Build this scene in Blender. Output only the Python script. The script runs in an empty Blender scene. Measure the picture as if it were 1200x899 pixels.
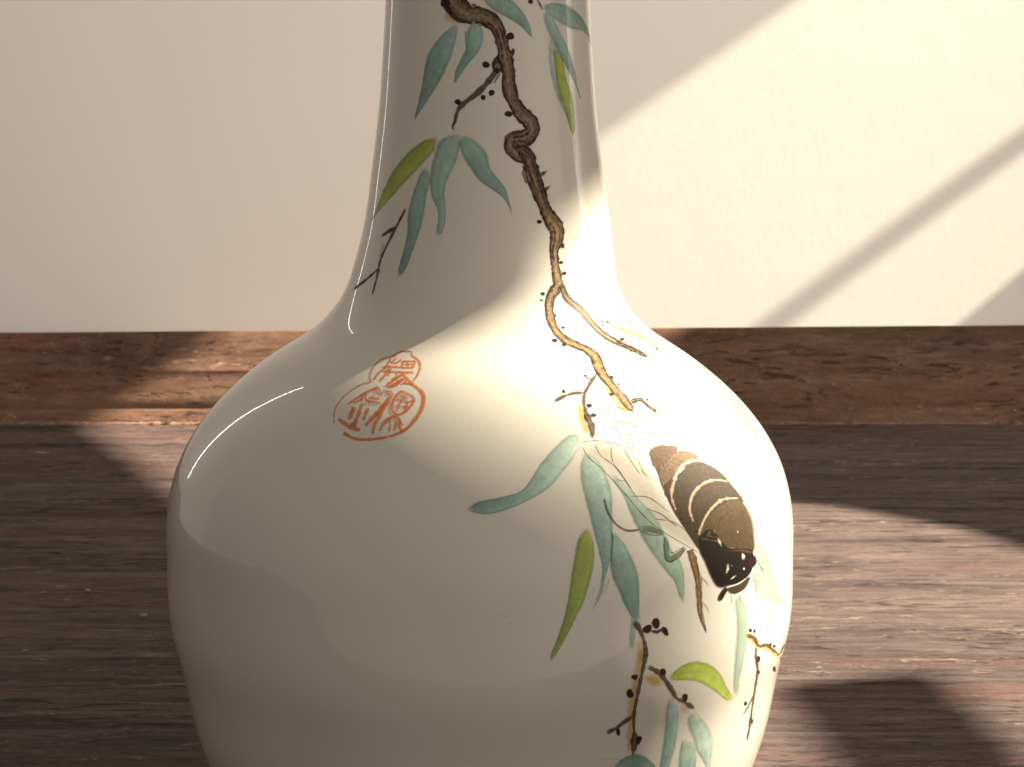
import bpy, math, random
import numpy as np
from mathutils import Vector, Matrix

# ------------------------------------------------------------------ camera
scene = bpy.context.scene
col = scene.collection
H = 0.1711                                     # camera height above the table
cam_d = bpy.data.cameras.new('camera')
cam = bpy.data.objects.new('camera', cam_d)
col.objects.link(cam)
cam.location = (0, 0, H)
cam.rotation_euler = (math.radians(90 - 7.4694), 0, 0)
cam_d.sensor_width = 36
cam_d.lens = 57.09
cam_d.clip_start = 0.01
cam_d.clip_end = 50
cam_d.dof.use_dof = True
cam_d.dof.focus_distance = 0.345
cam_d.dof.aperture_fstop = 80
scene.camera = cam
# ------------------------------------------------------------------ room light
world = bpy.data.worlds.new('World')
scene.world = world
world.use_nodes = True
wn = world.node_tree.nodes
# the bright room: even fill, growing smoothly toward the daylight side on the right
wl = world.node_tree.links
tc = wn.new('ShaderNodeTexCoord')
dp = wn.new('ShaderNodeVectorMath'); dp.operation = 'DOT_PRODUCT'
dp.inputs[1].default_value = Vector((0.80, -0.58, 0.12)).normalized()
wl.new(tc.outputs['Generated'], dp.inputs[0])
mx = wn.new('ShaderNodeMath'); mx.operation = 'MAXIMUM'; mx.inputs[1].default_value = 0.0
wl.new(dp.outputs['Value'], mx.inputs[0])
pw = wn.new('ShaderNodeMath'); pw.operation = 'POWER'; pw.inputs[1].default_value = 4.0
wl.new(mx.outputs[0], pw.inputs[0])
ma = wn.new('ShaderNodeMath'); ma.operation = 'MULTIPLY_ADD'
ma.inputs[1].default_value = 0.82; ma.inputs[2].default_value = 0.28
wl.new(pw.outputs[0], ma.inputs[0])
wn['Background'].inputs[0].default_value = (1.0, 0.885, 0.745, 1)
wl.new(ma.outputs[0], wn['Background'].inputs[1])

def aim(o, target):
    o.rotation_euler = (Vector(target) - o.location).to_track_quat('-Z', 'Y').to_euler()

# low sunlight that comes in through the window on the right
SUN = Vector((1, 0.33, 0.714)).normalized()
ld = bpy.data.lights.new('sunlight_lamp', 'SPOT')
ld.energy = 43000
ld.color = (1.0, 0.86, 0.66)
ld.shadow_soft_size = 0.05
ld.spot_size = math.radians(9.2)
ld.spot_blend = 0.0
sun = bpy.data.objects.new('sunlight_lamp', ld)
col.objects.link(sun)
sun.location = Vector((0, 0.75, 0.08)) + SUN * 12
aim(sun, (0, 0.75, 0.08))
# added area lamp beside the window, brightens the back wall
ad = bpy.data.lights.new('wall_fill_light', 'AREA')
ad.shape = 'RECTANGLE'
ad.size = 0.7
ad.size_y = 0.6
ad.energy = 2.35
ad.spread = math.radians(76)
ad.color = (1.0, 0.90, 0.77)
al = bpy.data.objects.new('wall_fill_light', ad)
col.objects.link(al)
al.location = (1.22, 0.86, 0.48)
aim(al, (-0.1, 1.3, 0.25))
# thin lamp added on the left for the streak reflected in the glaze
gd = bpy.data.lights.new('reflection_strip_light', 'AREA')
gd.shape = 'RECTANGLE'
gd.size = 1.0
gd.size_y = 0.005
gd.energy = 0.2
gd.color = (1.0, 0.93, 0.82)
gl = bpy.data.objects.new('reflection_strip_light', gd)
col.objects.link(gl)
A_ = Vector((-0.62, 0.93, 0.14)); B_ = Vector((-0.62, 0.93, 0.80))
gl.location = (A_ + B_) / 2
gx = (B_ - A_).normalized()
gz = -(Vector((0, 0.37, 0.1)) - gl.location); gz = (gz - gx * gz.dot(gx)).normalized()
gl.rotation_euler = Matrix((gx, gz.cross(gx), gz)).transposed().to_euler()
gd.size = (B_ - A_).length

scene.view_settings.view_transform = 'Standard'
scene.view_settings.look = 'None'
scene.view_settings.exposure = 0
scene.view_settings.gamma = 1
scene.render.engine = 'CYCLES'

# ------------------------------------------------------------------ helpers
def link(name, mesh, mat=None, parent=None, smooth=True):
    o = bpy.data.objects.new(name, mesh)
    col.objects.link(o)
    if mat: mesh.materials.append(mat)
    if parent: o.parent = parent
    if smooth and len(mesh.polygons):
        mesh.polygons.foreach_set('use_smooth', [True] * len(mesh.polygons))
    return o

def from_data(name, V, F, mat=None, parent=None, smooth=True):
    me = bpy.data.meshes.new(name)
    me.from_pydata([tuple(v) for v in V], [], F)
    me.update()
    return link(name, me, mat, parent, smooth)

class G:
    """small node-graph helper"""
    def __init__(s, name):
        s.m = bpy.data.materials.new(name); s.m.use_nodes = True
        s.t = s.m.node_tree; s.n = s.t.nodes; s.b = s.n['Principled BSDF']
        s.pos = s.n.new('ShaderNodeTexCoord').outputs['Object']
    def L(s, a, b): s.t.links.new(a, b)
    def mapping(s, scale, loc=(0, 0, 0), src=None):
        m = s.n.new('ShaderNodeMapping'); m.inputs['Scale'].default_value = scale
        m.inputs['Location'].default_value = loc; s.L(src or s.pos, m.inputs['Vector']); return m.outputs[0]
    def noise(s, scale, detail=4, rough=.6, src=None, dist=0, sc=(1, 1, 1), loc=(0, 0, 0)):
        n = s.n.new('ShaderNodeTexNoise'); n.inputs['Scale'].default_value = scale
        n.inputs['Detail'].default_value = detail; n.inputs['Roughness'].default_value = rough
        n.inputs['Distortion'].default_value = dist
        s.L(s.mapping(sc, loc, src), n.inputs['Vector']); return n.outputs['Fac']
    def ramp(s, fac, stops, interp='LINEAR'):
        r = s.n.new('ShaderNodeValToRGB'); e = r.color_ramp.elements; r.color_ramp.interpolation = interp
        while len(e) < len(stops): e.new(.5)
        for k, (p, c) in enumerate(stops):
            e[k].position = p; e[k].color = (c, c, c, 1) if isinstance(c, (int, float)) else (*c, 1)
        s.L(fac, r.inputs[0]); return r.outputs[0]
    def mix(s, a, b, fac, mode='MIX'):
        m = s.n.new('ShaderNodeMix'); m.data_type = 'RGBA'; m.blend_type = mode
        for k, v in ((0, fac), (6, a), (7, b)):
            sock = m.inputs[k]
            if isinstance(v, (int, float)): sock.default_value = v if k == 0 else (v, v, v, 1)
            elif isinstance(v, tuple): sock.default_value = (*v, 1)
            else: s.L(v, sock)
        return m.outputs[2]
    def math(s, op, a, b=0.0):
        m = s.n.new('ShaderNodeMath'); m.operation = op
        for sock, v in ((m.inputs[0], a), (m.inputs[1], b)):
            if isinstance(v, (int, float)): sock.default_value = v
            else: s.L(v, sock)
        return m.outputs[0]
    def bump(s, h, strength, dist):
        b = s.n.new('ShaderNodeBump'); b.inputs['Strength'].default_value = strength
        b.inputs['Distance'].default_value = dist; s.L(h, b.inputs['Height']); s.L(b.outputs[0], s.b.inputs['Normal'])
    def set(s, **k):
        for a, v in k.items():
            i = s.b.inputs[a.replace('_', ' ')]
            if hasattr(v, 'is_linked') or hasattr(v, 'links'): s.L(v, i)
            else: i.default_value = v

# ------------------------------------------------------------------ materials
def wall_material():
    g = G('wall_paint')
    c = g.mix((.865, .84, .795), (.895, .875, .835), g.noise(3.0, 3))
    g.set(Base_Color=c, Roughness=.9)
    g.b.inputs['Specular IOR Level'].default_value = .15
    g.bump(g.math('ADD', g.noise(160, 5, .6), g.math('MULTIPLY', g.noise(22, 3, .5), 1.5)), .16, .0005)
    return g.m

def wood_material(name, dark, mid, light, pale, ys=1.0, seed=0.0):
    g = G(name)
    warp = g.noise(5, 3, .5, sc=(1, 2.2, 2.2), loc=(seed, 0, 0))
    cmb = g.n.new('ShaderNodeVectorMath'); cmb.operation = 'MULTIPLY_ADD'
    g.L(warp, cmb.inputs[0]); cmb.inputs[1].default_value = (0, .012, .012); g.L(g.pos, cmb.inputs[2])
    P = cmb.outputs[0]
    broad = g.noise(1, 4, .6, P, sc=(1.3, 26 * ys, 26 * ys), loc=(seed, 3, 1))
    mids = g.noise(1, 5, .65, P, sc=(9, 110 * ys, 110 * ys), loc=(seed + 2, 1, 5), dist=.7)
    fine = g.noise(1, 6, .75, P, sc=(60, 560 * ys, 560 * ys), loc=(seed, 7, 2))
    tiny = g.noise(1, 4, .7, g.pos, sc=(420, 1100, 1100), loc=(seed, 7, 2))
    c = g.mix(dark, mid, g.ramp(broad, [(.36, 0.0), (.62, 1.0)]))
    c = g.mix(c, light, g.math('MULTIPLY', g.ramp(mids, [(.42, 0.0), (.70, 1.0)]), .75))
    red = g.noise(1, 3, .5, P, sc=(4, 55 * ys, 55 * ys), loc=(seed + 9, 3, 3))
    c = g.mix(c, (mid[0] * 1.15, mid[1] * .72, mid[2] * .66), g.ramp(red, [(.52, 0.0), (.72, .75)]))
    c = g.mix(c, (1, 1, 1), .0)
    c = g.mix(c, g.ramp(fine, [(.25, .58), (.5, 1.0), (.8, 1.32)]), 1.0, 'MULTIPLY')
    c = g.mix(c, g.ramp(tiny, [(.3, .80), (.7, 1.2)]), 1.0, 'MULTIPLY')
    # weathering: broken dark pores, dashes and pale worn fibres in uneven patches
    pore = g.noise(1, 5, .72, P, sc=(48, 300 * ys, 300 * ys), loc=(seed + 4, 2, 8), dist=.9)
    patch = g.noise(1, 3, .6, P, sc=(7, 30, 30), loc=(seed + 1, 6, 4))
    pm = g.math('MULTIPLY', g.ramp(pore, [(.565, 0.0), (.63, 1.0)]), g.ramp(patch, [(.38, 0.0), (.60, 1.0)]))
    c = g.mix(c, (dark[0] * .50, dark[1] * .48, dark[2] * .50), g.math('MULTIPLY', pm, .85))
    worn = g.noise(1, 6, .78, P, sc=(62, 250 * ys, 250 * ys), loc=(seed + 6, 9, 1), dist=1.2)
    patch2 = g.noise(1, 3, .6, P, sc=(6, 34, 34), loc=(seed + 5, 3, 2))
    wm = g.math('MULTIPLY', g.ramp(worn, [(.54, 0.0), (.64, 1.0)]), g.ramp(patch2, [(.38, 0.0), (.62, 1.0)]))
    c = g.mix(c, pale, g.math('MULTIPLY', wm, .72))
    blot = g.noise(1, 5, .65, P, sc=(34, 62, 62), loc=(seed + 8, 5, 2), dist=.6)
    c = g.mix(c, g.ramp(blot, [(.30, .80), (.70, 1.18)]), 1.0, 'MULTIPLY')
    g.set(Base_Color=c, Roughness=g.ramp(fine, [(.2, .75), (.8, .6)]))
    g.b.inputs['Specular IOR Level'].default_value = .08
    h = g.math('ADD', g.math('MULTIPLY', mids, .9), g.math('MULTIPLY', fine, .45))
    h = g.math('SUBTRACT', h, g.math('MULTIPLY', pm, .8))
    h = g.math('ADD', h, g.math('MULTIPLY', wm, .45))
    g.bump(h, .9, .0013)
    return g.m

def glaze_material():
    g = G('white_porcelain_glaze')
    c = g.mix((.605, .580, .515), (.64, .615, .55), g.noise(14, 3))
    sp = g.noise(260, 2, .5)
    c = g.mix(c, (.30, .24, .18), g.ramp(sp, [(.80, 0.0), (.83, .6)]))
    g.set(Base_Color=c, Roughness=.32, Subsurface_Weight=.12, Subsurface_Scale=.004, Coat_Weight=.9, Coat_Roughness=.035)
    g.b.inputs['Subsurface Radius'].default_value = (1, .8, .6)
    g.b.inputs['Specular IOR Level'].default_value = .35
    g.bump(g.math('ADD', g.noise(34, 2, .5), g.math('MULTIPLY', g.noise(210, 3, .6), .05)), .07, .002)
    return g.m

def paint_material(name, sc, lo, hi, amin=1.0, rough=.35, coat=.35):
    """overglaze enamel: pigment colour comes from the 'pigment' attribute, density from its alpha"""
    g = G(name)
    at = g.n.new('ShaderNodeAttribute'); at.attribute_name = 'pigment'
    n = g.noise(sc, 5, .7)
    n2 = g.noise(sc * 4.5, 3, .7)
    c = g.mix(at.outputs['Color'], g.ramp(n, [(.3, lo), (.7, hi)]), 1.0, 'MULTIPLY')
    g.set(Base_Color=c, Roughness=rough, Coat_Weight=coat, Coat_Roughness=.05)
    g.b.inputs['Specular IOR Level'].default_value = .25 if coat > .2 else .08
    a = g.math('MULTIPLY', at.outputs['Alpha'], g.ramp(n2, [(.25, amin), (.6, 1.0)]))
    g.L(a, g.b.inputs['Alpha'])
    g.bump(n2, .06, .0004)
    return g.m

M_wall = wall_material()
M_table = wood_material('worn_brown_table_wood', (.052, .039, .040), (.100, .074, .069), (.162, .121, .110), (.42, .33, .285))
M_ledge = wood_material('red_brown_ledge_wood', (.096, .058, .044), (.18, .100, .068), (.235, .138, .098), (.40, .26, .18), .55, 11.0)
M_glaze = glaze_material()
M_foot = G('unglazed_foot').m
M_foot.node_tree.nodes['Principled BSDF'].inputs['Base Color'].default_value = (.5, .44, .36, 1)
MP = {
 'leaf': paint_material('enamel_leaf_wash', 420, .80, 1.16, .80),
 'wash': paint_material('enamel_thin_wash', 260, .92, 1.08, .75),
 'ink': paint_material('enamel_ink_line', 1500, .75, 1.2, .75, .5, .05),
 'bark': paint_material('enamel_bark', 1300, .40, 1.60, .80, .5, .1),
 'fur': paint_material('enamel_fur', 1700, .60, 1.45, .92, .6, 0.0),
 'fill': paint_material('enamel_solid', 900, .85, 1.15, .95, .5, .05),
 'seal': paint_material('enamel_seal_red', 1100, .80, 1.15, .62),
}
PK = list(MP)
g = G('window_plaster'); g.set(Base_Color=g.mix((.55, .52, .47), (.6, .57, .52), g.noise(8, 3)), Roughness=.9); M_plaster = g.m
g = G('window_frame_paint'); g.set(Base_Color=g.mix((.62, .60, .55), (.7, .68, .63), g.noise(30, 3)), Roughness=.5); M_frame = g.m

# ------------------------------------------------------------------ the wall behind
AL = math.radians(19.7)
YW = 1.32
def wall_y(x): return max(YW + math.tan(AL) * x, 1.165)
nx = 40
V, F = [], []
for i in range(nx + 1):
    x = -2.2 + 3.49 * i / nx
    for z in (-.6, 0, .6, 1.2, 1.8, 2.4):
        V.append((x, wall_y(x), z))
for i in range(nx):
    for j in range(5):
        a = i * 6 + j
        F.append((a, a + 6, a + 7, a + 1))
wall = from_data('wall', V, F, M_wall)
wall['kind'] = 'structure'

# ------------------------------------------------------------------ table top, with real grain relief
rs = np.random.RandomState(7)
DJ = 1903 * H / 297.0                           # where the table meets the sloping ledge
def smooth_noise(n, k, r):
    a = r.randn(n + 8 * k); ker = np.hanning(2 * k + 1); ker /= ker.sum()
    return np.convolve(a, ker, 'same')[4 * k:4 * k + n] * math.sqrt(k)
def grain(nx, ny, seed):
    r = np.random.RandomState(seed); z = np.zeros((nx, ny))
    for ky, kx, amp in ((10, 60, .5), (4, 30, .6), (2, 14, .45), (1, 5, .25)):
        a = r.randn(nx + 4 * kx, ny + 4 * ky)
        kk = np.hanning(2 * kx + 1); kk /= math.sqrt((kk ** 2).sum())
        a = np.apply_along_axis(lambda v: np.convolve(v, kk, 'same'), 0, a)
        kk = np.hanning(2 * ky + 1); kk /= math.sqrt((kk ** 2).sum())
        a = np.apply_along_axis(lambda v: np.convolve(v, kk, 'same'), 1, a)
        z += amp * a[2 * kx:2 * kx + nx, 2 * ky:2 * ky + ny]
    return z
nx, ny = 260, 624
xs = np.linspace(-.75, .90, nx); ys = np.r_[np.linspace(.13, .17, 4), np.linspace(.18, DJ, 620)]
gz = grain(nx, ny, 3) * .00034
gz = np.minimum(gz, .0006)
gz -= .0006
gz[:, -1] = -.0006
X, Y = np.meshgrid(xs, ys, indexing='ij')
V = np.stack([X, Y, gz], -1).reshape(-1, 3).tolist()
F = [(i * ny + j, (i + 1) * ny + j, (i + 1) * ny + j + 1, i * ny + j + 1) for i in range(nx - 1) for j in range(ny - 1)]
# slab edges and underside
b = len(V)
V += [(-.75, .13, -.03), (.90, .13, -.03), (.90, DJ, -.03), (-.75, DJ, -.03)]
F += [(b, b + 1, (nx - 1) * ny, 0), (b, b + 3, b + 2, b + 1), (0, ny - 1, b + 3, b), ((nx - 1) * ny, b + 1, b + 2, nx * ny - 1)]
table = from_data('table_top', V, F, M_table)
table['kind'] = 'structure'

# ------------------------------------------------------------------ sloping wooden ledge where table meets wall
def ledge_top(x):
    y = 1.152
    px = 600 + x / y * 1903
    row = 386 - 9 * px / 1200
    return y, H - (row - 200) * y / 1903
prof = [0, .002, .03, .12, .135, .15, .165, .18, .30, .42, .46, .50, .515, .53, .545, .56, .70, .85, .955, .975, .985, 1.0]
groove = {.15: -.0008, .165: -.0014, .135: -.0004, .53: .0008, .545: .0012, .515: .0004, .985: -.0016, 1.0: -.004, .975: -.0003}
nl = 320
V, F = [], []
rl = grain(nl, len(prof) * 6, 21)
for i in range(nl):
    x = -.80 + 1.62 * i / (nl - 1)
    yt, zt = ledge_top(x)
    n = Vector((0, -zt, yt - DJ)).normalized()
    for k, p in enumerate(prof):
        q = Vector((x, DJ + (yt - DJ) * p, zt * p)) + n * (groove.get(p, 0) + rl[i, k * 6] * .00016)
        if k == 0: q = Vector((x, DJ - .0004, -.004))
        V.append(q[:])
    V.append((x, yt + .004, zt - .004)); V.append((x, yt + .016, -.02))
m = len(prof) + 2
for i in range(nl - 1):
    for k in range(m - 1):
        a = i * m + k
        F.append((a, a + m, a + m + 1, a + 1))
ledge = from_data('wooden_ledge', V, F, M_ledge)
ledge['kind'] = 'structure'

# rough, chipped bead along the joint
V, F = [], []
nb = 900
e = smooth_noise(nb, 3, rs); e2 = smooth_noise(nb, 14, rs)
for i in range(nb):
    x = -.55 + 1.37 * i / (nb - 1)
    r = .0017 + max(0, .0007 * e[i] + .0008 * e2[i])
    for k in range(6):
        a = math.pi * k / 5
        V.append((x, DJ - .0015 - r * math.cos(a) * 1.3, -.0008 + r * math.sin(a) * (1 + .15 * math.sin(i * 1.7 + k))))
for i in range(nb - 1):
    for k in range(5):
        a = i * 6 + k
        F.append((a, a + 6, a + 7, a + 1))
M_bead = wood_material('chipped_joint_filler', (.16, .10, .075), (.30, .19, .14), (.42, .29, .22), (.6, .5, .4), .4, 3.0)
bead = from_data('chipped_bead', V, F, M_bead, parent=ledge)

# crumbs and chips lying on the wood: nobody could count them
V, F = [], []
r5 = random.Random(12)
def chip(x, y, z, s):
    b = len(V); n = 6
    for lay, (h, q) in enumerate(((0, 1), (.55, .75))):
        for k in range(n):
            a = 2 * math.pi * k / n
            V.append((x + s * q * math.cos(a) * r5.uniform(.7, 1.5), y + s * q * math.sin(a) * r5.uniform(.5, .9), z + h * s))
    for k in range(n):
        F.append((b + k, b + (k + 1) % n, b + n + (k + 1) % n, b + n + k))
    F.append(tuple(b + n + k for k in range(n)))
for k in range(46):
    y = r5.uniform(.40, DJ - .02)
    chip(r5.uniform(-.36, .36) * (y / 1.0), y, -.0006, r5.uniform(.00012, .00045) * (1.6 if r5.random() < .08 else 1) * (.5 + y))
for px, py, s in ((90, 700, .0013), (157, 731, .0016), (12, 774, .001), (983, 425, .0016), (1010, 481, .002)):
    d = Vector(((px - 600) / 1903, 1, -(py - 200) / 1903))
    t = H / -d.z
    if t < DJ: chip(d.x * t, t, -.0004, s)
for sx, p in ((.223, .38), (.232, .14), (.345, .12), (.28, .16)):
    yt, zt = ledge_top(sx)
    chip(sx, DJ + (yt - DJ) * p - .001, zt * p, .0013)
g = G('pale_crumbs'); g.set(Base_Color=g.mix((.26, .21, .17), (.40, .34, .29), g.noise(90)), Roughness=.8)
crumbs = from_data('crumbs', V, F, g.m, smooth=False)
crumbs['kind'] = 'stuff'; crumbs['label'] = 'pale crumbs and chips scattered over the brown wooden table'
crumbs['category'] = 'crumbs'

# ------------------------------------------------------------------ the window on the right (outside the frame, it shapes the sunlight)
def plate(name, polys, mat, x0=1.30, th=.012, parent=None):
    V, F = [], []
    for P in polys:
        b = len(V); n = len(P)
        V += [(x0, y, z) for y, z in P] + [(x0 + th, y, z) for y, z in P]
        F.append(tuple(b + k for k in range(n))); F.append(tuple(b + n + k for k in reversed(range(n))))
        for k in range(n):
            F.append((b + k, b + n + k, b + n + (k + 1) % n, b + (k + 1) % n))
    return from_data(name, V, F, mat, parent, False)
ww = plate('window_wall', [
    [(.12, -.2), (.78, -.2), (.78, 1.7), (.12, 1.7)],
    [(1.85, -.2), (2.3, -.2), (2.3, 1.7), (1.85, 1.7)],
    [(.78, -.2), (1.85, -.2), (1.85, .60), (.78, .60)],
    [(.78, 1.30), (1.85, 1.30), (1.85, 1.7), (.78, 1.7)],
    [(.78, .60), (.7925, .60), (.7925, .95), (.791, .98), (.7912, 1.0), (.7935, 1.02), (.7985, 1.04), (.8045, 1.049), (.8075, 1.056), (.8135, 1.064), (.8190, 1.071), (.823, 1.08), (.83, 1.30), (.78, 1.30)]], M_plaster)
ww['kind'] = 'structure'
HEAD = [(.80, 1.30), (.80, 1.074), (.875, 1.075), (.895, .945), (1.06, .985), (1.215, 1.022), (1.314, 1.052), (1.41, 1.079), (1.518, 1.112), (1.551, 1.118), (1.590, 1.123), (1.606, 1.0755), (1.657, 1.0755), (1.69, 1.069), (1.72, 1.064), (1.85, 1.05), (1.85, 1.30)]
sun_blocker = plate('upper_sun_blocker', [HEAD], M_frame, 1.303, .006)  # added plate, outline cut to give the upper edge of the sunlight
sun_blocker['label'] = 'unseen pale plate added over the side window to shape the sunlight'; sun_blocker['category'] = 'sun_blocker'
fr = plate('window_frame', [
    [(.80, .853), (.884, .854), (.962, .859), (.966, .894), (.884, .889), (.80, .884)],  # unseen piece added for the shadow low on the right of the table
    [(1.25, .858), (1.655, .846), (1.692, .832), (1.7045, .824), (1.717, .8135), (1.85, .69), (1.85, .71), (1.717, .8310), (1.7045, .8415), (1.692, .8495), (1.655, .862), (1.25, .876)],
    [(1.665, .60), (1.85, .60), (1.85, .714), (1.665, .716)]], M_frame, 1.312, .006, None)
fr['kind'] = 'structure'
sh = plate('lower_sun_blocker', [[(.92, .60), (.965, .72), (1.067, .796), (1.146, .819), (1.20, .848), (1.25, .90), (1.33, .93), (1.62, .93), (1.62, .60)]], M_frame, 1.320, .006)  # added plate that shades the far right of table and ledge
sh['label'] = 'unseen pale plate added low in the side window to shade table and ledge'; sh['category'] = 'lower_sun_blocker'

# ------------------------------------------------------------------ the vase
VX, VY = -0.00719, 0.37
PROFILE = [(0.0, 0.0455, 0.00019), (0.0045, 0.0478, 0.00019), (0.0105, 0.0512, 0.00019), (0.02007, 0.05597, 0.00019), (0.03085, 0.0612, 0.00019), (0.04468, 0.06607, 0.00014), (0.05984, 0.069, 8e-05), (0.0689, 0.07106, 5e-05), (0.08441, 0.07162, -2e-05), (0.09715, 0.07101, -7e-05), (0.10698, 0.06812, -0.00011), (0.11535, 0.06298, -0.00014), (0.1219, 0.05698, -0.00017), (0.1288, 0.04854, -0.00018), (0.13627, 0.03719, 0.0001), (0.13979, 0.03395, 0.00023), (0.14272, 0.03194, 0.00034), (0.14544, 0.0308, 0.0005), (0.15185, 0.02921, 0.00103), (0.15823, 0.02807, 0.00156), (0.1711, 0.02613, 0.00161), (0.18631, 0.02427, 0.00168), (0.19761, 0.02342, 0.00173), (0.20882, 0.02276, 0.00178), (0.23097, 0.02203, 0.00188), (0.24554, 0.02173, 0.00194), (0.262, 0.0225, 0.002), (0.270, 0.0240, 0.002)]
PZ, PR, PO = (np.array(c) for c in zip(*PROFILE))
def herm(x, xs, ys):
    m = np.gradient(ys, xs)
    i = np.clip(np.searchsorted(xs, x) - 1, 0, len(xs) - 2); h = xs[i + 1] - xs[i]; t = np.clip((x - xs[i]) / h, 0, 1)
    return (2*t**3 - 3*t**2 + 1)*ys[i] + (t**3 - 2*t**2 + t)*h*m[i] + (-2*t**3 + 3*t**2)*ys[i+1] + (t**3 - t**2)*h*m[i+1]
ZT = np.linspace(0, .270, 1400)
RT = herm(ZT, PZ, PR); OT = herm(ZT, PZ, PO)
k9 = np.hanning(41); k9 /= k9.sum()
def sm(a):
    p = np.r_[np.full(20, a[0]) - (np.arange(20, 0, -1)) * (a[1] - a[0]), a, np.full(20, a[-1]) + np.arange(1, 21) * (a[-1] - a[-2])]
    return np.convolve(p, k9, 'valid')
RT = sm(RT); OT = sm(OT)
DR = np.gradient(RT, ZT)
def surf(th, z, off=0.0):
    """point and outward normal of the vase wall"""
    r = np.interp(z, ZT, RT); o = np.interp(z, ZT, OT); d = np.interp(z, ZT, DR)
    c, s = np.cos(th), np.sin(th); q = np.sqrt(1 + d * d)
    n = np.stack([c / q, s / q, -d / q], -1)
    return np.stack([o + r * c, r * s, z], -1) + n * off, n
vase = bpy.data.objects.new('porcelain_vase', None)
col.objects.link(vase)
vase.location = (VX, VY, 0)
vase['label'] = 'white porcelain bottle vase with painted branch, leaves, bee and red gourd seal'
vase['category'] = 'vase'
NS, NZ = 512, 520
zz = np.linspace(.003, .270, NZ)
V, F = [], []
th = np.linspace(0, 2 * math.pi, NS, endpoint=False)
for z in zz:
    p, n = surf(th, np.full(NS, z)); V.extend(p.tolist())
ring = NZ
for rr, z in ((.0232, .2712), (.0222, .2708), (.0200, .262), (.0188, .245), (.0195, .20), (.0235, .165), (.0262, .145), (.045, .118), (.060, .103), (.066, .08), (.05, .02)):
    V.extend([(0.002 + rr * math.cos(t), rr * math.sin(t), z) for t in th]); ring += 1
for i in range(ring - 1):
    for k in range(NS):
        a = i * NS + k; b = i * NS + (k + 1) % NS
        F.append((a, b, b + NS, a + NS))
c0 = len(V); V.append((0, 0, .02))
F += [((ring - 1) * NS + k, (ring - 1) * NS + (k + 1) % NS, c0) for k in range(NS)]
body = from_data('body', V, F, M_glaze, vase)
me = body.data
V, F = [], []
fp = [(.041, .004), (.041, 0), (.0452, 0), (.0465, .0030), (.0460, .0045)]
for rr, z in fp: V += [(rr * math.cos(t), rr * math.sin(t), z) for t in th[::4]]
for i in range(4):
    for k in range(128):
        F.append((i * 128 + k, i * 128 + (k + 1) % 128, (i + 1) * 128 + (k + 1) % 128, (i + 1) * 128 + k))
from_data('foot_ring', V, F, M_foot, vase)

# ------------------------------------------------------------------ the painted decoration: thin enamel on the glaze
PAINT_COLOURS = [[0.52, 0.38, 0.02], [0.52, 0.31, 0.03], [0.34, 0.52, 0.465], [0.2, 0.36, 0.325], [0.46, 0.62, 0.53], [0.42, 0.52, 0.07], [0.46, 0.6, 0.12], [0.25, 0.38, 0.05], [0.33, 0.42, 0.06], [0.2, 0.3, 0.05], [0.5, 0.66, 0.57], [0.3, 0.49, 0.36], [0.025, 0.014, 0.008], [0.3, 0.4, 0.08], [0.3, 0.4, 0.06], [0.2, 0.3, 0.09], [0.048, 0.026, 0.012], [0.25, 0.19, 0.13], [0.035, 0.022, 0.018], [0.3, 0.21, 0.105], [0.45, 0.42, 0.12], [0.4, 0.42, 0.2], [0.095, 0.062, 0.038], [0.035, 0.02, 0.012], [0.6, 0.45, 0.25], [0.62, 0.46, 0.26], [0.07, 0.042, 0.024], [0.15, 0.11, 0.07], [0.2, 0.14, 0.085], [0.3, 0.24, 0.2], [0.36, 0.33, 0.22], [0.035, 0.035, 0.018], [0.42, 0.38, 0.27], [0.045, 0.03, 0.012], [0.1, 0.065, 0.03], [0.1, 0.075, 0.025], [0.03, 0.02, 0.01], [0.08, 0.05, 0.02], [0.2, 0.125, 0.05], [0.1, 0.05, 0.045], [0.15, 0.19, 0.12], [0.15, 0.21, 0.13], [0.07, 0.07, 0.03], [0.2, 0.2, 0.1], [0.5, 0.33, 0.2], [0.25, 0.17, 0.09], [0.095, 0.06, 0.032], [0.13, 0.085, 0.045], [0.01, 0.006, 0.003], [0.24, 0.16, 0.08], [0.045, 0.03, 0.016], [0.042, 0.03, 0.017], [0.46, 0.38, 0.27], [0.06, 0.041, 0.021], [0.1, 0.07, 0.035], [0.01, 0.007, 0.005], [0.022, 0.009, 0.007], [0.045, 0.035, 0.022], [0.022, 0.018, 0.008], [0.72, 0.68, 0.6], [0.12, 0.075, 0.045], [0.62, 0.16, 0.028]]
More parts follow.
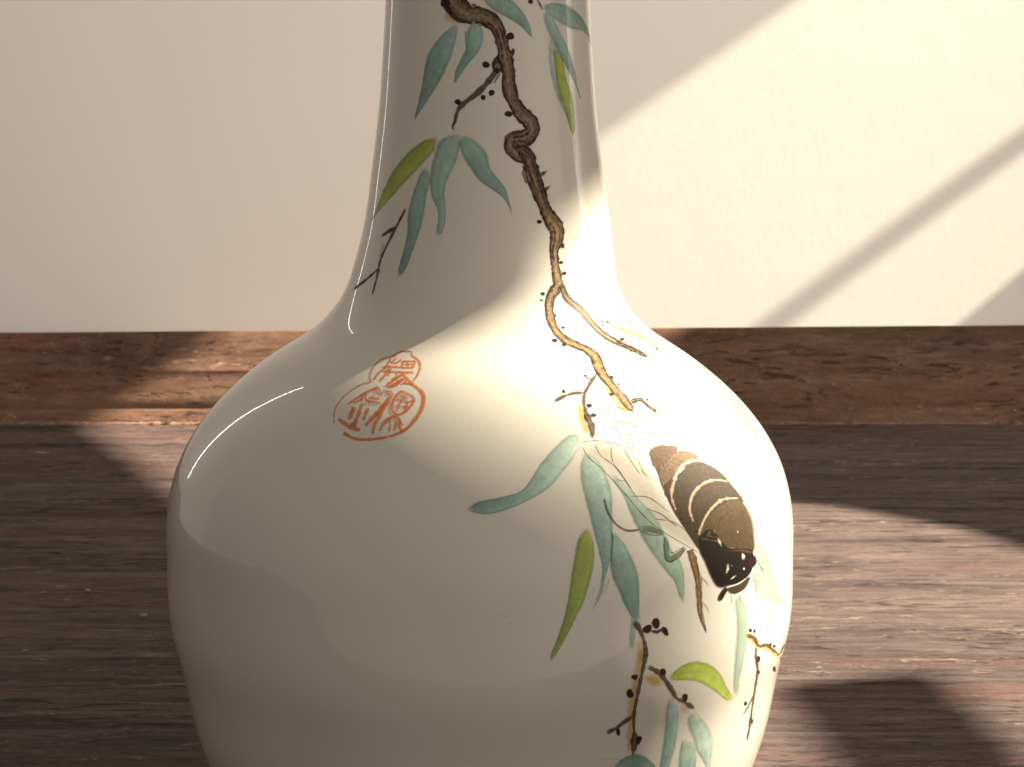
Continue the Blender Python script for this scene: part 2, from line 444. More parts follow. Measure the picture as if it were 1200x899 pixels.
# painted decoration in vase-surface coordinates: angle (1e-4 rad) and height (1e-5 m), delta coded
ARTWORK = [["yellow_wash","ochre wash beside the branch at the top of the neck",[["P",[-2329,20284,-129,-45,-127,-46,-176,-36,-246,-3,-246,16,-243,20,-245,20,-218,33,-82,51,23,54,70,52,133,44,199,33,223,25,234,20,249,8,244,-15,218,-29,160,-42,26,-53,-35,-54],[-3104,20342],0,0,0.75,"wash",21.6]],[]],
["yellow_wash","yellow wash behind the lower twigs",[["L",[4513,7949,14,-67,-50,-53,-1,-63,-24,-59,-13,-61,13,-67,-42,-55,3,-64,-55,-51,-1,-64,-4,-64,2,-66,-33,-58,-16,-63,12,-70,-71,-52,25,-75,-26,-64,49,-78,-46,-62,59,-79,-5,-68,-11,-68,19,-72,54,-76,-9,-68,-19,-67,-4,-70,36,-74,36,-74,0,-69,44,-74,-9,-67,39,-73],[4938,7856,-52,-53,16,-67,-35,-57,-11,-62,-21,-60,-48,-53,10,-68,-37,-57,22,-71,-34,-58,-31,-58,-36,-57,3,-66,-12,-62,-37,-56,53,-76,-41,-55,21,-68,-51,-55,53,-74,-49,-58,20,-71,31,-72,0,-69,-35,-63,31,-74,42,-74,28,-72,-14,-66,-14,-67,22,-71,-25,-65,28,-73,-23,-65],1,1,0.45,"wash",13.0],
["P",[5483,7095,-65,-28,-71,-21,-86,-1,-88,7,-89,16,-83,30,-72,41,-64,46,-59,48,-53,49,-39,53,37,38,78,11,82,3,85,-1,86,-7,86,-17,84,-29,78,-36,73,-42,61,-50,16,-55],[5104,7226],0,0,0.8,"wash",26.7],
["P",[6614,6403,26,-66,-33,-46,-98,-8,-113,15,-112,44,-99,54,-82,61,0,57,67,31,65,33,82,19,112,-23,112,-43,60,-64],[6379,6442],1,1,0.35,"wash",15.3],
["L",[4453,8106,-30,-74,47,-78,14,-76,23,-77,-9,-75,33,-78,-29,-75],[4822,8088,48,-78,-29,-74,4,-77,-5,-75,29,-78,-12,-76,53,-80],1,1,0.3,"wash",13.9]],[]],
["yellow_wash","golden wash along the right-hand twig",[["L",[8661,7668,111,-75,95,-81,143,-76,166,-81,174,-95,265,-83,270,-84,261,-58,247,-58,239,-85,306,-100,423,-120,586,-161,1333,-327],[8893,7719,156,-70,177,-70,141,-76,140,-74,174,-60,139,-64,203,-51,260,-78,317,-103,367,-111,383,-128,435,-151,724,-208,748,-207],1,1,0.55,"wash",8.5]],[]],
["yellow_wash","yellow wash on the right shoulder",[["L",[8482,13840,168,-38,196,-32,102,-49,252,-21,221,-27,94,-46,261,-21,237,-25,247,-21,229,-23,213,-26,101,-35,160,-31,165,-30,91,-34,118,-33,31,-36,41,-36,44,-36,31,-36,41,-36,-3,-38,58,-35],[8678,13881,296,-16,272,-21,379,-6,222,-34,259,-29,406,-10,227,-35,276,-30,253,-36,220,-40,157,-42,224,-35,94,-41,34,-42,76,-39,-3,-41,59,-37,-8,-40,-51,-40,-60,-41,-78,-40,-25,-39,-76,-41],0,0,0.62,"wash",5.5],
["P",[7465,12108,-156,-19,-145,-8,-120,9,-92,21,-41,34,-3,42,16,43,38,45,123,37,154,9,138,-4,86,-24,58,-30,62,-30,38,-35,-58,-45],[7234,12201],0,0,0.6,"wash",18.9],
["P",[9850,13063,-268,-18,-137,16,-91,23,-8,31,36,35,132,37,224,-5,161,-15,111,-21,71,-25,34,-29],[9685,13118],0,0,0.5,"wash",14.5]],[]],
["yellow_wash","golden wash round the twig above the bee",[["L",[3879,12540,-37,-59,-101,-61,-49,-63,-46,-68,-29,-70,41,-60,42,-54,-39,-62,68,-49,65,-49],[4298,12545,-67,-60,-1,-60,-43,-57,-27,-52,-14,-49,-55,-55,-40,-60,46,-53,-71,-67,-61,-65],1,1,0.55,"wash",12.0],
["L",[5561,12906,-69,-57,-21,-52,-37,-54,-43,-56,2,-51,-10,-54,-14,-55,14,-53,8,-55,53,-45,28,-50,63,-39,39,-42,27,-47],[5834,12935,21,-47,-32,-53,-13,-51,-2,-49,-40,-53,-12,-49,12,-44,12,-43,49,-36,28,-41,74,-33,44,-41,69,-37,72,-37],1,1,0.55,"wash",9.2]],[]],
["yellow_wash","faint wash beside the small left twig",[["L",[-9117,15593,-9,-82,54,-82,2,-81,37,-82,-46,-80],[-8375,15576,21,-82,-27,-80,25,-81,-1,-81,78,-82],1,1,0.3,"wash",6.6]],[]],
["painted_leaf","teal leaf hanging at the upper left of the neck",[["L",[-2645,20167,-322,-50,-336,-47,-344,-47,-304,-53,-296,-56,-281,-59,-263,-64,-245,-67,-222,-70,-194,-74,-156,-78,-99,-82,-59,-84,-45,-85,-56,-84,-58,-85,-51,-85,-53,-84,-61,-85,-71,-84,-76,-84,-79,-83,-81,-84,-85,-83,-71,-86,-78,-84,-91,-83],[-2587,20159,-40,-85,-30,-85,-26,-85,-67,-81,-73,-80,-82,-80,-96,-79,-109,-78,-122,-78,-131,-76,-138,-76,-147,-75,-159,-73,-169,-73,-183,-71,-195,-70,-203,-69,-206,-69,-207,-69,-210,-68,-214,-69,-215,-68,-215,-69,-213,-69,-229,-68,-226,-69,-214,-71],2,3,0.92,"leaf",15.0],
["L",[-2798,20193,-193,-47,-241,-35,-214,-42,-231,-39,-233,-39,-219,-42,-240,-39,-174,-53,-213,-45,-200,-48,-164,-53,-191,-51,-115,-59,-162,-55,-72,-63,-98,-61,-61,-63,-72,-62,-9,-64,-57,-63,-10,-65,-84,-62,13,-65,-40,-63,-22,-65,-84,-61,-73,-62,-21,-65,-65,-62,-58,-63,-65,-62,-58,-63,-50,-64,-129,-59,7,-66,-91,-62],[-2698,20167,-246,-33,-208,-44,-240,-35,-226,-40,-222,-41,-231,-38,-199,-46,-242,-38,-185,-50,-178,-50,-193,-48,-137,-56,-182,-51,-98,-60,-131,-57,-41,-62,-32,-64,2,-64,-59,-63,-32,-64,-77,-62,4,-65,-89,-62,-40,-63,-67,-63,-19,-64,-36,-64,-94,-62,-53,-63,-63,-62,-58,-63,-69,-63,-84,-61,-7,-66,-143,-58,-43,-64],3,3,0.5,"ink",1.1],
["L",[-2530,20148,-63,-62,-32,-63,-49,-62,-55,-62,-47,-63,-72,-61,-38,-63,-59,-61,-82,-61,-90,-59,-108,-58,-103,-59,-71,-61,-89,-60,-113,-58,-170,-52,-86,-60,-143,-55,-160,-52,-108,-59,-160,-52,-151,-54,-152,-54,-188,-49,-164,-53,-119,-59,-209,-47,-147,-55,-174,-52,-166,-53,-140,-57,-181,-52,-152,-55,-215,-49,-173,-53],[-2440,20143,-42,-62,-70,-62,-51,-62,-45,-62,-57,-62,-37,-63,-80,-61,-75,-61,-67,-62,-73,-61,-74,-62,-92,-60,-132,-56,-122,-57,-110,-58,-65,-64,-162,-52,-118,-58,-117,-58,-185,-50,-146,-55,-163,-52,-166,-52,-131,-57,-156,-53,-207,-47,-121,-59,-184,-50,-159,-54,-164,-53,-188,-51,-147,-56,-174,-52,-115,-60,-161,-55],3,3,0.4,"ink",1.0]],[]],
["painted_leaf","short curled teal leaf beside the branch",[["L",[-1199,20202,-273,-89,-195,-85,-91,-87,0,-89,20,-90,-67,-88,-128,-84,-150,-82,-154,-82,-176,-79,-173,-80,-129,-84,-71,-88,-21,-90,-24,-92],[-1081,20206,401,-79,326,-83,165,-95,-12,-102,-111,-99,-164,-95,-211,-90,-277,-79,-301,-75,-285,-77,-270,-81,-261,-82,-242,-85,-244,-87,-242,-86],2,3,0.9,"leaf",11.7],
["L",[-1452,20200,-75,-65,-140,-60,-68,-66,-99,-65,-11,-70,28,-67,35,-66,-49,-65,-98,-62,-118,-61,-101,-63,-150,-57,-121,-60,-123,-61,-117,-62,-112,-63,-71,-67,24,-69,-68,-66,-23,-67],[-1364,20192,-118,-61,-60,-66,-113,-61,-27,-65,-2,-65,17,-67,-40,-68,-72,-66,-88,-65,-100,-63,-128,-60,-82,-65,-140,-59,-145,-58,-126,-60,-72,-64,-43,-65,-95,-64,11,-68,-43,-67],3,3,0.5,"ink",1.2],
["L",[-896,20209,160,-57,172,-55,142,-57,152,-55,61,-63,-5,-66,-90,-63,-65,-64,-117,-61,-134,-58,-144,-56,-174,-52,-196,-48,-209,-46,-177,-53,-181,-52,-179,-52,-162,-56,-173,-53,-147,-58,-167,-54,-136,-59,-116,-62],[-851,20216,169,-55,183,-53,193,-53,110,-64,50,-68,-30,-68,-32,-68,-111,-62,-100,-64,-115,-62,-166,-56,-189,-51,-193,-49,-183,-51,-196,-49,-173,-52,-173,-53,-180,-52,-154,-56,-162,-54,-127,-60,-153,-56,-177,-53],3,3,0.4,"ink",1.0]],[]],
["leaf_vein","",[["L",[-1966,20041,5,-74,29,-75,20,-75,13,-75,69,-76,78,-74,96,-72],[-1760,20042,28,-74,-1,-75,12,-74,33,-74,12,-74,63,-72,63,-74],3,3,0.8,"ink",2.3]],[]],
["painted_leaf","teal leaf to the right of the branch at the top edge",[["L",[-372,20771,138,-109,208,-81,259,-63,275,-59,308,-50,339,-39,351,-33,342,-38,338,-40,335,-42,326,-46,315,-50,300,-55,278,-60,279,-61,266,-65],[-277,20806,528,21,454,-7,403,-26,394,-33,378,-41,360,-49,338,-56,310,-64,281,-70,257,-74,234,-78,195,-84,158,-87,130,-89,73,-95,83,-92],2,3,0.9,"leaf",13.4],
["L",[-586,20700,224,-43,198,-48,158,-57,230,-42,201,-48,203,-50,281,-25,277,-21,231,-44,274,-20,261,-28,233,-40,280,-22,233,-39,257,-31,238,-38,214,-45,209,-45,193,-48,197,-49,225,-45],[-498,20719,175,-54,192,-50,231,-41,167,-54,215,-43,248,-32,214,-43,247,-34,305,-6,253,-35,253,-33,281,-22,230,-43,268,-29,231,-42,235,-40,242,-39,222,-45,210,-48,197,-49,174,-54],3,3,0.5,"ink",1.4],
["L",[-117,20860,273,-24,289,-12,284,-15,274,-22,273,-20,267,-25,273,-22,251,-33,232,-39,225,-41,245,-36,195,-48,187,-50,162,-54,198,-49,100,-61,173,-53,108,-60,76,-63,114,-60,66,-63,74,-63,51,-65],[-97,20877,290,-11,277,-21,281,-19,289,-13,281,-21,274,-25,252,-35,257,-33,258,-33,241,-39,196,-49,216,-46,195,-49,199,-49,142,-58,214,-49,99,-63,127,-59,130,-60,64,-65,71,-64,44,-65,73,-64],3,3,0.4,"ink",1.2]],[]],
["painted_leaf","pale leaf behind the lime leaf on the neck",[["L",[6468,19984,-225,-86,-123,-86,-72,-86,-40,-86,-25,-86,-2,-85,18,-86,36,-85,54,-84,67,-84,78,-83,92,-83,105,-82,117,-81,129,-81,141,-80,162,-78,181,-77,190,-76,191,-77,178,-78,171,-79,168,-80,168,-79],[6629,19984,143,-84,28,-84,-25,-84,-43,-84,-30,-84,-11,-84,8,-84,23,-84,40,-83,55,-82,70,-82,86,-82,100,-81,112,-80,120,-80,128,-79,148,-78,161,-78,164,-77,153,-78,121,-81,58,-83,9,-85,13,-86],4,4,0.6,"leaf",5.6],
["L",[6155,19983,-54,-66,-39,-67,-15,-66,-80,-66,-19,-67,27,-67,-68,-67,41,-66,-17,-67,57,-65,27,-66,29,-66,21,-66,134,-62,44,-65,76,-64,53,-66,120,-61,84,-64,85,-64,126,-61,154,-58,139,-60,142,-60,138,-60,169,-57,118,-62,109,-62,140,-60,110,-63,95,-64],[6220,19983,-11,-66,-35,-67,-61,-66,8,-67,-44,-66,-73,-66,47,-66,-34,-66,48,-65,-4,-66,46,-65,63,-65,87,-63,-15,-67,94,-63,76,-64,115,-61,62,-65,113,-61,125,-60,102,-62,102,-63,139,-59,150,-59,159,-58,125,-62,157,-59,142,-61,92,-64,111,-62,134,-62],3,3,0.5,"ink",1.1],
["L",[6854,19985,9,-65,-45,-65,-86,-66,-11,-65,-12,-65,-51,-66,-45,-66,41,-64,13,-65,2,-65,-10,-66,81,-63,21,-65,44,-64,71,-64,91,-62,61,-63,96,-62,78,-63,104,-61,109,-61,155,-58,76,-64,142,-58,165,-57,71,-64,84,-62,71,-63,88,-63,-18,-66,34,-65],[6990,19985,-79,-65,-31,-66,6,-65,-65,-65,-56,-65,-1,-65,13,-65,-47,-65,-1,-65,31,-64,63,-63,-9,-65,68,-63,63,-63,55,-63,53,-64,101,-61,77,-63,105,-61,88,-62,99,-61,78,-63,174,-56,112,-61,84,-63,160,-58,102,-63,54,-65,-17,-67,60,-64,24,-65],3,3,0.4,"ink",1.0]],[]],
["painted_leaf","long grey-teal leaf at the right of the neck",[["L",[5725,20485,-112,-67,-48,-79,7,-81,91,-80,140,-77,172,-74,177,-74,189,-73,200,-73,199,-73,197,-73,201,-73,206,-73,217,-73,236,-71,251,-70,255,-71,278,-69,270,-71,230,-74,195,-78,177,-79,177,-79,185,-80,205,-79],[5881,20474,359,-81,296,-71,257,-67,205,-68,198,-69,198,-69,204,-69,217,-68,221,-69,212,-69,189,-72,166,-74,147,-75,138,-76,132,-76,123,-77,113,-77,101,-78,60,-80,39,-80,79,-79,123,-78,135,-77,135,-76,120,-78],2,2,0.85,"leaf",8.6],
["L",[5406,20503,73,-62,-30,-67,23,-65,43,-64,86,-63,104,-61,106,-62,148,-57,156,-56,132,-59,146,-57,146,-58,169,-55,180,-55,149,-58,143,-58,161,-58,155,-58,249,-49,167,-58,207,-54,149,-60,224,-54,220,-53,176,-58,201,-56,114,-62,150,-61,130,-62,137,-62,98,-64,134,-63],[5499,20507,-11,-66,79,-63,35,-64,43,-63,58,-62,101,-60,149,-56,126,-59,121,-60,162,-55,163,-56,169,-55,140,-59,128,-60,163,-56,176,-56,166,-57,189,-54,118,-62,221,-53,189,-56,257,-49,213,-55,207,-56,210,-57,131,-63,183,-59,126,-62,136,-63,127,-62,171,-61,147,-62],3,3,0.5,"ink",1.2],
["L",[6142,20452,158,-57,165,-56,167,-57,213,-52,156,-58,152,-58,124,-61,219,-53,166,-58,175,-58,184,-57,168,-58,162,-59,144,-60,115,-63,118,-63,110,-63,108,-63,142,-63,61,-65,88,-65,56,-66,43,-66,8,-68,126,-64,78,-66,103,-65,145,-63,114,-64,123,-64],[6180,20457,190,-54,187,-54,187,-55,135,-60,183,-56,177,-56,207,-54,116,-62,187,-56,191,-56,184,-58,183,-58,158,-60,140,-61,141,-62,120,-63,118,-63,111,-64,63,-66,134,-63,89,-65,93,-66,39,-67,57,-66,-4,-67,116,-64,124,-64,99,-65,137,-63,121,-65],3,3,0.4,"ink",1.0]],[]],
["painted_leaf","broad teal leaf bending down at the right of the neck",[["L",[5457,20541,425,38,472,41,485,17,511,7,529,-6,531,-22,532,-31,547,-37,566,-41,551,-51,503,-60,468,-67,468,-69,453,-72,371,-77,303,-81,180,-85,192,-82],[5456,20528,291,-56,265,-60,290,-46,303,-45,317,-43,343,-40,377,-34,411,-29,446,-25,493,-18,550,-10,628,3,704,0,718,-24,603,-48,424,-61,392,-65,479,-65],2,3,0.92,"leaf",12.0],
["L",[5470,20556,358,11,337,32,366,13,374,20,392,1,408,0,399,-15,386,-26,401,-26,437,-24,437,-29,440,-34,396,-42,337,-50,477,-43,294,-57,389,-53,208,-62,420,-54,77,-67,342,-60,152,-65,-77,-72],[5449,20572,327,32,365,14,366,25,397,3,408,10,417,-7,434,-8,443,-16,434,-25,417,-33,444,-32,444,-38,451,-41,448,-46,254,-60,437,-50,346,-57,503,-52,143,-67,468,-57,20,-69,195,-65,632,-56],3,3,0.5,"ink",1.3],
["L",[5407,20495,273,-36,264,-40,248,-44,248,-45,287,-38,307,-36,302,-38,339,-33,405,-18,394,-25,450,-15,477,-17,559,4,608,6,647,-8,519,-38,491,-44,305,-58,317,-59,313,-60],[5499,20515,225,-47,242,-45,270,-39,289,-36,271,-42,280,-40,337,-29,354,-26,344,-34,414,-18,431,-19,495,-4,535,-3,617,1,651,-15,722,-25,482,-52,404,-57,323,-61,493,-56],3,3,0.4,"ink",0.9]],[]],
["painted_leaf","narrow lime leaf at the right of the neck",[["L",[6710,19721,-123,-78,-46,-83,10,-85,33,-85,31,-85,24,-85,29,-86,45,-85,60,-84,67,-84,74,-84,83,-83,96,-83,119,-82,145,-80,159,-79,157,-79,132,-82,89,-83,71,-85,132,-82,192,-79,151,-80],[6858,19716,310,-84,239,-79,164,-79,104,-81,65,-82,50,-83,60,-83,92,-81,134,-80,158,-78,165,-78,156,-79,121,-80,71,-83,27,-85,5,-84,9,-85,2,-85,-12,-85,-36,-86,-90,-85,-130,-86,-74,-85],5,6,0.95,"leaf",9.4],
["L",[6434,19729,5,-66,-1,-65,-7,-66,58,-65,34,-64,38,-65,21,-66,8,-65,35,-65,10,-66,45,-65,4,-67,98,-62,29,-66,95,-63,36,-65,42,-66,157,-59,120,-61,67,-65,144,-59,128,-60,90,-63,86,-62,37,-65,74,-65,105,-63,128,-61,149,-60,119,-61],[6471,19730,46,-64,51,-65,59,-64,-9,-66,16,-65,13,-66,20,-65,28,-66,9,-65,52,-64,40,-65,93,-63,4,-66,83,-63,26,-65,99,-62,109,-61,21,-67,93,-62,168,-57,100,-62,115,-62,127,-61,82,-65,84,-64,34,-65,55,-64,102,-62,120,-62,151,-59],7,7,0.5,"ink",1.2],
["L",[7053,19702,169,-58,93,-63,95,-63,115,-61,59,-65,71,-64,22,-66,88,-64,57,-66,14,-68,136,-62,126,-62,143,-61,81,-65,147,-60,103,-63,98,-64,23,-66,29,-67,-4,-67,-3,-67,26,-67,6,-67,-51,-68,17,-67,-106,-67,-74,-68,-17,-68,-146,-66],[7200,19712,67,-65,155,-59,145,-60,92,-64,103,-64,37,-66,60,-66,-6,-67,46,-65,135,-62,65,-64,115,-63,116,-62,181,-59,100,-64,107,-65,45,-66,60,-67,4,-67,12,-68,17,-67,-15,-67,-10,-68,28,-67,-72,-69,8,-68,-72,-68,-154,-67,-12,-69],7,7,0.4,"ink",1.1]],[]],
["leaf_vein","",[["L",[8371,17834,22,-72,49,-71,22,-71,21,-72,-14,-72,-15,-73,-26,-72,-15,-73],[8495,17837,39,-71,16,-72,26,-72,-6,-73,-9,-72,-29,-73,-26,-72,-31,-73],3,3,0.6,"ink",0.8]],[]],
["painted_leaf","lime leaf at the left of the neck",[["L",[-4153,17809,-356,-24,-394,-17,-411,-18,-355,-37,-342,-44,-334,-49,-325,-52,-316,-56,-305,-60,-293,-63,-287,-66,-281,-67,-275,-69,-267,-71,-250,-73,-229,-76,-215,-78,-207,-80,-211,-79,-198,-81,-181,-82,-173,-83,-179,-82,-163,-84,-194,-82,-228,-83,-261,-81,-275,-81],[-4119,17801,-110,-76,-76,-82,-76,-83,-156,-71,-197,-66,-224,-61,-237,-59,-242,-59,-243,-60,-249,-59,-257,-58,-264,-59,-268,-58,-270,-60,-273,-61,-277,-61,-282,-62,-290,-62,-300,-62,-310,-62,-321,-63,-333,-63,-353,-63,-373,-64,-369,-66,-374,-69,-379,-70,-406,-72],5,8,0.95,"leaf",13.2],
["L",[-4224,17829,-287,-14,-280,-21,-298,-15,-303,-17,-283,-30,-256,-39,-253,-39,-272,-36,-287,-35,-214,-51,-219,-50,-235,-48,-232,-49,-271,-45,-192,-55,-209,-55,-240,-51,-226,-55,-171,-60,-169,-60,-202,-58,-186,-60,-90,-66,-171,-62,-272,-57,-102,-66,-140,-64,-76,-67,-155,-63,-161,-64,-188,-63,-108,-66,-119,-65,-347,-58,-237,-63,-203,-64],[-4203,17816,-272,-24,-293,-13,-281,-21,-268,-27,-268,-29,-279,-28,-273,-32,-243,-42,-219,-47,-278,-36,-260,-42,-231,-47,-222,-50,-175,-57,-246,-48,-223,-52,-186,-56,-189,-57,-220,-54,-198,-57,-143,-61,-145,-62,-231,-57,-154,-63,-55,-67,-194,-60,-139,-64,-192,-62,-123,-64,-106,-66,-69,-67,-190,-63,-249,-61,-79,-68,-210,-63,-245,-61],9,9,0.5,"ink",1.2],
["L",[-4081,17789,-94,-60,-84,-61,-89,-60,-124,-56,-82,-61,-163,-51,-182,-48,-177,-49,-193,-47,-182,-50,-214,-44,-193,-48,-210,-45,-218,-45,-195,-50,-217,-47,-223,-46,-207,-50,-230,-47,-192,-54,-240,-47,-254,-47,-232,-50,-255,-48,-211,-55,-272,-49,-275,-49,-275,-51,-288,-51,-345,-47,-254,-57,-296,-56,-317,-55,-301,-57,-313,-59],[-4038,17785,-79,-61,-73,-61,-78,-62,-78,-63,-174,-52,-148,-54,-165,-52,-193,-47,-191,-47,-207,-45,-173,-51,-202,-47,-196,-48,-197,-49,-226,-43,-212,-48,-209,-48,-227,-46,-208,-50,-251,-45,-211,-51,-206,-53,-239,-49,-230,-51,-286,-45,-240,-52,-253,-52,-271,-50,-288,-50,-257,-55,-336,-48,-277,-55,-254,-58,-288,-58,-318,-56],9,9,0.4,"ink",0.9]],[]],
["painted_leaf","long teal leaf reaching lowest on the neck",[["L",[-5142,17193,-263,-72,-173,-76,-164,-77,-96,-81,-102,-79,-106,-80,-105,-80,-98,-81,-89,-81,-85,-81,-72,-82,-45,-83,-5,-83,37,-85,56,-84,55,-84,34,-84,15,-84,4,-83,-5,-83,-13,-82,-31,-82,-39,-81,-32,-81,-25,-81,-25,-82,27,-82,70,-83,152,-80],[-4959,17184,193,-92,104,-88,80,-86,-20,-84,-82,-80,-110,-79,-66,-81,-25,-83,-12,-84,-8,-83,-17,-84,-40,-82,-60,-81,-62,-81,-53,-81,-51,-81,-53,-81,-61,-80,-69,-79,-71,-79,-69,-79,-61,-79,-49,-80,-48,-80,-64,-78,-89,-77,-143,-74,-142,-75,-112,-76],2,3,0.92,"leaf",12.5],
["L",[-5552,17214,-49,-64,-54,-64,-57,-64,-114,-61,-40,-65,-98,-61,-65,-64,-134,-59,-56,-64,-30,-67,-111,-61,-36,-65,-81,-63,-83,-63,3,-67,-49,-66,21,-67,18,-66,78,-66,15,-66,54,-65,-7,-65,30,-66,-8,-64,-15,-65,-2,-64,8,-65,-38,-63,-17,-64,-37,-63,-44,-63,27,-66,-13,-64,-46,-63,22,-67,26,-67,131,-65],[-5394,17204,-90,-62,-85,-62,-84,-62,-31,-66,-110,-60,-60,-64,-99,-62,-34,-66,-107,-61,-125,-59,-31,-66,-101,-62,-49,-64,-28,-65,-80,-63,16,-66,4,-65,50,-65,10,-67,75,-65,17,-67,46,-66,-9,-66,16,-66,10,-66,-11,-65,-35,-64,-11,-64,-44,-63,-21,-64,2,-65,-67,-61,-26,-64,16,-65,-18,-63,87,-62,110,-62],3,3,0.5,"ink",1.2],
["L",[-4690,17169,27,-66,27,-66,23,-65,0,-65,-23,-64,-40,-64,-116,-59,-74,-64,-15,-66,1,-66,-69,-64,29,-66,19,-66,-33,-65,-57,-63,-59,-63,-45,-63,-56,-63,-46,-64,-41,-63,3,-66,-55,-62,-43,-63,-64,-61,-49,-62,-65,-61,-77,-60,-9,-66,-61,-61,-10,-64,-36,-63,-89,-58,-51,-61,-83,-59,-105,-56,-44,-63,-102,-56],[-4591,17168,6,-65,12,-66,10,-65,11,-66,-8,-66,-70,-64,-58,-64,-83,-61,-73,-62,-42,-65,48,-66,-42,-65,-33,-65,5,-66,-1,-66,-25,-65,-57,-64,-39,-63,-37,-64,-38,-64,-83,-61,-32,-64,-55,-62,-44,-63,-62,-61,-46,-63,-29,-63,-86,-59,-16,-64,-63,-61,-46,-62,-19,-65,-87,-59,-77,-60,-65,-60,-126,-54,-59,-61],3,3,0.4,"ink",1.0]],[]],
["painted_leaf","middle teal leaf of the lower neck cluster",[["L",[-2421,17893,-448,-42,-391,-37,-387,-37,-265,-54,-181,-70,-101,-79,-83,-80,-102,-79,-92,-79,-68,-81,-37,-83,-20,-83,-9,-83,0,-84,12,-84,33,-83,62,-83,94,-82,119,-80,160,-76,173,-74,147,-76,78,-82,21,-84,-11,-83,-19,-82,-4,-83,1,-83,80,-83],[-2239,17889,92,-76,27,-79,27,-83,-55,-76,-45,-77,-47,-77,-70,-75,-106,-73,-134,-69,-142,-69,-132,-70,-119,-71,-119,-72,-108,-72,-87,-75,-44,-77,6,-79,36,-78,43,-77,29,-79,29,-78,29,-78,19,-78,-4,-78,-29,-77,-40,-77,-83,-74,-102,-73,-171,-72],2,2,0.92,"leaf",16.1],
["L",[-2784,17915,-209,-41,-250,-27,-246,-30,-236,-35,-213,-45,-168,-54,-96,-63,-72,-63,-60,-63,-57,-64,-94,-61,-60,-63,-69,-64,-17,-66,-17,-65,-3,-66,-13,-66,24,-66,-5,-66,39,-66,33,-66,71,-64,22,-68,119,-62,143,-59,127,-60,124,-59,124,-58,49,-63,35,-63,-8,-64,54,-66,-73,-63,-18,-64,-51,-62,-16,-64,-32,-64],[-2709,17887,-256,-24,-227,-36,-230,-34,-225,-34,-203,-40,-143,-51,-104,-57,-60,-62,-75,-63,-102,-60,-58,-63,-67,-62,-23,-65,-39,-63,-17,-65,-15,-65,4,-65,-20,-65,24,-66,4,-65,43,-64,44,-65,132,-60,61,-64,90,-62,144,-56,145,-58,104,-62,90,-65,26,-67,15,-66,-76,-64,43,-67,-35,-64,-27,-65,-66,-61,-38,-63],3,3,0.5,"ink",1.2],
["L",[-1939,17882,-71,-62,-44,-64,-21,-65,-64,-62,-52,-63,-20,-65,-49,-63,-54,-62,-66,-62,-84,-60,-150,-52,-106,-58,-113,-58,-88,-61,-109,-58,-86,-61,-96,-60,-76,-62,-52,-65,9,-66,23,-65,6,-66,72,-63,2,-65,28,-65,14,-65,37,-64,19,-64,-20,-64,-4,-64,-37,-63,-50,-63,-43,-62,-19,-64,-75,-60],[-1899,17879,-26,-64,-52,-63,-75,-62,-31,-64,-37,-64,-52,-63,-27,-64,-47,-64,-81,-62,-113,-57,-79,-62,-130,-56,-109,-57,-111,-57,-89,-61,-108,-58,-80,-61,-67,-61,-38,-63,-24,-63,17,-64,62,-64,-2,-66,47,-64,18,-65,36,-65,6,-65,3,-65,10,-65,-44,-64,-29,-64,-22,-64,-39,-63,-63,-61,-1,-65],3,3,0.4,"ink",0.9]],[]],
["painted_leaf","teal leaf pointing right in the lower neck cluster",[["L",[-2146,17816,-26,-112,25,-98,86,-85,128,-79,153,-76,173,-73,185,-71,191,-69,192,-69,190,-69,200,-66,222,-60,250,-52,266,-46,263,-46,259,-47,258,-47,244,-52,230,-56,198,-64,163,-72,148,-78,142,-86],[-2006,17846,430,-21,370,-37,309,-49,271,-56,263,-59,247,-62,193,-73,115,-82,66,-86,63,-87,106,-83,175,-75,210,-68,206,-68,218,-66,202,-69,150,-77,96,-83,75,-85,74,-85,60,-85,52,-82,61,-74],2,3,0.92,"leaf",14.8],
["L",[-2434,17759,71,-65,88,-63,103,-63,99,-64,119,-61,84,-65,127,-61,162,-54,151,-56,164,-53,155,-55,139,-56,138,-58,181,-48,166,-53,202,-42,215,-36,218,-33,202,-39,214,-34,186,-44,201,-38,203,-37,175,-45,165,-48,114,-58,105,-59,127,-57,103,-60],[-2355,17765,111,-62,84,-64,69,-65,83,-64,87,-63,152,-56,138,-57,123,-60,146,-56,138,-57,151,-55,163,-52,168,-50,142,-55,185,-44,185,-44,202,-38,205,-38,211,-36,199,-40,224,-31,199,-40,176,-47,186,-45,153,-52,154,-53,121,-58,86,-63,115,-58],3,3,0.5,"ink",1.1],
["L",[-1784,17892,233,-34,199,-45,202,-43,208,-40,217,-37,195,-43,185,-46,180,-45,140,-52,124,-55,66,-61,48,-64,26,-65,92,-62,69,-65,145,-55,154,-52,168,-48,145,-53,170,-47,175,-45,103,-59,119,-55,54,-62,75,-62,44,-63,54,-63,66,-63,25,-64,55,-64,72,-62],[-1734,17908,198,-45,231,-34,224,-36,211,-40,189,-47,197,-43,202,-42,185,-47,167,-53,102,-62,71,-64,48,-64,62,-63,22,-65,119,-56,115,-56,152,-50,144,-53,161,-49,153,-50,140,-54,169,-48,84,-62,92,-61,40,-64,67,-62,54,-64,32,-64,69,-62,39,-64,26,-65],3,3,0.4,"ink",1.0]],[]],
["leaf_vein","",[["L",[1894,16295,61,-78,58,-79],[1999,16300,27,-80,33,-80],3,3,0.6,"ink",1.1]],[]],
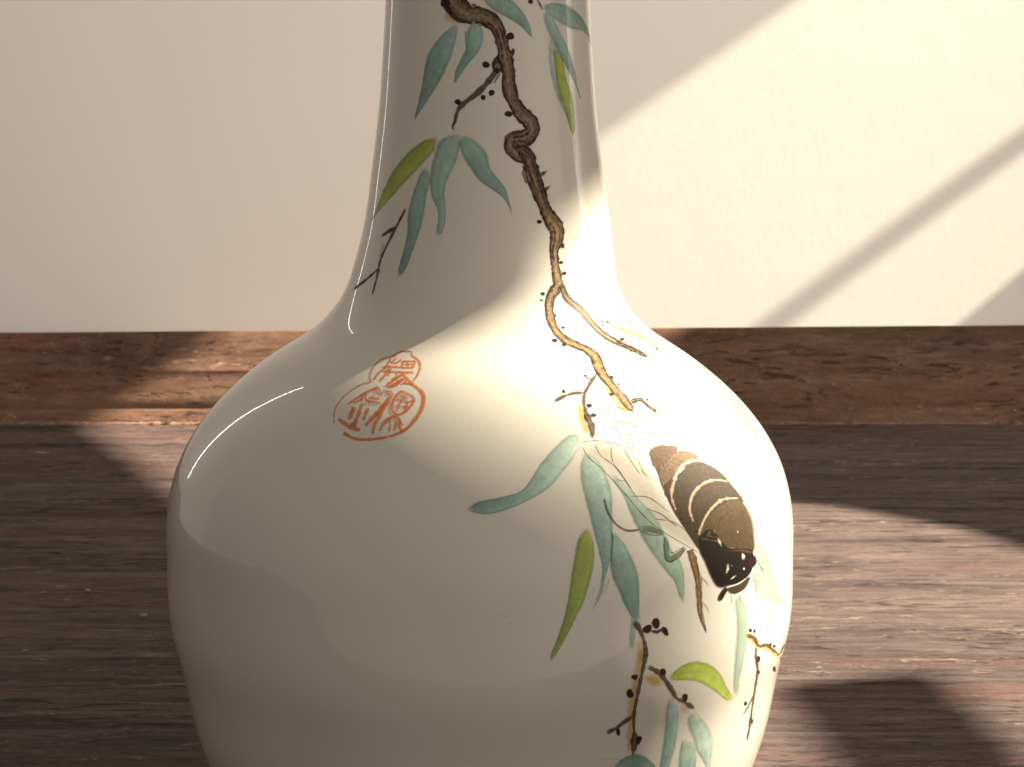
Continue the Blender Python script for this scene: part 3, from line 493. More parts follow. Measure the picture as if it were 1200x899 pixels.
["painted_leaf","teal leaf stretching left from the twig above the bee",[["L",[3655,11962,-126,25,-167,-3,-175,-12,-174,-44,-163,-53,-152,-57,-144,-60,-140,-61,-133,-62,-126,-64,-119,-67,-109,-70,-96,-75,-92,-75,-92,-74,-100,-71,-113,-62,-133,-44,-141,-30,-144,-21,-145,-17,-143,-20,-144,-18,-143,-14,-144,-15,-141,-18,-134,-39,-125,-49,-119,-56],[3602,11903,-192,-123,-145,-96,-128,-90,-121,-67,-119,-67,-116,-66,-115,-65,-115,-63,-117,-61,-120,-58,-122,-55,-125,-50,-127,-47,-131,-41,-132,-38,-131,-36,-131,-35,-131,-34,-131,-32,-132,-29,-133,-26,-132,-25,-133,-22,-135,-15,-136,-7,-137,2,-140,19,-140,18,-146,21],10,3,0.9,"leaf",19.9],
["L",[3753,12076,-145,-21,-142,-26,-142,-20,-138,-26,-131,-36,-127,-36,-119,-40,-108,-47,-114,-40,-104,-46,-108,-43,-95,-49,-91,-50,-95,-46,-85,-52,-73,-56,-83,-51,-64,-58,-80,-52,-64,-57,-73,-51,-74,-51,-85,-43,-98,-31,-98,-31,-109,-11,-106,-17,-106,-19,-109,-8,-106,-13,-106,-16,-108,-4,-107,-11,-105,-18,-106,-14,-104,-18,-99,-27,-99,-26,-96,-28],[3756,12059,-144,-26,-143,-18,-138,-26,-134,-27,-132,-27,-121,-38,-117,-40,-117,-39,-102,-49,-106,-43,-98,-49,-102,-43,-99,-45,-86,-51,-90,-49,-88,-48,-63,-59,-74,-54,-56,-60,-74,-54,-70,-56,-82,-50,-92,-43,-98,-37,-109,-18,-105,-26,-109,-11,-109,-7,-105,-20,-106,-18,-108,-9,-106,-17,-106,-10,-108,-5,-104,-13,-101,-21,-99,-25,-91,-33,-95,-31],3,3,0.5,"ink",1.2],
["L",[3501,11804,-97,-51,-91,-52,-92,-51,-88,-51,-101,-45,-84,-52,-86,-49,-82,-52,-82,-50,-88,-46,-87,-46,-87,-45,-91,-41,-87,-44,-94,-37,-92,-38,-94,-35,-94,-34,-98,-27,-97,-30,-98,-27,-97,-27,-97,-26,-97,-25,-98,-23,-96,-26,-99,-19,-98,-19,-100,-16,-97,-21,-99,-13,-100,-11,-99,-10,-101,3,-101,-6,-101,3,-101,6,-101,6,-102,4],[3527,11793,-97,-51,-97,-50,-92,-50,-93,-50,-79,-55,-95,-47,-89,-49,-91,-47,-88,-47,-83,-49,-85,-48,-88,-45,-86,-46,-93,-40,-89,-42,-94,-38,-95,-36,-98,-30,-96,-33,-100,-26,-98,-27,-98,-26,-97,-27,-97,-26,-97,-26,-100,-18,-98,-22,-98,-21,-97,-22,-101,-15,-99,-17,-101,-13,-102,-5,-103,-6,-101,9,-102,6,-101,5,-101,4,-102,3],3,3,0.4,"ink",1.1]],[]],
["painted_leaf","pale teal leaf under the legs of the bee",[["L",[4189,11274,30,-86,50,-81,53,-81,62,-80,53,-83,36,-88,21,-90,25,-91,37,-90,41,-90,44,-91,49,-91,54,-91,62,-91,70,-89,78,-88,82,-88,85,-88,90,-87,96,-88,100,-88,105,-89,117,-86,115,-90,82,-100,50,-105,61,-106,83,-105,84,-104],[4225,11282,122,-65,105,-70,103,-72,90,-74,91,-76,92,-75,95,-75,101,-74,104,-75,101,-76,92,-83,74,-88,61,-94,54,-96,55,-97,54,-98,50,-100,56,-100,80,-96,107,-90,104,-94,61,-105,25,-108,13,-109,9,-109,-6,-108,-13,-110,-4,-109,10,-108],4,11,0.8,"leaf",15.8],
["L",[4111,11255,44,-59,54,-56,50,-58,42,-60,52,-57,40,-61,40,-62,30,-63,9,-68,16,-68,19,-68,30,-66,35,-67,18,-70,50,-65,40,-67,32,-69,43,-68,42,-69,59,-65,53,-66,59,-66,59,-66,76,-62,56,-68,77,-63,60,-69,84,-63,76,-66,76,-68,91,-63,86,-65,65,-71,55,-74,36,-79,23,-80,59,-78,60,-79,77,-75],[4140,11263,50,-57,44,-59,49,-58,56,-56,43,-61,45,-60,33,-64,20,-67,24,-66,14,-68,25,-66,26,-67,24,-68,46,-65,17,-71,32,-68,47,-66,43,-68,54,-65,46,-68,59,-64,61,-65,64,-64,51,-69,76,-62,61,-68,84,-61,64,-69,77,-66,87,-62,86,-65,87,-67,78,-73,42,-79,35,-80,45,-78,37,-78,68,-75,60,-78],3,3,0.5,"ink",1.1],
["L",[4277,11292,67,-54,62,-56,56,-58,88,-48,62,-57,64,-57,65,-57,77,-53,63,-59,78,-54,72,-57,82,-53,58,-63,84,-54,61,-63,71,-61,39,-71,38,-71,29,-73,55,-70,35,-74,45,-72,33,-75,52,-73,52,-73,65,-71,74,-70,78,-68,61,-73,37,-78,1,-80,18,-81,13,-81,-2,-80,-6,-80,-12,-80,12,-82,5,-82,1,-82],[4303,11301,64,-55,69,-53,75,-52,45,-63,71,-53,71,-55,70,-55,61,-59,77,-54,69,-56,80,-54,73,-57,94,-49,60,-65,68,-62,39,-71,56,-67,45,-70,50,-70,27,-75,49,-72,30,-75,42,-74,31,-75,52,-73,76,-67,90,-64,80,-70,53,-79,25,-81,30,-81,0,-81,7,-81,4,-82,-5,-80,13,-83,-10,-80,-1,-81,2,-82],3,3,0.4,"ink",0.9]],[]],
["painted_leaf","teal leaf running down under the wing of the bee",[["L",[3569,11699,-84,-76,-89,-79,-93,-81,-44,-81,-28,-82,-16,-83,-8,-82,-1,-82,4,-83,11,-82,16,-82,17,-82,17,-83,16,-83,15,-84,17,-85,20,-85,22,-86,24,-85,25,-87,25,-86,24,-88,22,-87,21,-88,13,-90,-3,-90,-17,-92,-25,-94,-15,-105],[3607,11698,102,-69,112,-63,116,-65,62,-73,40,-80,27,-83,19,-84,13,-87,6,-87,-3,-89,-21,-89,-32,-90,-34,-90,-26,-91,-23,-91,-22,-92,-21,-92,-21,-93,-18,-93,-17,-94,-19,-94,-27,-93,-41,-91,-54,-88,-53,-88,-46,-91,-50,-87,-49,-85,-56,-76],10,3,0.92,"leaf",19.5],
["L",[3496,11702,-68,-57,-39,-60,-56,-59,-38,-60,-36,-61,-17,-61,-31,-62,-25,-62,-4,-61,6,-61,-6,-62,17,-60,9,-61,-3,-63,23,-60,-3,-63,18,-60,26,-60,7,-63,12,-63,6,-63,20,-63,13,-64,25,-62,0,-66,22,-63,23,-64,28,-63,9,-66,1,-67,30,-63,11,-66,32,-64,-5,-67,-4,-66,-23,-64,-11,-67,-35,-62,-23,-66],[3508,11700,-34,-61,-66,-57,-43,-60,-51,-58,-34,-60,-34,-60,-3,-61,2,-61,-10,-60,-11,-62,6,-60,-10,-63,5,-61,24,-59,1,-62,30,-59,8,-62,-3,-64,16,-62,12,-62,18,-63,7,-63,17,-63,8,-65,35,-61,14,-65,14,-65,9,-65,29,-64,33,-64,1,-66,21,-66,-7,-67,16,-67,-4,-68,-8,-68,-35,-64,-14,-67,-20,-66],3,3,0.5,"ink",1.2],
["L",[3661,11690,66,-48,65,-48,75,-44,63,-48,50,-54,25,-60,28,-59,18,-61,18,-63,9,-63,-3,-66,17,-63,3,-65,-8,-67,-19,-66,-33,-66,-21,-67,-22,-67,-19,-68,-10,-68,-20,-68,-18,-68,-16,-69,-18,-69,-17,-69,-5,-70,-18,-69,-15,-70,-12,-69,-29,-68,-34,-66,-28,-68,-51,-63,-37,-66,-33,-68,-24,-70,-44,-65,-25,-70,-27,-70],[3689,11700,62,-48,71,-46,60,-50,58,-51,49,-54,46,-56,23,-61,20,-62,13,-64,14,-63,19,-64,-8,-66,-4,-67,-11,-66,-17,-68,-17,-67,-30,-66,-24,-67,-17,-68,-23,-68,-14,-68,-13,-69,-16,-68,-12,-70,-11,-69,-20,-69,-8,-70,-14,-70,-23,-70,-18,-70,-31,-68,-52,-63,-32,-68,-37,-66,-34,-67,-41,-66,-20,-71,-36,-67,-34,-68],3,3,0.4,"ink",0.9]],[]],
["painted_leaf","dark teal leaf below the bee",[["L",[3933,10231,-35,-71,-36,-73,-30,-75,-18,-74,-17,-75,-14,-74,-12,-76,-10,-75,-4,-76,8,-77,23,-77,39,-75,48,-74,53,-74,52,-75,47,-76,46,-76,48,-77,52,-77,58,-75,62,-75,73,-73,82,-70,86,-69],[3954,10230,75,-66,81,-62,72,-62,58,-66,53,-67,50,-69,46,-70,45,-71,42,-71,40,-74,35,-74,29,-77,21,-77,14,-78,4,-78,-4,-78,-5,-78,-2,-79,0,-79,0,-79,-1,-79,-8,-80,-18,-82,-21,-86],2,3,0.95,"leaf",18.5],
["L",[3872,10235,-12,-57,-15,-57,-9,-58,-17,-57,-19,-57,-22,-57,-11,-58,-2,-59,-15,-58,-2,-58,-6,-60,1,-60,10,-60,13,-61,14,-62,53,-55,31,-59,42,-57,45,-56,34,-59,43,-58,32,-60,30,-61,38,-60,51,-57,47,-59,54,-56,40,-60,57,-55,52,-57,44,-59],[3918,10231,-21,-57,-18,-57,-23,-56,-13,-57,-11,-58,-5,-58,-13,-58,-18,-57,-3,-59,-14,-58,-5,-58,-1,-59,6,-59,21,-58,41,-55,16,-60,46,-55,39,-58,37,-58,42,-58,30,-61,39,-59,43,-58,40,-59,33,-60,45,-59,42,-59,61,-54,44,-59,49,-58,55,-56],3,3,0.5,"ink",1.4],
["L",[3981,10223,56,-47,40,-54,64,-46,49,-51,34,-55,48,-52,47,-53,25,-59,38,-56,41,-55,33,-57,31,-59,27,-59,31,-59,28,-60,12,-62,15,-62,13,-62,-5,-62,0,-62,-11,-62,-8,-62,3,-64,-13,-62,13,-64,1,-64,6,-63,-10,-63,3,-63,10,-65],[4004,10232,43,-53,63,-45,38,-55,50,-51,59,-49,36,-56,34,-56,52,-53,36,-56,30,-58,35,-58,34,-58,33,-59,22,-61,18,-62,23,-62,11,-63,1,-63,7,-63,-6,-62,2,-63,3,-63,-5,-63,13,-64,-13,-62,-1,-63,-6,-63,9,-64,-3,-63,-11,-63],3,3,0.4,"ink",1.0],
["L",[3852,10250,7,-61,5,-59,-6,-61,-20,-61,-8,-61,-18,-61,-12,-62,-16,-62,-16,-61,-12,-62,-14,-63,-10,-62],[3910,10253,9,-62,-6,-63,-17,-62,-10,-62,-23,-61,-13,-62,-20,-61,-16,-61,-15,-62,-17,-61,-14,-63,-14,-62],12,12,0.55,"ink",1.5]],[]],
["leaf_tip","",[["L",[3474,9324,-39,-59,-22,-64,-35,-60,-27,-61,-37,-59,-14,-67,-34,-61,-27,-64,-30,-63],[3601,9289,-25,-63,-40,-59,-28,-64,-41,-60,-37,-62,-64,-51,-45,-57,-51,-55,-48,-56],2,2,0.8,"leaf",4.0],
["L",[3681,9414,-25,-70,-25,-68,-31,-65,-50,-59,-64,-53,-60,-58],[3758,9396,-34,-67,-31,-69,-42,-68,-61,-60,-72,-53,-77,-47],4,4,0.6,"leaf",2.2],
["L",[4345,8583,-9,-71,7,-74,-24,-68,-2,-73,-16,-71,-10,-72,11,-74,5,-73,13,-75],[4571,8549,-12,-71,-31,-68,2,-73,-21,-69,-6,-71,-9,-71,-27,-68,-19,-70,-27,-69],2,2,0.6,"leaf",7.0],
["L",[4532,8626,52,-88,72,-86],[4619,8637,39,-90,18,-92],4,4,0.6,"ink",2.4]],[]],
["painted_leaf","long lime leaf hanging below the bee",[["L",[3175,10371,-96,-66,-91,-71,-90,-73,-57,-83,-43,-85,-35,-88,-31,-88,-30,-88,-29,-89,-26,-89,-25,-91,-23,-91,-23,-91,-21,-92,-19,-93,-20,-93,-25,-92,-28,-92,-32,-91,-35,-91,-37,-90,-41,-89,-44,-88,-46,-88,-49,-86,-52,-86,-47,-89,-47,-90,-37,-96],[3209,10358,35,-102,32,-97,37,-98,9,-93,0,-93,-12,-93,-23,-92,-28,-92,-36,-91,-40,-90,-42,-91,-41,-90,-40,-92,-42,-90,-50,-89,-59,-86,-65,-83,-65,-84,-62,-84,-60,-86,-62,-85,-64,-84,-67,-82,-68,-82,-69,-82,-70,-81,-77,-78,-78,-77,-86,-71],5,13,0.95,"leaf",14.8],
["L",[3116,10393,-68,-53,-54,-57,-67,-54,-45,-61,-44,-62,-32,-64,-35,-64,-17,-67,-32,-64,-14,-67,-24,-65,-24,-66,-14,-67,-39,-64,-3,-70,-14,-68,-14,-68,-18,-68,-18,-68,-18,-69,-3,-70,-22,-68,-32,-66,-13,-70,-21,-68,-22,-68,-27,-67,-30,-66,-36,-65,-31,-66,-23,-68,-33,-65,-42,-63,-32,-66,-46,-60,-41,-63,-32,-66,-35,-66,-44,-62],[3111,10395,-42,-62,-56,-57,-41,-62,-54,-57,-45,-60,-40,-61,-25,-64,-33,-64,-14,-67,-31,-64,-21,-66,-19,-66,-25,-66,1,-70,-33,-65,-20,-67,-20,-68,-15,-68,-12,-69,-11,-69,-25,-68,-11,-70,-7,-71,-30,-67,-24,-68,-27,-67,-25,-68,-26,-68,-24,-68,-31,-66,-43,-63,-36,-64,-29,-67,-42,-63,-32,-67,-40,-63,-50,-60,-48,-60,-37,-65],9,9,0.5,"ink",1.2],
["L",[3259,10334,14,-67,3,-68,12,-68,12,-68,9,-69,5,-69,-9,-68,3,-70,-27,-67,-29,-67,-17,-68,-21,-68,-28,-68,-34,-66,-28,-68,-39,-65,-19,-71,-32,-67,-28,-68,-45,-63,-32,-68,-57,-58,-48,-62,-40,-66,-54,-60,-43,-64,-43,-64,-43,-65,-46,-63,-49,-61,-49,-62,-57,-58,-47,-62,-65,-55,-44,-64,-55,-59,-44,-65,-60,-56,-43,-65],[3283,10336,3,-68,18,-67,11,-68,10,-69,7,-69,0,-70,3,-70,-21,-68,-4,-70,-12,-71,-27,-67,-33,-67,-31,-68,-28,-68,-33,-66,-23,-70,-39,-65,-29,-68,-37,-67,-29,-69,-52,-61,-37,-67,-50,-61,-56,-59,-39,-66,-49,-62,-46,-63,-49,-61,-48,-63,-48,-62,-51,-61,-44,-64,-55,-59,-39,-66,-59,-58,-49,-62,-58,-57,-43,-65,-59,-58],9,9,0.4,"ink",1.0]],[]],
["painted_leaf","bright lime leaf arching right near the bottom",[["L",[5632,7190,87,60,88,62,103,44,113,36,124,26,136,16,143,5,153,-9,159,-28,161,-40,160,-51,157,-63,150,-73,143,-82,136,-87,122,-94,113,-99,116,-101,133,-104,154,-109,188,-119,216,-104],[5633,7177,113,-20,121,-28,119,-19,121,-15,122,-15,124,-18,127,-26,129,-31,130,-38,131,-45,130,-53,134,-55,138,-56,143,-59,145,-63,145,-69,149,-73,154,-74,157,-78,181,-56,171,-6,175,-14],5,6,0.95,"leaf",16.5],
["L",[5649,7200,63,44,69,40,68,41,84,31,96,21,92,23,99,19,111,5,111,4,117,-4,121,-29,127,-9,122,-42,121,-44,122,-46,110,-59,119,-56,110,-63,112,-67,80,-74,106,-73,85,-78,92,-80,97,-83,127,-82,128,-85,156,-83,178,-80],[5610,7223,70,40,67,43,89,29,83,33,81,36,99,20,109,11,106,15,118,0,124,-10,127,-8,124,-45,131,-27,131,-38,125,-51,129,-52,111,-66,113,-66,101,-72,117,-72,74,-79,91,-79,92,-80,112,-80,106,-83,134,-82,147,-82,160,-84],14,14,0.5,"ink",1.2],
["L",[5636,7149,117,-25,116,-6,119,-18,122,-23,120,-3,124,-24,125,-27,128,-24,126,-45,130,-42,134,-46,130,-59,142,-52,130,-70,145,-61,151,-63,151,-71,149,-77,166,-75,190,-65,181,-17,183,-18],[5635,7162,114,-4,118,-24,118,-14,118,-6,124,-27,125,-14,129,-24,129,-39,135,-30,132,-48,127,-59,136,-51,136,-60,154,-48,145,-67,140,-75,146,-74,160,-72,148,-80,175,-54,175,-23,172,-9],14,14,0.4,"ink",1.1]],[]],
["painted_leaf","middle teal leaf at the bottom edge",[["L",[6609,5741,-97,-59,-33,-86,-11,-90,0,-93,5,-95,6,-95,9,-95,11,-97,15,-98,19,-99,42,-105,209,-134],[6661,5723,230,-124,144,-106,100,-107,79,-108,48,-106,23,-102,7,-100,-6,-96,-24,-91,-47,-84,-76,-77,-239,-48],10,3,0.85,"leaf",15.4],
["L",[6494,5780,-14,-67,-19,-65,-3,-70,-18,-65,6,-72,1,-70,-6,-69,17,-74,15,-74,-7,-69,24,-76,2,-71,14,-75,34,-79,13,-75,16,-76],[6542,5766,-15,-66,-12,-67,-24,-63,5,-71,-7,-67,5,-71,14,-73,-8,-69,-2,-70,22,-75,-5,-70,21,-75,13,-74,-2,-72,24,-77,26,-79],3,3,0.5,"ink",1.1],
["L",[6741,5686,109,-72,111,-71,68,-79,82,-78,78,-81,28,-77,40,-79,14,-76,2,-73,-1,-73,-14,-69,-24,-66,-36,-61,-26,-66,-46,-59,-44,-59],[6768,5696,116,-71,107,-77,102,-80,65,-82,45,-81,64,-83,15,-78,17,-77,11,-76,0,-74,-4,-74,-17,-70,-30,-65,-55,-56,-34,-63,-25,-67],3,3,0.4,"ink",1.1]],[]],
["painted_leaf","tall narrow teal leaf at the bottom edge",[["L",[5712,6801,-3,-87,-18,-86,-8,-87,6,-89,12,-91,17,-91,17,-92,12,-91,8,-90,5,-89,1,-88,-2,-87,-5,-86,-6,-86,-7,-86,-6,-87,1,-87,5,-89,3,-89,-4,-88,1,-88,22,-92,61,-99],[5722,6803,100,-87,123,-91,112,-96,83,-99,52,-101,31,-98,17,-96,8,-94,3,-92,3,-93,5,-92,2,-92,-6,-90,-20,-87,-32,-83,-33,-82,-30,-84,-29,-85,-28,-84,-26,-86,-33,-85,-54,-82,-88,-77],10,3,0.85,"leaf",11.5],
["L",[5685,6801,-20,-62,-2,-66,5,-68,-12,-64,10,-70,6,-69,5,-69,25,-72,21,-72,5,-69,12,-70,-10,-65,13,-70,2,-68,1,-67,-15,-64,2,-67,-9,-65,-1,-67,2,-68,-2,-67,-16,-64,15,-70,-4,-67,15,-70,-9,-66,-4,-67,-3,-67,-17,-65,-6,-67],[5705,6796,11,-69,-6,-65,-11,-64,12,-70,-2,-66,10,-69,19,-71,1,-68,5,-69,15,-71,3,-68,21,-72,-7,-66,0,-68,-2,-66,12,-70,-11,-65,-1,-67,-10,-65,-12,-64,-5,-66,16,-70,-8,-66,12,-70,-13,-65,3,-69,-7,-66,-8,-67,6,-70,-1,-69],3,3,0.5,"ink",1.2],
["L",[5729,6803,65,-70,90,-64,88,-66,65,-73,74,-71,43,-74,26,-72,16,-71,19,-72,17,-72,-10,-66,10,-70,-5,-67,3,-69,12,-71,7,-69,-13,-64,-4,-67,-17,-63,-25,-61,-18,-63,-22,-62,-25,-62,-26,-61,-18,-63,-27,-61,-20,-64,-17,-64,-8,-67,-14,-66,-18,-65],[5750,6809,87,-63,70,-70,74,-71,89,-70,56,-76,55,-76,36,-75,29,-75,11,-72,0,-68,18,-73,-5,-67,9,-70,4,-68,-6,-67,-3,-67,7,-70,-14,-65,-18,-64,-23,-62,-32,-59,-24,-62,-18,-63,-17,-64,-24,-62,-14,-65,-19,-64,-21,-63,-27,-61,-20,-64,-12,-66],3,3,0.4,"ink",1.0]],[]],
["painted_leaf","broad teal leaf under the tip of the lower twig",[["L",[6783,6305,-106,-52,-104,-61,18,-96,64,-102,88,-102,105,-101,105,-101,79,-101,52,-101,90,-102,129,-100,139,-101,139,-104,144,-106,122,-111,97,-112,104,-116,122,-122],[6808,6303,159,-93,193,-100,152,-97,151,-99,143,-101,123,-103,97,-105,64,-102,39,-99,27,-97,22,-96,7,-93,3,-93,23,-98,37,-101,45,-104,43,-104,48,-107],10,4,0.8,"leaf",13.1],
["L",[6730,6315,-87,-31,-71,-43,-8,-70,10,-73,44,-77,65,-78,70,-78,84,-75,75,-75,66,-75,43,-74,49,-77,52,-79,102,-76,99,-76,103,-76,108,-76,98,-80,111,-79,90,-82,47,-81,87,-86,73,-86,103,-92],[6749,6304,-57,-47,-68,-40,-46,-50,30,-73,47,-75,52,-76,77,-75,76,-75,83,-76,74,-78,52,-77,29,-74,73,-75,76,-75,105,-74,106,-76,98,-79,121,-78,97,-83,87,-85,102,-87,50,-84,72,-86,62,-87],3,3,0.5,"ink",1.0],
["L",[6842,6293,111,-76,129,-69,120,-75,113,-78,116,-77,111,-77,104,-79,95,-80,73,-80,40,-78,35,-77,25,-76,30,-77,15,-75,-11,-69,17,-75,-1,-73,27,-78,44,-83,12,-76,54,-86,17,-78,69,-90],[6862,6302,127,-70,113,-77,122,-75,126,-76,119,-77,118,-79,103,-83,85,-83,68,-82,64,-83,36,-79,25,-77,9,-74,18,-76,27,-79,-18,-67,18,-76,16,-75,12,-76,56,-85,24,-79,71,-90,31,-82],3,3,0.4,"ink",1.1]],[]],
["painted_leaf","rounded teal leaf cut by the lower edge of the picture",[["L",[4060,5325,90,138,86,80,97,49,113,33,118,28,127,18,140,-8,144,-39,140,-56,137,-65,127,-74,116,-83,102,-90,79,-108,85,-104],[4049,5269,96,-99,115,-50,116,-26,117,-27,119,-26,120,-29,122,-26,122,-16,121,-5,120,-3,125,-8,125,-7,115,11,99,40,87,36],2,3,0.9,"leaf",23.2],
["L",[4088,5417,60,49,63,47,69,42,79,34,94,20,88,26,98,15,99,11,108,-14,111,-25,105,-50,113,-39,109,-51,97,-60,89,-66,79,-70,57,-73,76,-74,46,-77],[4068,5429,55,52,63,48,74,41,81,36,85,32,97,19,96,21,110,6,117,-11,117,-37,118,-36,104,-57,104,-56,102,-60,94,-65,90,-69,84,-74,40,-78,72,-76],3,3,0.5,"ink",1.1],
["L",[4031,5165,105,-32,108,-21,108,-29,111,-17,110,-29,112,-27,115,-21,117,-22,115,-7,113,-2,114,-5,117,-7,123,-12,106,17,90,30,97,24],[4032,5176,107,-15,107,-27,110,-20,108,-32,112,-21,112,-26,112,-31,113,-18,113,-11,113,-4,114,-3,118,-11,110,3,105,10,95,23,88,31],3,3,0.4,"ink",1.0]],[]],
["leaf_vein","",[["L",[3562,5627,110,10,109,9,112,3,116,-11,119,-24,120,-25,121,-27],[3557,5638,109,10,109,11,115,2,119,-12,120,-21,120,-29,122,-26],3,3,0.5,"ink",0.6],
["L",[4694,5667,18,-88,14,-88,14,-88,16,-88,22,-89,17,-89],[4722,5664,13,-88,17,-88,17,-88,19,-88,15,-89,21,-89],3,3,0.5,"ink",0.9]],[]],
["painted_leaf","pale mint leaf to the right of the head of the bee",[["L",[9298,9466,184,20,184,-50,146,-90,127,-93,117,-96,110,-98,103,-98,92,-100,68,-97,62,-98,74,-99,80,-100,89,-101,144,-107,219,-112,281,-118,322,-133,416,-146],[9260,9387,-15,-190,-4,-121,22,-84,17,-85,13,-84,41,-87,56,-89,58,-89,66,-90,79,-91,111,-92,185,-88,258,-73,296,-67,326,-70,371,-71,448,-74,530,-99],11,11,0.62,"leaf",20.2],
["L",[9358,9602,108,-65,122,-65,100,-70,137,-68,66,-74,96,-73,86,-76,89,-76,95,-78,76,-77,32,-74,42,-75,53,-77,76,-80,34,-75,39,-77,128,-86,133,-86,162,-88,175,-91,282,-95,268,-102,304,-110],[9400,9608,105,-66,108,-67,136,-67,85,-73,133,-73,89,-76,90,-77,78,-77,66,-77,70,-78,84,-79,56,-78,44,-75,42,-76,94,-82,87,-80,37,-76,114,-82,179,-87,246,-91,203,-96,289,-103,334,-114],3,3,0.5,"ink",1.1],
["L",[9181,9246,4,-67,28,-70,25,-70,5,-67,12,-69,-10,-67,37,-73,39,-72,63,-74,45,-73,54,-74,68,-75,98,-76,103,-79,187,-71,220,-63,246,-54,267,-53,290,-60,327,-56,372,-77,457,-82],[9224,9242,24,-70,5,-67,11,-69,33,-71,9,-69,31,-70,21,-69,50,-73,29,-71,53,-73,55,-74,58,-73,64,-74,136,-71,166,-66,218,-52,237,-55,256,-63,288,-53,322,-65,376,-61,456,-92],3,3,0.4,"ink",1.1]],[]],
["painted_leaf","thin mint leaf tip above the right-hand twig",[["L",[10100,8147,-113,-55,56,-100,54,-101,48,-100,42,-100,42,-100,48,-101,61,-105,86,-109],[10197,8122,182,-134,5,-88,5,-89,4,-88,6,-89,8,-90,12,-90,14,-91,1,-89],11,11,0.5,"leaf",3.2]],[]],
["painted_leaf","mint leaf hanging below the head of the bee",[["L",[8324,8580,-92,-69,-18,-80,7,-83,27,-87,21,-86,14,-85,8,-85,4,-85,2,-84,0,-84,-1,-84,0,-84,-2,-85,-2,-84,-2,-85,1,-85,4,-87,9,-88,16,-89,21,-91,29,-93,38,-95,47,-98,76,-104,109,-109,134,-115],[8439,8564,168,-107,95,-97,66,-93,35,-89,29,-89,27,-89,25,-88,18,-88,10,-88,0,-85,-10,-84,-15,-83,-17,-83,-19,-83,-18,-83,-16,-83,-18,-83,-21,-82,-21,-82,-13,-85,0,-88,15,-92,26,-94,18,-94,13,-93,-1,-91],11,11,0.6,"leaf",10.0],
["L",[8093,8610,29,-68,43,-70,-1,-66,41,-70,12,-67,27,-68,19,-68,-3,-66,11,-67,-3,-65,4,-67,12,-68,-16,-63,8,-68,-9,-65,-5,-65,2,-67,-6,-66,-9,-65,20,-71,5,-69,8,-69,-13,-65,32,-75,0,-68,11,-71,50,-79,5,-70,64,-82,25,-76,66,-84,92,-86,60,-83],[8158,8606,19,-68,9,-67,52,-71,7,-67,31,-69,9,-68,6,-67,20,-68,1,-67,9,-67,0,-66,-12,-65,16,-69,-9,-65,10,-68,3,-68,-6,-65,3,-68,7,-69,-20,-63,-2,-67,1,-68,30,-73,-7,-67,32,-75,29,-74,1,-69,57,-80,10,-72,65,-82,50,-79,57,-82,94,-87],3,3,0.5,"ink",1.2],
["L",[8614,8537,45,-69,39,-69,12,-67,29,-68,45,-69,13,-67,33,-69,22,-68,-1,-65,15,-67,3,-66,13,-67,8,-66,-19,-62,9,-67,-17,-63,-19,-62,-8,-64,-17,-62,-7,-65,-29,-60,-19,-62,-13,-63,-25,-61,-6,-65,-9,-65,19,-72,-9,-66,31,-75,-7,-66,33,-76,31,-75,30,-75,30,-75],[8685,8531,15,-67,21,-67,50,-70,30,-68,9,-67,35,-69,7,-66,20,-68,39,-71,17,-68,19,-68,-3,-66,-10,-64,7,-68,-30,-60,-8,-64,-8,-65,-20,-62,-11,-64,-19,-62,5,-68,-8,-65,-19,-63,-9,-65,-24,-60,-11,-64,-25,-61,23,-73,-3,-67,48,-79,16,-71,23,-74,25,-74,24,-74],3,3,0.4,"ink",1.1]],[]],
["painted_leaf","pale green leaf along the right shoulder",[["L",[13681,13068,293,-31,381,-46,501,-58,290,-67,157,-66,19,-63,-80,-59,-126,-57,-170,-56,-239,-55,-228,-57,-165,-59,-69,-64,-11,-65,-27,-67,-89,-65,-151,-65,-157,-65,-152,-66,-146,-68,-140,-68,-136,-70,-136,-71,-142,-71,-141,-72,-129,-73,-150,-78,-126,-80,-132,-86],[13528,13047,-360,-75,-294,-65,-252,-65,-134,-58,-87,-57,-42,-57,-19,-57,-22,-57,-33,-58,-30,-59,-27,-59,-26,-60,-26,-61,-28,-62,-27,-62,-23,-63,-18,-64,-10,-65,3,-65,13,-66,17,-67,15,-67,8,-69,-6,-70,-16,-71,-17,-71,17,-70,28,-69,75,-67],11,15,0.6,"leaf",9.9],
["L",[13820,13102,170,-38,144,-40,356,-42,138,-44,-21,-42,547,-58,-154,-40,118,-50,-253,-37,-96,-43,54,-48,-65,-44,-191,-40,-248,-40,-8,-48,-146,-44,-152,-45,125,-51,12,-50,-150,-45,-81,-48,-49,-49,-187,-46,71,-54,-131,-49,-152,-48,20,-55,-180,-48,-197,-49,-62,-53,-12,-56,-213,-49,-77,-54,-58,-55,-67,-56,-120,-54,-92,-56,-23,-59,-22,-59],[14179,13104,157,-40,295,-42,97,-43,385,-51,1011,-86,-792,-11,692,-79,-413,-25,445,-69,-23,-46,-551,-19,-261,-35,-156,-41,-83,-45,-382,-33,-92,-45,41,-50,-203,-42,-25,-49,140,-55,-13,-51,-155,-46,-23,-52,-352,-39,-97,-49,-65,-52,-245,-45,-25,-54,7,-55,-145,-51,-200,-49,12,-58,-139,-52,-151,-52,-124,-53,-49,-57,-55,-57,-104,-56,-75,-57],3,3,0.5,"ink",1.2],
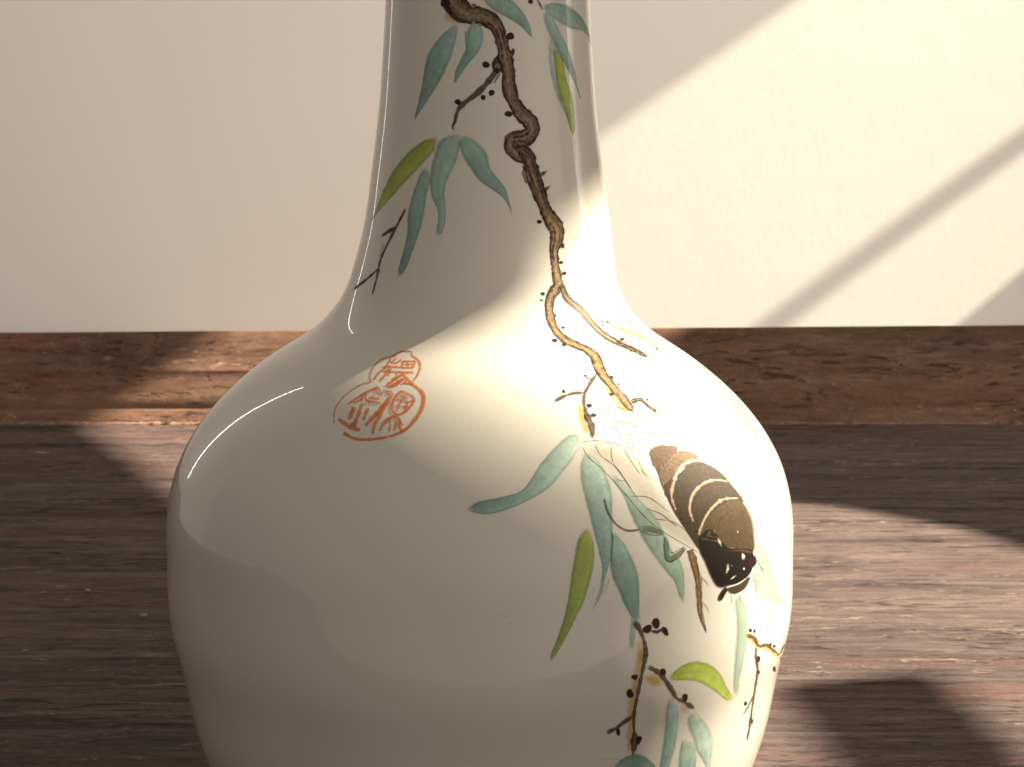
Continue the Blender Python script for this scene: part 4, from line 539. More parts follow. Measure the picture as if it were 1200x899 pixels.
["L",[13148,13008,-190,-40,-97,-40,-153,-43,-135,-43,-160,-44,-15,-41,-80,-44,-43,-43,25,-41,-12,-42,-23,-43,-41,-44,-2,-43,-96,-45,17,-44,-32,-45,37,-43,-20,-46,-15,-45,-26,-47,-57,-48,-27,-47,-9,-48,-2,-48,69,-46,-32,-50,-7,-49,5,-50,34,-50,-3,-50,15,-51,-1,-52,-26,-52,17,-53,-17,-53,-30,-54,-4,-54,6,-55,-5,-56],[13432,13008,-223,-39,-268,-41,-149,-42,-113,-42,-45,-42,-149,-44,-23,-41,-14,-42,-57,-43,-15,-43,-15,-42,-9,-43,-44,-44,59,-42,-60,-46,-5,-44,-78,-46,-21,-46,-27,-46,-13,-46,21,-46,-4,-47,-15,-48,-14,-48,-73,-50,46,-48,30,-49,21,-49,-10,-51,22,-51,-7,-51,-6,-52,6,-53,-44,-53,-9,-53,10,-55,-7,-54,-4,-55,28,-56],3,3,0.4,"ink",0.9]],[]],
["painted_twig","short twig at the top right of the neck",[["L",[4750,20676,270,-103,239,-106],[4979,20704,322,-100,249,-109],16,16,0.97,"ink",3.2],
["L",[4817,20684,290,-101,233,-108],[4911,20696,302,-102,255,-107],17,17,0.6,"bark",1.3]],[]],
["painted_bud","",[["P",[4480,20636,-65,-46,-224,-11,-217,11,-74,42,113,42,185,27,194,-23],[4194,20635],18,18,1.0,"fill",6.7]],[]],
["painted_twig","forked twig left of the branch on the neck",[["L",[844,19271,-221,-46,-105,-63,-159,-52,-162,-51,-223,-41,-92,-66,-187,-48,-241,-36,-212,-41,-182,-46,-157,-52,-231,-34,-198,-47,-206,-46,-247,-34,-319,-26,-154,-73,-87,-73,-99,-67,-140,-66,25,-70,-63,-59,-106,-63,10,-79,204,-61],[1277,19206,-91,-66,-205,-50,-164,-58,-182,-55,-132,-63,-275,-35,-189,-51,-144,-61,-180,-54,-222,-46,-265,-34,-215,-47,-255,-29,-242,-34,-209,-43,-119,-56,-209,-28,-192,-41,-124,-54,-15,-62,-88,-62,-76,-71,-136,-55,-62,-50,106,-55],16,16,0.97,"ink",6.4],
["L",[956,19254,-166,-54,-118,-62,-175,-51,-174,-52,-158,-54,-207,-45,-204,-45,-183,-50,-175,-51,-235,-36,-166,-52,-230,-36,-213,-43,-215,-43,-253,-31,-263,-36,-173,-60,-128,-65,-95,-65,-67,-68,-5,-68,-90,-60,-95,-63,-3,-69,152,-60],[1165,19223,-145,-58,-192,-51,-149,-59,-170,-54,-197,-50,-160,-56,-172,-54,-201,-48,-217,-43,-169,-56,-256,-34,-216,-44,-241,-34,-233,-37,-202,-45,-175,-47,-189,-40,-153,-50,-128,-56,-86,-60,-59,-65,-49,-68,-147,-57,-49,-59,158,-56],17,17,0.6,"bark",2.9],
["L",[1137,19151,-235,-109,-300,-99],[1359,19120,-309,-99,-241,-108],16,16,0.97,"ink",3.0],
["L",[1194,19143,-273,-103,-251,-107],[1301,19128,-271,-104,-289,-101],19,19,0.6,"bark",1.5]],[]],
["painted_bud","",[["P",[-2125,18546,-78,-51,-211,-22,-216,24,-161,42,109,45,208,26,226,-16],[-2445,18542],18,18,1.0,"fill",8.7]],[]],
["painted_bud","",[["P",[410,19306,-121,-50,-231,-17,-241,8,-160,43,-2,56,169,38,245,1,200,-32],[5,19312],18,18,1.0,"fill",10.0]],[]],
["painted_bud","",[["P",[824,18730,-138,-47,-189,-34,-211,24,-74,54,78,53,222,20,225,-16],[505,18728],18,18,1.0,"fill",8.3]],[]],
["painted_bud","",[["P",[20,18626,-61,-46,-188,-14,-172,25,-80,44,70,45,195,10,188,-16],[-223,18630],18,18,1.0,"fill",6.8]],[]],
["painted_twig","bare three-pronged twig at the left foot of the neck",[["L",[-6953,16320,-131,-59,-98,-61,-176,-55,-110,-60,-79,-63,-155,-57,-94,-61,-166,-56,-109,-60,-104,-60,-51,-65,-80,-62,-95,-60,-96,-61,-64,-63,-117,-59,-93,-62,28,-68,-110,-62,-1,-67,83,-67,-140,-63,134,-67,41,-64,69,-65,-39,-63,19,-64,7,-63,55,-64,44,-64],[-6640,16290,-121,-59,-152,-57,-73,-63,-135,-57,-159,-56,-79,-62,-131,-58,-55,-63,-103,-60,-102,-60,-147,-56,-113,-59,-89,-60,-82,-61,-114,-59,-56,-62,-58,-62,-135,-57,47,-65,-3,-63,-46,-63,187,-67,-69,-64,6,-66,-44,-64,56,-65,4,-64,25,-64,-8,-62,8,-63],16,16,0.97,"ink",3.2],
["L",[-6839,16309,-145,-57,-117,-60,-142,-57,-147,-57,-74,-64,-140,-57,-154,-57,-80,-62,-126,-58,-75,-63,-118,-59,-86,-61,-90,-61,-56,-63,-122,-59,-68,-62,-68,-63,-72,-62,-12,-65,6,-66,2,-65,16,-65,47,-66,11,-64,3,-64,29,-64,14,-64,24,-64,23,-63,22,-63],[-6752,16300,-107,-60,-133,-58,-107,-60,-98,-62,-164,-55,-93,-61,-73,-63,-136,-57,-88,-61,-130,-58,-83,-61,-107,-59,-94,-61,-120,-58,-58,-63,-104,-59,-81,-61,-39,-63,-48,-62,-10,-64,33,-65,40,-65,11,-66,35,-65,20,-65,-10,-64,9,-64,8,-63,22,-63,29,-63],17,17,0.6,"bark",1.4],
["L",[-7661,15934,-402,-25,-392,-33,-289,-57,-345,-48,-335,-52],[-7523,15901,-237,-60,-268,-54,-376,-32,-337,-45,-375,-42],16,16,0.97,"ink",4.1],
["L",[-7659,15934,-310,-46,-362,-37,-320,-49,-345,-47,-354,-48],[-7525,15902,-327,-40,-295,-49,-347,-41,-336,-46,-356,-46],17,17,0.6,"bark",2.1],
["L",[-8795,15031,-199,-63,-330,-49,-322,-51,-193,-66,-418,-42,-345,-54,-376,-54,-372,-57,-420,-57],[-8560,15000,-291,-50,-171,-67,-205,-64,-370,-45,-208,-66,-321,-53,-331,-53,-369,-51,-364,-54],16,16,0.97,"ink",3.3],
["L",[-8727,15022,-273,-54,-223,-61,-271,-56,-291,-55,-314,-54,-367,-50,-339,-56,-403,-52,-348,-60],[-8626,15009,-220,-60,-274,-54,-252,-58,-277,-57,-305,-54,-299,-57,-363,-51,-339,-55,-427,-51],17,17,0.6,"bark",1.4]],[]],
["painted_twig","slender twig with buds above the wing",[["L",[5535,13003,-196,-42,-196,-38,-178,-45,-163,-47,-141,-52,-167,-43,-122,-60,-120,-59,-88,-60,-56,-61,-4,-58,-79,-60,-12,-56,-65,-60,-32,-57],[5592,12967,-192,-42,-171,-48,-163,-44,-158,-44,-161,-42,-123,-52,-138,-40,-77,-51,-63,-52,-62,-53,-74,-55,24,-52,-40,-57,24,-51,-5,-55],16,16,0.97,"ink",5.0],
["L",[5553,12992,-196,-42,-187,-41,-174,-44,-155,-50,-148,-48,-150,-46,-129,-53,-102,-56,-86,-57,-57,-58,-33,-57,-30,-57,-31,-56,-30,-57,-29,-57],[5574,12978,-192,-43,-180,-43,-167,-45,-166,-43,-153,-45,-141,-49,-131,-47,-95,-54,-66,-56,-60,-55,-46,-56,-25,-56,-21,-55,-12,-55,-8,-55],17,17,0.6,"bark",1.5],
["L",[3975,12319,-52,-63,11,-54,61,-44,-49,-53,9,-43,-2,-53,-36,-57,22,-59],[4180,12351,72,-43,6,-52,-36,-61,65,-54,-58,-72,-79,-62,-48,-58,-101,-57],16,16,0.97,"ink",7.1],
["L",[4044,12330,-8,-56,-37,-61,46,-47,4,-50,-24,-52,-21,-55,-14,-58,-42,-58],[4110,12340,25,-50,55,-45,-20,-58,12,-57,-25,-62,-58,-60,-71,-58,-36,-58],17,17,0.6,"bark",3.0],
["L",[4463,12699,-148,10,-154,9,-173,-4,-177,-16,-172,-28,-166,-1,-165,-25,-155,-33,-144,-41],[4406,12654,-164,-4,-156,-3,-147,0,-150,-7,-154,-5,-154,-39,-149,-24,-150,-23,-155,-15],16,16,0.97,"ink",4.2],
["L",[4444,12684,-159,2,-151,7,-164,-3,-165,-8,-167,-19,-162,-22,-159,-25,-155,-25,-149,-29],[4425,12670,-154,4,-159,-2,-155,-1,-162,-14,-159,-15,-158,-18,-156,-24,-149,-31,-150,-27],17,17,0.6,"bark",1.4],
["L",[4855,12965,36,-60,159,-28,225,6],[5008,12988,-18,-58,124,-17,213,18],16,16,0.97,"ink",2.8],
["L",[4905,12973,16,-60,144,-27,227,13],[4957,12981,3,-58,137,-19,212,11],17,17,0.6,"bark",1.1]],[]],
["painted_bud","",[["P",[4956,12944,-73,-4,-63,2,6,21,58,20,78,13,47,-9,-6,-20],[4917,12965],18,18,1.0,"fill",4.0]],[]],
["painted_bud","",[["P",[3659,12716,-55,-27,-74,-14,-35,20,-2,27,54,27,77,14,37,-19],[3576,12719],18,18,1.0,"fill",4.7]],[]],
["painted_bud","",[["P",[4483,12435,-102,-17,-99,-7,-45,25,12,37,100,18,96,1,61,-20],[4366,12454],18,18,1.0,"fill",7.8]],[]],
["painted_bud","",[["P",[4482,12274,-93,-21,-89,0,-74,12,12,34,83,26,87,-3,73,-14],[4355,12287],18,18,1.0,"fill",7.9]],[]],
["painted_twig","dark twig with buds near the bottom",[["L",[4372,8440,52,-61,59,-57,78,-53,45,-63,50,-64,52,-64,3,-70,44,-64,-12,-66,10,-68,-2,-69],[4545,8504,72,-61,54,-68,25,-76,42,-71,29,-70,21,-71,63,-68,7,-74,42,-73,6,-71,21,-70],16,16,0.97,"ink",5.9],
["L",[4425,8460,72,-57,43,-65,67,-59,33,-67,43,-66,49,-66,20,-68,28,-68,27,-68,-4,-69,7,-70],[4492,8484,51,-65,70,-61,37,-69,54,-66,35,-69,25,-70,46,-68,23,-71,3,-71,20,-70,11,-70],17,17,0.6,"bark",2.1],
["L",[4707,7954,9,-63,42,-63,-50,-52,23,-61,-28,-54,5,-63,-35,-55,-5,-63,-2,-63,-16,-61,-40,-54,-14,-61,-3,-63,-26,-58,-23,-60,8,-66,3,-66,-41,-56,9,-68,-18,-62,9,-70,-28,-62,11,-70,24,-72,1,-69,25,-73,25,-73,33,-71,-26,-70,-2,-68,-55,-49,28,-61,62,-76,-3,-66,43,-76,6,-69],[4883,7944,6,-62,-26,-62,55,-72,-40,-61,-5,-65,-44,-54,-3,-62,-32,-56,-31,-56,-18,-60,8,-66,-16,-60,-27,-58,-2,-65,-4,-63,-34,-57,-27,-59,19,-70,-29,-59,1,-65,-18,-61,30,-71,-3,-65,-10,-64,20,-69,7,-67,20,-69,15,-70,76,-72,63,-74,94,-91,-22,-75,-70,-56,-10,-65,-58,-54,-19,-62],16,16,0.97,"ink",5.5],
["L",[4748,7951,16,-62,5,-62,13,-61,-13,-58,-14,-59,-21,-58,-9,-61,-18,-60,-30,-56,-16,-60,-12,-61,-8,-62,-13,-62,-17,-60,-22,-60,-9,-62,-11,-63,-10,-63,-14,-62,-4,-65,-12,-65,15,-70,3,-67,4,-69,7,-69,21,-71,16,-71,23,-71,16,-71,21,-70,-8,-62,21,-67,-1,-65,28,-73,-18,-63,7,-68],[4842,7946,-2,-61,12,-64,-9,-63,-4,-63,-18,-61,-18,-59,-30,-57,-19,-59,-3,-63,-17,-59,-20,-60,-23,-59,-16,-60,-12,-62,-5,-63,-17,-61,-13,-62,-12,-63,-5,-64,-14,-62,3,-67,-12,-63,4,-67,10,-69,15,-69,11,-68,28,-70,27,-71,32,-71,39,-72,46,-77,-15,-69,-5,-67,-41,-58,4,-68,-21,-62],17,17,0.6,"bark",2.4],
["L",[4466,6562,-77,-38,-92,-25,-84,-33,-65,-50,-80,-35,-59,-50,-106,-2,-89,-23,-105,-5],[4570,6466,-89,-27,-74,-41,-78,-35,-92,-24,-74,-42,-104,-18,-70,-52,-94,-22,-77,-42],16,16,0.97,"ink",5.3],
["L",[4497,6534,-81,-35,-79,-36,-91,-27,-74,-41,-78,-37,-78,-34,-86,-27,-95,-17,-95,-18],[4539,6495,-86,-31,-86,-30,-72,-41,-82,-33,-76,-40,-84,-34,-91,-26,-88,-29,-87,-28],17,17,0.6,"bark",2.3]],[]],
["painted_bud","",[["P",[5285,8352,-12,-52,-40,-43,-80,-13,-72,36,-53,48,-29,53,18,51,48,40,80,12,81,-27,45,-50],[5148,8366],18,18,1.0,"fill",10.2]],[]],
["painted_bud","",[["P",[5022,8291,-24,-52,-54,-39,-82,-10,-85,23,-75,37,5,49,57,38,73,24,86,8,78,-22],[4866,8282],18,18,1.0,"fill",11.7]],[]],
["painted_bud","",[["P",[5532,8213,30,-59,15,-58,-43,-37,-86,35,-68,48,-47,54,-17,59,65,30,83,-24],[5452,8176],18,18,1.0,"fill",9.0]],[]],
["painted_bud","",[["L",[4925,8226,121,-47,153,-39,134,40,103,43],[4953,8274,121,-29,101,-10,98,8,108,30],18,18,0.95,"ink",4.0]],[]],
["painted_bud","",[["P",[4567,7310,-50,-37,-79,35,-74,37,13,53,80,8,85,-6,64,-46],[4483,7349],18,18,1.0,"fill",9.1]],[]],
["painted_bud","",[["P",[4496,6998,-7,-58,-68,-25,-90,16,-68,48,-25,60,19,56,60,34,78,-16,52,-57],[4364,7020],18,18,1.0,"fill",9.5]],[]],
["painted_bud","",[["P",[4949,5927,-43,-48,-77,-22,-67,47,-26,65,13,56,75,24,96,-13,51,-54],[4850,5959],18,18,1.0,"fill",8.3]],[]],
["painted_bud","",[["P",[4198,6201,14,-59,-48,-33,-69,38,-48,57,-11,58,28,48,74,1,54,-51],[4127,6216],18,18,1.0,"fill",5.8]],[]],
["painted_twig","twig with two buds beside the arching lime leaf",[["L",[4873,7469,94,-38,99,-26,65,-63,104,-25,59,-57,63,-58,93,-52,48,-70,66,-65,67,-65,83,-62,61,-67,97,-73,131,-65,121,-62,124,-39,123,-48,93,-86,135,-44,133,-54],[4931,7557,102,-34,93,-50,124,-25,76,-72,103,-54,85,-63,49,-72,94,-58,76,-65,75,-67,61,-73,77,-71,33,-70,67,-57,120,-30,121,-57,123,-59,156,-26,116,-75,120,-71],16,16,0.97,"ink",5.7],
["L",[4888,7491,95,-37,102,-28,83,-51,90,-43,76,-54,68,-59,73,-61,76,-62,73,-63,57,-70,79,-64,76,-66,73,-73,104,-67,122,-53,120,-47,121,-52,124,-56,115,-66,144,-46],[4916,7535,100,-34,91,-49,105,-37,91,-54,85,-58,80,-60,69,-65,66,-65,70,-66,85,-63,64,-70,63,-72,57,-71,94,-55,119,-39,125,-48,124,-56,126,-57,135,-52,109,-79],17,17,0.6,"bark",2.4]],[]],
["painted_bud","",[["P",[5520,7340,-13,-54,-67,-25,-91,19,-55,53,-11,57,37,45,86,1,78,-39],[5400,7351],18,18,1.0,"fill",8.1]],[]],
["painted_bud","",[["P",[6416,6687,7,-62,-45,-44,-98,29,-75,64,-41,64,31,51,99,0,89,-35],[6303,6695],18,18,1.0,"fill",7.4]],[]],
["painted_twig","fine twig at the right edge of the belly",[["L",[8829,7594,166,-61,165,-25,71,-58,100,-69,157,-95,269,-83,264,-36,164,-15,147,-66,276,-84,268,-112,426,-106,320,-124,508,-149,533,-180,634,-205],[8867,7665,199,-28,205,-78,223,-90,94,-92,50,-69,109,-48,157,14,308,-45,347,-101,209,-109,322,-97,330,-125,699,-175,1147,-324,-7,-74,19,-78],16,16,0.97,"ink",4.3],
["L",[8841,7616,181,-43,165,-53,127,-64,100,-76,118,-87,222,-72,225,-16,214,-28,230,-74,234,-96,289,-106,380,-114,454,-137,575,-177,919,-266,15,-73],[8856,7643,182,-47,206,-49,164,-84,93,-85,93,-77,156,-59,193,-5,260,-33,262,-93,252,-97,299,-102,379,-117,526,-155,692,-213,654,-211,12,-76],19,19,0.6,"bark",1.5],
["L",[12316,6555,186,67,804,-73,28,88],[11687,6711,271,45,316,40,1079,-139],16,16,0.97,"ink",2.7],
["L",[12048,6620,295,40,512,-6,483,-10],[11874,6663,187,67,451,6,837,-86],19,19,0.6,"bark",1.0],
["L",[9351,7295,40,-77,15,-72,-26,-68,82,-87,53,-82,76,-80,119,-87,9,-69,26,-73,46,-80,8,-71,10,-73,72,-88,20,-75,30,-77,22,-75,35,-79,-10,-69,64,-86,4,-72,24,-76,-19,-67,-2,-70,6,-71,2,-71,67,-86,-27,-64,-16,-67,28,-78,-5,-70],[9628,7237,-46,-59,-16,-65,62,-77,18,-69,117,-86,106,-91,27,-82,89,-92,39,-81,0,-71,39,-79,41,-80,-16,-66,42,-80,26,-77,29,-77,8,-73,49,-82,-33,-62,32,-78,16,-75,62,-85,41,-81,22,-77,12,-75,-70,-54,23,-77,11,-74,-35,-63,10,-74],16,16,0.97,"ink",3.3],
["L",[9443,7276,7,-70,6,-70,19,-74,39,-78,87,-84,89,-85,72,-82,30,-75,52,-81,12,-73,11,-72,44,-81,40,-79,37,-79,8,-73,40,-80,11,-73,7,-72,27,-77,22,-76,18,-75,10,-73,29,-78,10,-73,-4,-69,-1,-71,16,-75,-14,-67,8,-73,16,-76],[9532,7257,-11,-66,-8,-67,17,-71,63,-79,80,-83,91,-86,78,-87,65,-85,11,-73,38,-80,34,-78,4,-71,20,-74,25,-77,49,-82,9,-72,33,-79,31,-78,7,-72,14,-73,21,-76,32,-78,6,-73,18,-75,18,-76,3,-72,-21,-66,7,-73,-12,-68,-13,-68],19,19,0.6,"bark",1.2],
["L",[9939,6128,-66,-69,-66,-69,-82,-64,-104,-56,-72,-67,-96,-59],[10139,6065,-90,-62,-93,-62,-93,-61,-85,-64,-125,-49,-98,-59],16,16,0.97,"ink",2.1],
["L",[9994,6110,-61,-71,-70,-67,-87,-63,-92,-61,-105,-56,-96,-59],[10081,6083,-94,-61,-88,-62,-88,-63,-98,-59,-91,-61,-98,-58],3,3,0.6,"bark",0.7]],[]],
["painted_bud","",[["P",[9162,7684,-4,-38,-90,3,-99,25,-37,42,34,29,80,8,94,-28],[9054,7699],18,18,1.0,"fill",4.7]],[]],
["painted_bud","",[["P",[9391,7624,-8,-33,-87,2,-76,35,-25,37,48,22,67,10,71,-36],[9302,7644],18,18,1.0,"fill",3.7]],[]],
["painted_bud","",[["P",[10694,7100,-44,-24,-95,-3,-115,44,-27,39,7,33,126,-14,127,-37],[10546,7129],18,18,1.0,"fill",3.6]],[]],
["painted_bud","",[["P",[11135,6982,-65,-16,-129,9,-148,39,-62,43,51,19,135,-16,153,-34],[10925,7021],18,18,1.0,"fill",4.4]],[]],
["painted_bud","",[["P",[11985,6276,174,-89,-282,41,-386,110,-178,85,24,44,177,-4,324,-105],[11660,6349],18,18,1.0,"fill",4.3]],[]],
["painted_bud","",[["P",[13278,6140,20,-58,35,-54,-11,41,-23,59,-19,57,-12,48,-4,-35],[13289,6134],18,18,1.0,"fill",3.5]],[]],
["painted_bud","",[["P",[9902,6925,-40,-49,-121,-14,-146,65,-49,67,15,55,130,7,150,-62],[9713,6961],18,18,1.0,"fill",5.6]],[]],
["painted_bud","",[["P",[9661,5943,-81,-12,-120,23,-76,53,-9,42,63,18,133,-29,87,-53],[9515,5997],18,18,1.0,"fill",4.6]],[]],
["painted_bud","",[["P",[10491,5394,24,-56,-166,18,-190,62,-104,68,14,45,157,-15,196,-57],[10281,5439],18,18,1.0,"fill",5.6]],[]],
["painted_bud","",[["P",[10082,6595,-9,-35,-124,12,-130,48,-57,49,8,35,111,-6,128,-50],[9915,6634],18,18,1.0,"fill",4.4]],[]],
["painted_twig","yellow-green twig on the right shoulder",[["L",[9048,13856,259,-23,276,-21,264,-25,269,-24,258,-28,218,-33,206,-34,194,-35,180,-36,153,-37,131,-36,85,-38,135,-34,85,-37,81,-35,68,-36,86,-34,72,-34,52,-36,91,-33,84,-34,79,-34,117,-33,102,-34],[9140,13875,267,-23,269,-23,289,-22,273,-27,250,-31,245,-32,208,-36,186,-37,177,-37,162,-37,141,-37,153,-35,72,-38,104,-36,95,-35,87,-35,53,-36,60,-36,81,-34,52,-35,80,-34,108,-33,82,-35,98,-34],20,20,0.8,"ink",1.0],
["L",[11188,13682,613,64,832,10,1018,-28],[11125,13687,645,69,940,11,1092,-31],21,21,0.7,"ink",0.7],
["L",[12063,13325,218,-42,216,-42,120,-46,-8,-50],[12218,13333,219,-43,210,-43,144,-47,-77,-52],3,3,0.6,"ink",0.7]],[]],
["painted_bud","",[["P",[9267,13846,-218,-13,-148,12,-11,31,91,35,216,12,176,-9,-21,-33],[9125,13879],18,18,1.0,"fill",5.4]],[]],
["painted_bud","",[["P",[8709,13863,-174,-3,-132,10,-13,28,111,31,178,8,122,-14,10,-29],[8602,13897],18,18,1.0,"fill",5.0]],[]],
["painted_bud","",[["P",[8635,13824,-144,-17,-143,-9,-101,8,53,25,97,24,134,0,113,-7],[8448,13828],18,18,1.0,"fill",4.3]],[]],
["painted_bud","",[["P",[11438,13232,-203,-6,-25,13,15,15,177,17,209,4,97,-9,-73,-17],[11429,13252],18,18,1.0,"fill",3.6]],[]],
["painted_bud","",[["P",[12013,13769,-219,-4,-127,9,-14,18,119,18,211,1,172,-7,18,-17],[11897,13789],18,18,1.0,"fill",3.3]],[]],
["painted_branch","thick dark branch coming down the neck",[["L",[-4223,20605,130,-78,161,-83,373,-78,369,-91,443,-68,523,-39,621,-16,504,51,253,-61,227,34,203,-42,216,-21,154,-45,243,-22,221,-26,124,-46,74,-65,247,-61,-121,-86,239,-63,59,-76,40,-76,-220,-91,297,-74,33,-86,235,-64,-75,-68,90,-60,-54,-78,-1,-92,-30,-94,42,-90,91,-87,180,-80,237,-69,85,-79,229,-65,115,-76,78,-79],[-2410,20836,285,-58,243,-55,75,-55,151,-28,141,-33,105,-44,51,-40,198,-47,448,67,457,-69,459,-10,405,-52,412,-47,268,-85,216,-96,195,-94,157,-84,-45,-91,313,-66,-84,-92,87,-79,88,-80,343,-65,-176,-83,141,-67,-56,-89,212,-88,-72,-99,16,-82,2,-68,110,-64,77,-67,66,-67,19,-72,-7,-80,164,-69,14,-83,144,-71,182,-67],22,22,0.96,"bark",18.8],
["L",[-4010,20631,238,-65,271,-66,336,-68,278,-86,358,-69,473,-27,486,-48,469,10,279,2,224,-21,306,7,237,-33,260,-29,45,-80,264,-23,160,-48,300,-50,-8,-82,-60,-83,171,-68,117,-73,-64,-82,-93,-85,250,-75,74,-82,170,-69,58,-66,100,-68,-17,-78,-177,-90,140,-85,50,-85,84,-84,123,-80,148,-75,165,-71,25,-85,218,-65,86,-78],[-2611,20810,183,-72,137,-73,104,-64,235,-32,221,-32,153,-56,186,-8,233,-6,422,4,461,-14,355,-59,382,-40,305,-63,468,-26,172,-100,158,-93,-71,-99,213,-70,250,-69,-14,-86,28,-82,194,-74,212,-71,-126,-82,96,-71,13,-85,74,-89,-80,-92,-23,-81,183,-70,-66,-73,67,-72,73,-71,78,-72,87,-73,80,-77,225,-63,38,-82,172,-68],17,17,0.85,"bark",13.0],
["L",[-2679,20804,304,-50,196,-73,250,-56,264,-57,117,-84,375,-30,339,34,332,0,321,-29,318,-32,296,-42,277,-47,264,-51,232,-57,164,-67,196,-65,49,-79,62,-79,73,-79,60,-79,114,-77,56,-81,185,-69,78,-79,37,-78,97,-77,49,-79,63,-80,27,-80,-16,-81,6,-81,-4,-81,32,-84,152,-75,149,-73,26,-85,162,-67,205,-69,20,-82],[-2602,20821,243,-64,347,-40,259,-63,107,-83,197,-62,263,-11,331,20,371,-8,353,-23,325,-36,314,-40,292,-48,266,-54,248,-60,236,-64,64,-84,109,-77,70,-78,75,-79,63,-79,23,-81,147,-72,85,-78,177,-71,134,-77,6,-83,26,-81,6,-81,27,-81,59,-80,31,-81,6,-81,33,-77,68,-77,172,-69,289,-58,66,-84,-26,-87,154,-74],23,23,0.85,"ink",1.7],
["L",[1056,20127,124,-41,12,-54,118,-42,95,-44,5,-50,92,-44,49,-48,19,-49,79,-48,-22,-51],[1146,20137,56,-49,175,-36,65,-48,74,-48,137,-43,14,-52,27,-51,42,-49,-24,-51,85,-47],23,23,0.85,"ink",1.8],
["L",[1251,19883,24,-48,59,-47,2,-49,114,-44,-20,-50,96,-44,-12,-50,16,-49,117,-44,43,-48,49,-47,68,-46,84,-44,-13,-52,75,-45],[1390,19890,65,-46,30,-48,88,-45,-26,-50,107,-44,-13,-51,91,-45,65,-46,-33,-50,53,-47,58,-46,48,-47,36,-47,135,-41,44,-48],24,24,0.35,"ink",2.2],
["L",[-3,20204,107,-48,182,-25,140,-35,144,-29,223,-18,-3,-56,161,-33,-1,-52,81,-43,148,-37,71,-45,-58,-53,68,-44,27,-47,115,-44,25,-48,-144,-50,140,-47,-1,-48],[23,20212,230,-11,160,-32,195,-24,163,-36,38,-58,227,-26,32,-52,170,-36,73,-47,-12,-53,46,-48,158,-42,16,-49,44,-49,-64,-52,5,-49,163,-46,-125,-50,23,-48],23,23,0.85,"ink",2.6],
["L",[-4107,20611,228,-67,233,-67,148,-81,367,-43,272,-60,351,-32,281,-59,366,-19,350,-36,362,15,342,-4,328,-16,272,-43,324,-20,241,-51,185,-61,193,-65,16,-81,164,-71,35,-79,92,-76,-28,-81,93,-78,51,-80,120,-76,115,-74,38,-76,-19,-79,-54,-80,13,-81,53,-81,128,-75,63,-80,167,-70,118,-75,153,-71,105,-75,153,-71,164,-69],[-3950,20631,215,-69,188,-72,298,-53,150,-77,319,-43,276,-55,366,-18,298,-45,345,2,342,-9,357,1,362,-9,382,-11,271,-62,278,-55,205,-69,87,-80,213,-68,15,-83,107,-77,32,-80,114,-77,-9,-80,76,-75,83,-77,75,-79,30,-81,-62,-80,-26,-79,39,-77,89,-76,58,-78,152,-71,88,-76,166,-69,132,-74,168,-69,119,-74,107,-76],23,23,0.85,"ink",1.9],
["L",[1495,19454,-16,-45,-17,-45],[1533,19453,-16,-45,-17,-45],25,25,0.5,"ink",0.5],
["L",[-1906,20319,67,-11,67,-11],[-1883,20326,67,-11,67,-11],12,12,0.5,"ink",0.5],
["L",[-1093,20430,190,-37,189,-37],[-1068,20437,190,-37,189,-37],25,25,0.5,"ink",0.5],
["L",[2778,18429,-21,-49,-21,-50],[2817,18428,-22,-49,-21,-49],12,12,0.5,"ink",0.5],
["L",[823,19914,103,-8,103,-7],[835,19923,103,-8,103,-8],25,25,0.5,"ink",0.5],
["L",[1194,20001,90,-23,91,-22],[1223,20007,90,-23,90,-22],12,12,0.5,"ink",0.5],
["L",[1859,18742,-1,-27,-2,-28],[1897,18742,-2,-27,-1,-27],12,12,0.5,"ink",0.5],
["L",[2106,18833,55,-11,55,-12],[2131,18840,55,-12,56,-11],12,12,0.5,"ink",0.5],
["L",[1493,19355,32,11,33,12],[1461,19359,32,12,32,11],25,25,0.5,"ink",0.5],
["L",[-3250,20480,126,-35,126,-34],[-3218,20485,126,-34,126,-34],25,25,0.5,"ink",0.5],
["L",[1790,19268,73,-37,74,-37],[1825,19272,73,-37,74,-37],12,12,0.5,"ink",0.5],
["L",[1624,19362,27,-14,27,-14],[1659,19366,27,-14,27,-14],12,12,0.5,"ink",0.5],
["L",[-1101,20370,126,-4,126,-5],[-1095,20379,125,-5,126,-4],12,12,0.5,"ink",0.5],
["L",[666,20058,167,3,168,3],[663,20067,168,3,167,3],12,12,0.5,"ink",0.5],
["L",[-3146,20571,78,-13,78,-12],[-3122,20578,78,-13,78,-13],25,25,0.5,"ink",0.5],
["L",[1161,20167,159,-23,159,-24],[1182,20175,159,-24,160,-24],12,12,0.5,"ink",0.5],
["L",[671,20178,60,3,60,2],[664,20187,60,2,60,3],12,12,0.5,"ink",0.5],
["L",[1537,19377,121,-27,120,-26],[1564,19383,120,-26,121,-27],25,25,0.5,"ink",0.5],
["L",[2984,18337,40,-25,40,-26],[3020,18341,40,-26,41,-25],12,12,0.5,"ink",0.5],
["L",[-2984,20805,72,-32,72,-32],[-2947,20808,72,-31,72,-32],12,12,0.5,"ink",0.5],
["L",[-354,20200,53,5,54,5],[-369,20208,53,5,53,5],12,12,0.5,"ink",0.5],
["L",[1755,18714,4,-35,4,-36],[1793,18715,4,-36,4,-36],12,12,0.5,"ink",0.5],
["L",[84,20141,88,-10,89,-9],[100,20149,89,-10,88,-9],12,12,0.5,"ink",0.5],
["L",[2439,18617,13,-21,14,-21],[2476,18619,14,-21,13,-21],25,25,0.5,"ink",0.5],
["L",[-737,20474,153,-22,152,-21],[-717,20481,153,-21,152,-22],25,25,0.5,"ink",0.5],
